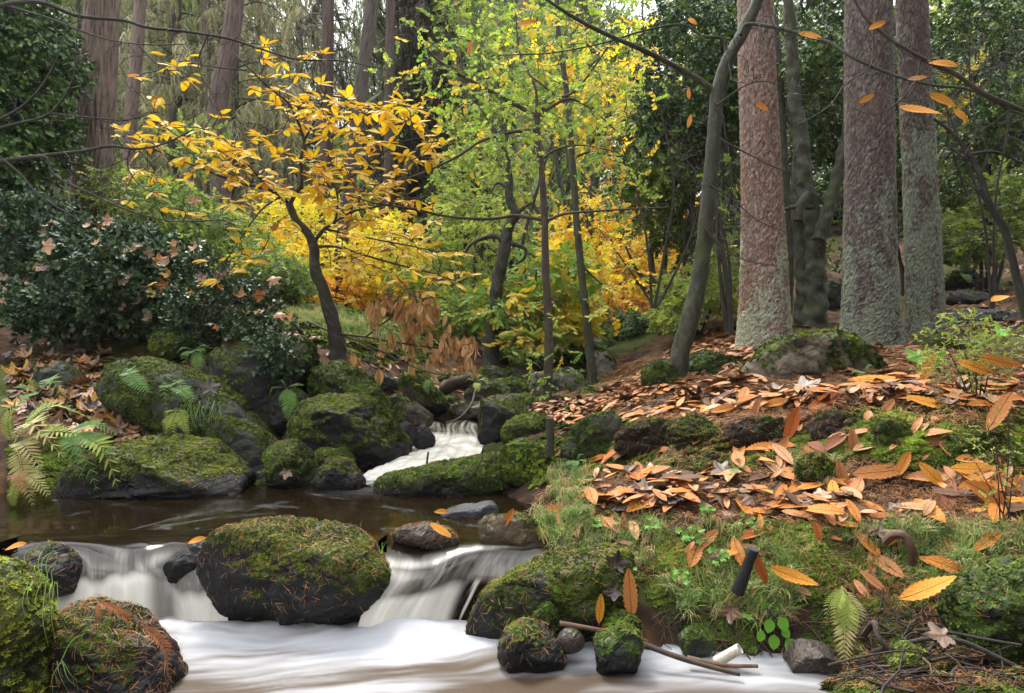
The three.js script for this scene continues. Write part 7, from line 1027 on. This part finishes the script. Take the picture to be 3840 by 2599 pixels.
fern('fern drooping on long stalks to the foam below the bank', 1910, 1330, 2.48, [[1905, 1440, -0.12, 'yellow'], [1925, 1480, -0.14, 'yellow'], [1890, 1420, -0.1], [1950, 1440, -0.08, 'pale'], [1915, 1510, -0.16, 'pale'], [1870, 1400, -0.05]], 'yellow', 0.8);
fern('tiny fern in the shelf drift beside a whitish leaf', 1672, 1062, 3.12, [[1640, 1048], [1700, 1072, -0.05], [1660, 1082, -0.1], [1690, 1050]], 'fresh');
fern('tiny fern at the corner of the broad brown rock', 1960, 845, 4.5, [[1930, 850], [1985, 830], [1995, 850], [1945, 862, -0.1]], 'fresh');
fern('tiny fern under the burnt stick', 1310, 1045, 3.7, [[1280, 1060, -0.05], [1335, 1055, -0.05], [1300, 1075, -0.1], [1325, 1030]], 'fresh');
fern('rust-brown dead fern lying over the dark needle-covered rock', 220, 1368, 2.12, [[228, 1420, -0.04], [255, 1405, -0.04], [290, 1400, 0.0], [310, 1440, 0.02]], 'rust', 0.7);
fern('rust-brown dead frond trailing down the flank of the dark needle-covered rock', 318, 1412, 2.18, [[370, 1470, -0.02], [398, 1520, -0.02]], 'rust', 0.6);

tree({ name: 'bilberry_bush', label: 'wiry bilberry bush with tiny yellow-green leaves at the bank edge', category: 'shrub', base: ground(2220, 890, 3.25), bark: 'green', kind: 'beech', tone: 'lime', size: 0.032, per: 1, twigR: 0.0011, droop: 0,
  stems: [[2120, 740], [2170, 700], [2220, 720], [2260, 690], [2290, 760], [2190, 770]].map(([x, y], i) => S([[2200 + i * 8, 900], [lerp(2210, x, 0.5), lerp(900, y, 0.5)], [x, y]], 4, 1, 3.25, { trunk: false })), crown: [blob(2180, 780, 3.25, 90, 80, 0.16, 230), blob(2250, 800, 3.1, 60, 90, 0.14, 190), blob(2130, 830, 3.3, 50, 40, 0.1, 60)] });
tree({ name: 'bilberry_bush', label: 'dark nearly leafless bilberry twigs at the end of the shelf', category: 'shrub', base: ground(2280, 1150, 2.62), bark: 'twig', kind: 'beech', tone: 'lime', size: 0.03, per: 1, twigR: 0.0013, droop: 0,
  stems: [[2240, 960], [2290, 930], [2215, 1050], [2310, 1000], [2260, 1020]].map(([x, y], i) => S([[2270 + i * 6, 1180], [lerp(2270, x, 0.5) + 8, lerp(1180, y, 0.5)], [x, y]], 4, 1.2, 2.62)), crown: [blob(2260, 1050, 2.62, 60, 110, 0.1, 70)] });
// leafy herbs on the grassy slope
{
  const r = rng(640), green = phys({ color: new THREE.Color(0.16, 0.36, 0.05), roughness: 0.8, side: side2, transmission: 0.25, thickness: 0 });
  for (const [i, [px, py, s, l]] of [[1560, 1240, 1, 'herb with bright lobed leaves in the middle of the grass'], [1430, 1330, 0.9, 'herb with pale green leaves against the large upright leaf'], [1625, 1300, 1.1, 'herb with lobed leaves beside the black peg'], [1680, 1420, 0.9, 'herb with bright leaves above the brown hanging leaf'], [1480, 1210, 0.9, 'herb with round leaves by the pinkish leaf'], [1350, 1215, 0.8, 'herb sprouting at the grassy corner'], [1750, 1330, 0.8, 'herb peeping from under the sloping orange leaf'], [1600, 1180, 0.8, 'herb growing at the front of the shelf drift'], [1690, 1200, 0.8, 'herb with dark stems above the peg'], [1540, 1340, 1, 'herb hanging at the foot of the grassy slope']].entries()) {
    const b = hit(px, py), o = thing('herb', l, 'plant', b), n = 5 + Math.floor(r() * 4);
    for (let k = 0; k < n; k++) { const a = k / n * 6.28 + r(), h = (0.02 + 0.05 * r()) * s, e = 0.03 * s * (0.5 + r()), tip = V3(Math.cos(a) * e, h, Math.sin(a) * e + 0.02); const w = new Wood('green', k); w.tube([V3(0, -0.01, 0), tip.clone().multiplyScalar(0.5).add(V3(0, 0.01, 0)), tip], 0.0012, 0.0008, 3, 0); w.build('stalk', o); const m = mesh('leaf', mapleLeaf[k % 4], green, o); m.position.copy(tip); m.quaternion.setFromEuler(new THREE.Euler(0.5 + 0.4 * r(), a, 0.3 * (r() - 0.5))); m.scale.setScalar((0.028 + 0.022 * r()) * s); }
  }
  // trailing plant with oval leaves
  const b = at(1740, 1390, 2.5), o = thing('trailing_plant', 'trailing plant with glossy oval leaves hanging under the bank', 'plant', b), lm = std({ color: new THREE.Color(0.14, 0.34, 0.035), roughness: 0.35, side: side2 });
  for (const [x, y, a, L] of [[1750, 1405, 250, 32], [1772, 1400, 285, 34], [1758, 1440, 260, 34], [1732, 1432, 240, 26], [1785, 1450, 300, 40], [1790, 1480, 270, 30], [1738, 1380, 130, 20], [1776, 1425, 300, 26]]) { const d = 2.47, p = at(x, y, d).sub(b), m = mesh('leaf', roundLeaf, lm, o), an = a * Math.PI / 180, dir = V3(Math.cos(an), Math.sin(an), 0.15).normalize(), xx = V3().crossVectors(V3(0.2, 0.4, 1).normalize(), dir).normalize(), w = new Wood('green', x); m.position.copy(p); m.quaternion.setFromRotationMatrix(new THREE.Matrix4().makeBasis(xx, V3().crossVectors(dir, xx), dir)); m.scale.setScalar(L * d / F); w.tube([V3(0, 0.02, 0), p.clone().multiplyScalar(0.5).add(V3(0.01, 0, 0.01)), p], 0.0016, 0.001, 4, 0); w.build('stalk', o); }
}
// dead twigs and rootlets under the bank
{
  const r = rng(808), list = [], g = new Wood('twig', 2); g.tube([V3(0, 0, -0.5), V3(0.03, 0.04, -0.2), V3(-0.02, 0.02, 0.15), V3(0.04, 0.05, 0.5)], 0.022, 0.008, 5, 0.2);
  const geo = new THREE.BufferGeometry(); geo.setAttribute('position', new THREE.Float32BufferAttribute(g.pos, 3)); geo.setIndex(g.idx); geo.computeVertexNormals();
  const toss = (poly, n, lo, hi) => zone(poly, n, r, (p, nn) => list.push({ p: p.add(V3(0, 0.006 + 0.02 * r(), 0)), q: lying(nn, r() * 6.28, 0.6, r), s: lerp(lo, hi, r() * r()), c: hue(r() < 0.3 ? [0.10, 0.05, 0.03] : [0.035, 0.025, 0.02], r, 0.4) }), 2, 4);
  toss([[1950, 1400], [2324, 1400], [2324, 1573], [1900, 1573], [1900, 1520]], 380, 0.05, 0.3); toss([[1480, 1400], [1900, 1390], [1900, 1500], [1500, 1490]], 160, 0.05, 0.22); toss([[1300, 1000], [2300, 960], [2300, 1180], [1300, 1150]], 110, 0.04, 0.14);
  tag(copies('twig_litter', geo, std({ roughness: 0.8 }), list), 'dark dead twigs and rootlets strewn under the bank', 'twigs', null, 'stuff');
}
// long grass blades over the lime hummock and on stones
{
  const r = rng(700), gm = phys({ color: new THREE.Color(0.19, 0.33, 0.06), roughness: 0.9, side: side2, transmission: 0.3, thickness: 0 });
  const tuft = (label, px, py, d, tips, w) => { const b = at(px, py, d), o = thing('grass_tuft', label, 'grass', b); for (const [x, y, bx, by] of tips) { const p0 = at(px + (bx ?? (r() - 0.5) * 30), py + (by ?? 0), d), t = at(x, y, d + (r() - 0.5) * 0.1), m = p0.clone().lerp(t, 0.5).add(V3(0, 0.03 * r(), 0.02)), c = new THREE.CatmullRomCurve3([p0, m, t]).getPoints(8), pos = [], idx = []; c.forEach((q, i) => { const ww = w * (1 - 0.9 * Math.pow(i / 8, 1.5)); pos.push(q.x - ww - b.x, q.y - b.y, q.z - b.z, q.x + ww - b.x, q.y - b.y + ww * 0.4, q.z - b.z + ww); if (i < 8) idx.push(i * 2, i * 2 + 1, i * 2 + 2, i * 2 + 1, i * 2 + 3, i * 2 + 2); }); const g = new THREE.BufferGeometry(); g.setAttribute('position', new THREE.Float32BufferAttribute(pos, 3)); g.setIndex(idx); g.computeVertexNormals(); mesh('blade', g, gm, o); } };
  tuft('long green grass blades arching over the lime hummock', 105, 1320, 2.0, [[122, 1245], [118, 1250], [95, 1290], [140, 1290], [162, 1340, 20], [125, 1400, 15], [128, 1470, 20], [160, 1430, 25], [80, 1280], [70, 1380, -30], [60, 1410, -40], [105, 1240], [135, 1265], [90, 1410, -10], [110, 1470, 0]], 0.0022);
  tuft('few grass blades sprouting below the lime hummock', 140, 1500, 2.0, [[215, 1430], [190, 1570], [160, 1580], [120, 1575], [205, 1560]], 0.002);
  tuft('single fine grass sprig on the edge of the big block', 872, 1258, 2.72, [[878, 1226], [872, 1232], [868, 1250], [880, 1262]], 0.0016);
  tuft('fine grass blade on the crown of the big block', 820, 1218, 2.78, [[822, 1180], [830, 1216], [815, 1200]], 0.0013);
  tuft('shaggy grass hanging over the brow of the very long boulder', 450, 920, 4.3, [...Array(34)].map(() => { const x = 405 + r() * 100; return [x + (r() - 0.5) * 46, 938 + r() * 52, x - 450, (r() - 0.5) * 34]; }), 0.0016);
}
// ---------------------------------------------------------------- sticks, roots and odds and ends
const stickThing = (name, label, category, pts, d, w0, w1, bark, sides = 8) => { const P = path(pts.map((a) => [a[0], a[1], a[2] ?? d])), b = P[0].clone(), o = thing(name, label, category, b), w = new Wood(bark, Math.round(pts[0][0])); w.tube(line(P, 24), PXR(w0, d), PXR(w1, d), sides, 0.12); w.build('wood', o, woodMat, b); return o; };
stickThing('broken_stick', 'broken red-brown stick lying across the mossy stones', 'stick', [[1270, 1415, 2.45], [1330, 1425, 2.44], [1400, 1438, 2.44], [1450, 1450, 2.44]], 2.45, 12, 9, 'rust');
stickThing('broken_stick', 'splintered stick end jammed by the low mossy stone', 'stick', [[1380, 1430, 2.42], [1430, 1440, 2.42], [1470, 1455, 2.42]], 2.42, 12, 4, 'rust');
stickThing('fallen_branch', 'long grey-brown branch sloping into the foam', 'branch', [[1450, 1458, 2.42], [1520, 1485, 2.38], [1600, 1510, 2.34], [1680, 1530, 2.3]], 2.4, 14, 10, 'brown');
stickThing('fallen_branch', 'dark rotten branch beside the white roll of bark', 'branch', [[1560, 1495, 2.4], [1640, 1510, 2.36], [1720, 1512, 2.36]], 2.4, 14, 8, 'rust');
stickThing('fallen_branch', 'crooked dead branch under the grey-brown lobed leaf', 'branch', [[1980, 1480, 2.36], [2040, 1465, 2.32], [2110, 1450, 2.28], [2180, 1455, 2.22], [2260, 1490, 2.16], [2340, 1530, 2.1]], 2.3, 12, 9, 'dark');
stickThing('fallen_branch', 'thin dead branch crossing in front of the drooping fern', 'branch', [[1880, 1510, 2.3], [1960, 1490, 2.28], [2040, 1478, 2.26], [2090, 1482, 2.26]], 2.3, 6, 4, 'brown');
stickThing('fallen_branch', 'thin twig lying at the waterline below the pale moss cushion', 'branch', [[1950, 1535, 2.2], [2050, 1545, 2.16], [2200, 1520, 2.12]], 2.2, 5, 3, 'twig');
stickThing('fallen_branch', 'dark branch propped over the hollow by the big mossy rock', 'branch', [[2080, 1430, 2.32], [2150, 1435, 2.26], [2230, 1450, 2.2], [2320, 1465, 2.14]], 2.3, 8, 6, 'dark');
stickThing('tree_root', 'rust-red root looping out of the grassy bank', 'root', [[2010, 1228, 2.62], [2030, 1212, 2.56], [2052, 1215, 2.54], [2068, 1240, 2.53], [2070, 1280, 2.56]], 2.56, 20, 18, 'rust', 12);
stickThing('tree_root', 'dark root arching from the bank toe behind the moss cushion', 'root', [[1960, 1440, 2.44], [1985, 1415, 2.38], [1995, 1450, 2.34], [2020, 1475, 2.32]], 2.4, 16, 12, 'brown', 10);
stickThing('driftwood_log', 'weathered dark log lying beyond the peaked boulder', 'log', [[1010, 880, 6.7], [1045, 865, 6.5], [1080, 860, 6.4], [1105, 868, 6.4]], 6.5, 34, 20, 'brown', 12);
stickThing('driftwood_branch', 'grey forked branch hanging from the weathered log', 'branch', [[1090, 866, 6.4], [1095, 890, 6.3], [1092, 925, 6.2]], 6.3, 8, 5, 'pale');
stickThing('driftwood_branch', 'bare bleached branch curving down to the cascade head', 'branch', [[1080, 880, 6.2], [1068, 920, 5.9], [1040, 950, 5.7], [1010, 960, 5.6]], 5.9, 6, 3, 'brown');
stickThing('snag_twig', 'short black twig standing in the white cascade', 'twig', [[968, 1062, 4.5], [970, 1040, 4.48], [972, 1026, 4.47]], 4.5, 5, 4, 'dark', 6);
stickThing('dead_log', 'rotten log lying on the ferny slope', 'log', [[2140, 590, 9.6], [2200, 575, 9.6], [2270, 560, 9.8]], 9.6, 22, 16, 'dark', 10);
stickThing('arching_twig', 'black twig arching over the long low mossy rock', 'twig', [[1040, 1092, 3.75], [1070, 1080, 3.72], [1090, 1050, 3.7], [1098, 1020, 3.7]], 3.7, 4, 2, 'dark', 5);
{ // burnt stick standing at the bank corner
  const d = 3.85, o = stickThing('burnt_stick', 'charred black stick standing upright at the bank corner', 'stick', [[1250, 1035], [1249, 1000], [1248, 965], [1247, 950]], d, 20, 15, 'dark', 14);
  const cap = new THREE.CylinderGeometry(PXR(15, d), PXR(15.4, d), 0.006, 14); const m = mesh('cut_top', cap, std({ color: new THREE.Color(0.05, 0.045, 0.04), roughness: 0.9 }), o); m.position.copy(at(1247, 950, d)).sub(o.position).add(V3(0, -0.001, 0));
}
{ // black peg
  const d = 2.55, a = at(1686, 1312, d), t = at(1710, 1247, d - 0.02), o = thing('black_peg', 'short black cut peg leaning out of the grass', 'peg', a), len = t.distanceTo(a), q = new THREE.Quaternion().setFromUnitVectors(UPV, t.clone().sub(a).normalize());
  const pm = std({ color: new THREE.Color(0.012, 0.012, 0.014), roughness: 0.55, bumpMap: grain, bumpScale: 0.004 }), prof = [[0.024, -0.06], [0.022, 0.0], [0.0195, len * 0.35], [0.0185, len * 0.7], [0.0205, len * 0.82], [0.0215, len * 0.9], [0.0212, len * 0.985], [0.0198, len], [0, len * 1.005]].map(([x, y]) => new THREE.Vector2(x, y));
  const m = mesh('peg', new THREE.LatheGeometry(prof, 24), pm, o); m.quaternion.copy(q); const c = mesh('cut_face', new THREE.CylinderGeometry(0.0192, 0.0198, 0.002, 24), std({ color: new THREE.Color(0.035, 0.037, 0.042), roughness: 0.6 }), o); c.quaternion.copy(q); c.position.copy(V3(0, len * 1.01, 0).applyQuaternion(q));
}
{ // roll of white bark at the waterline
  const d = 2.42, a = at(1626, 1502, d), b = at(1680, 1472, d - 0.03), o = thing('bark_roll', 'cream-white tube of rolled bark lying among sticks at the foam', 'bark', a), n = b.clone().sub(a), L = n.length();
  const tube = []; for (let i = 0; i <= 12; i++) tube.push(new THREE.Vector2(0.018 * (1 + 0.05 * noise(i * 0.6, 2, 1)), i / 12 * L)); tube.push(new THREE.Vector2(0.014, L), new THREE.Vector2(0.013, 0.001)); 
  const m = mesh('bark', new THREE.LatheGeometry(tube, 22), std({ color: new THREE.Color(0.62, 0.57, 0.47), roughness: 0.6, bumpMap: grain, bumpScale: 0.003, side: side2 }), o); m.quaternion.setFromUnitVectors(UPV, n.normalize());
  const k = mesh('knot', new THREE.TorusGeometry(0.012, 0.005, 6, 14), std({ color: new THREE.Color(0.30, 0.24, 0.17) }), o); k.quaternion.setFromUnitVectors(V3(0, 0, 1), n); k.position.copy(n).multiplyScalar(-0.004);
}
renderer.render(scene, camera);
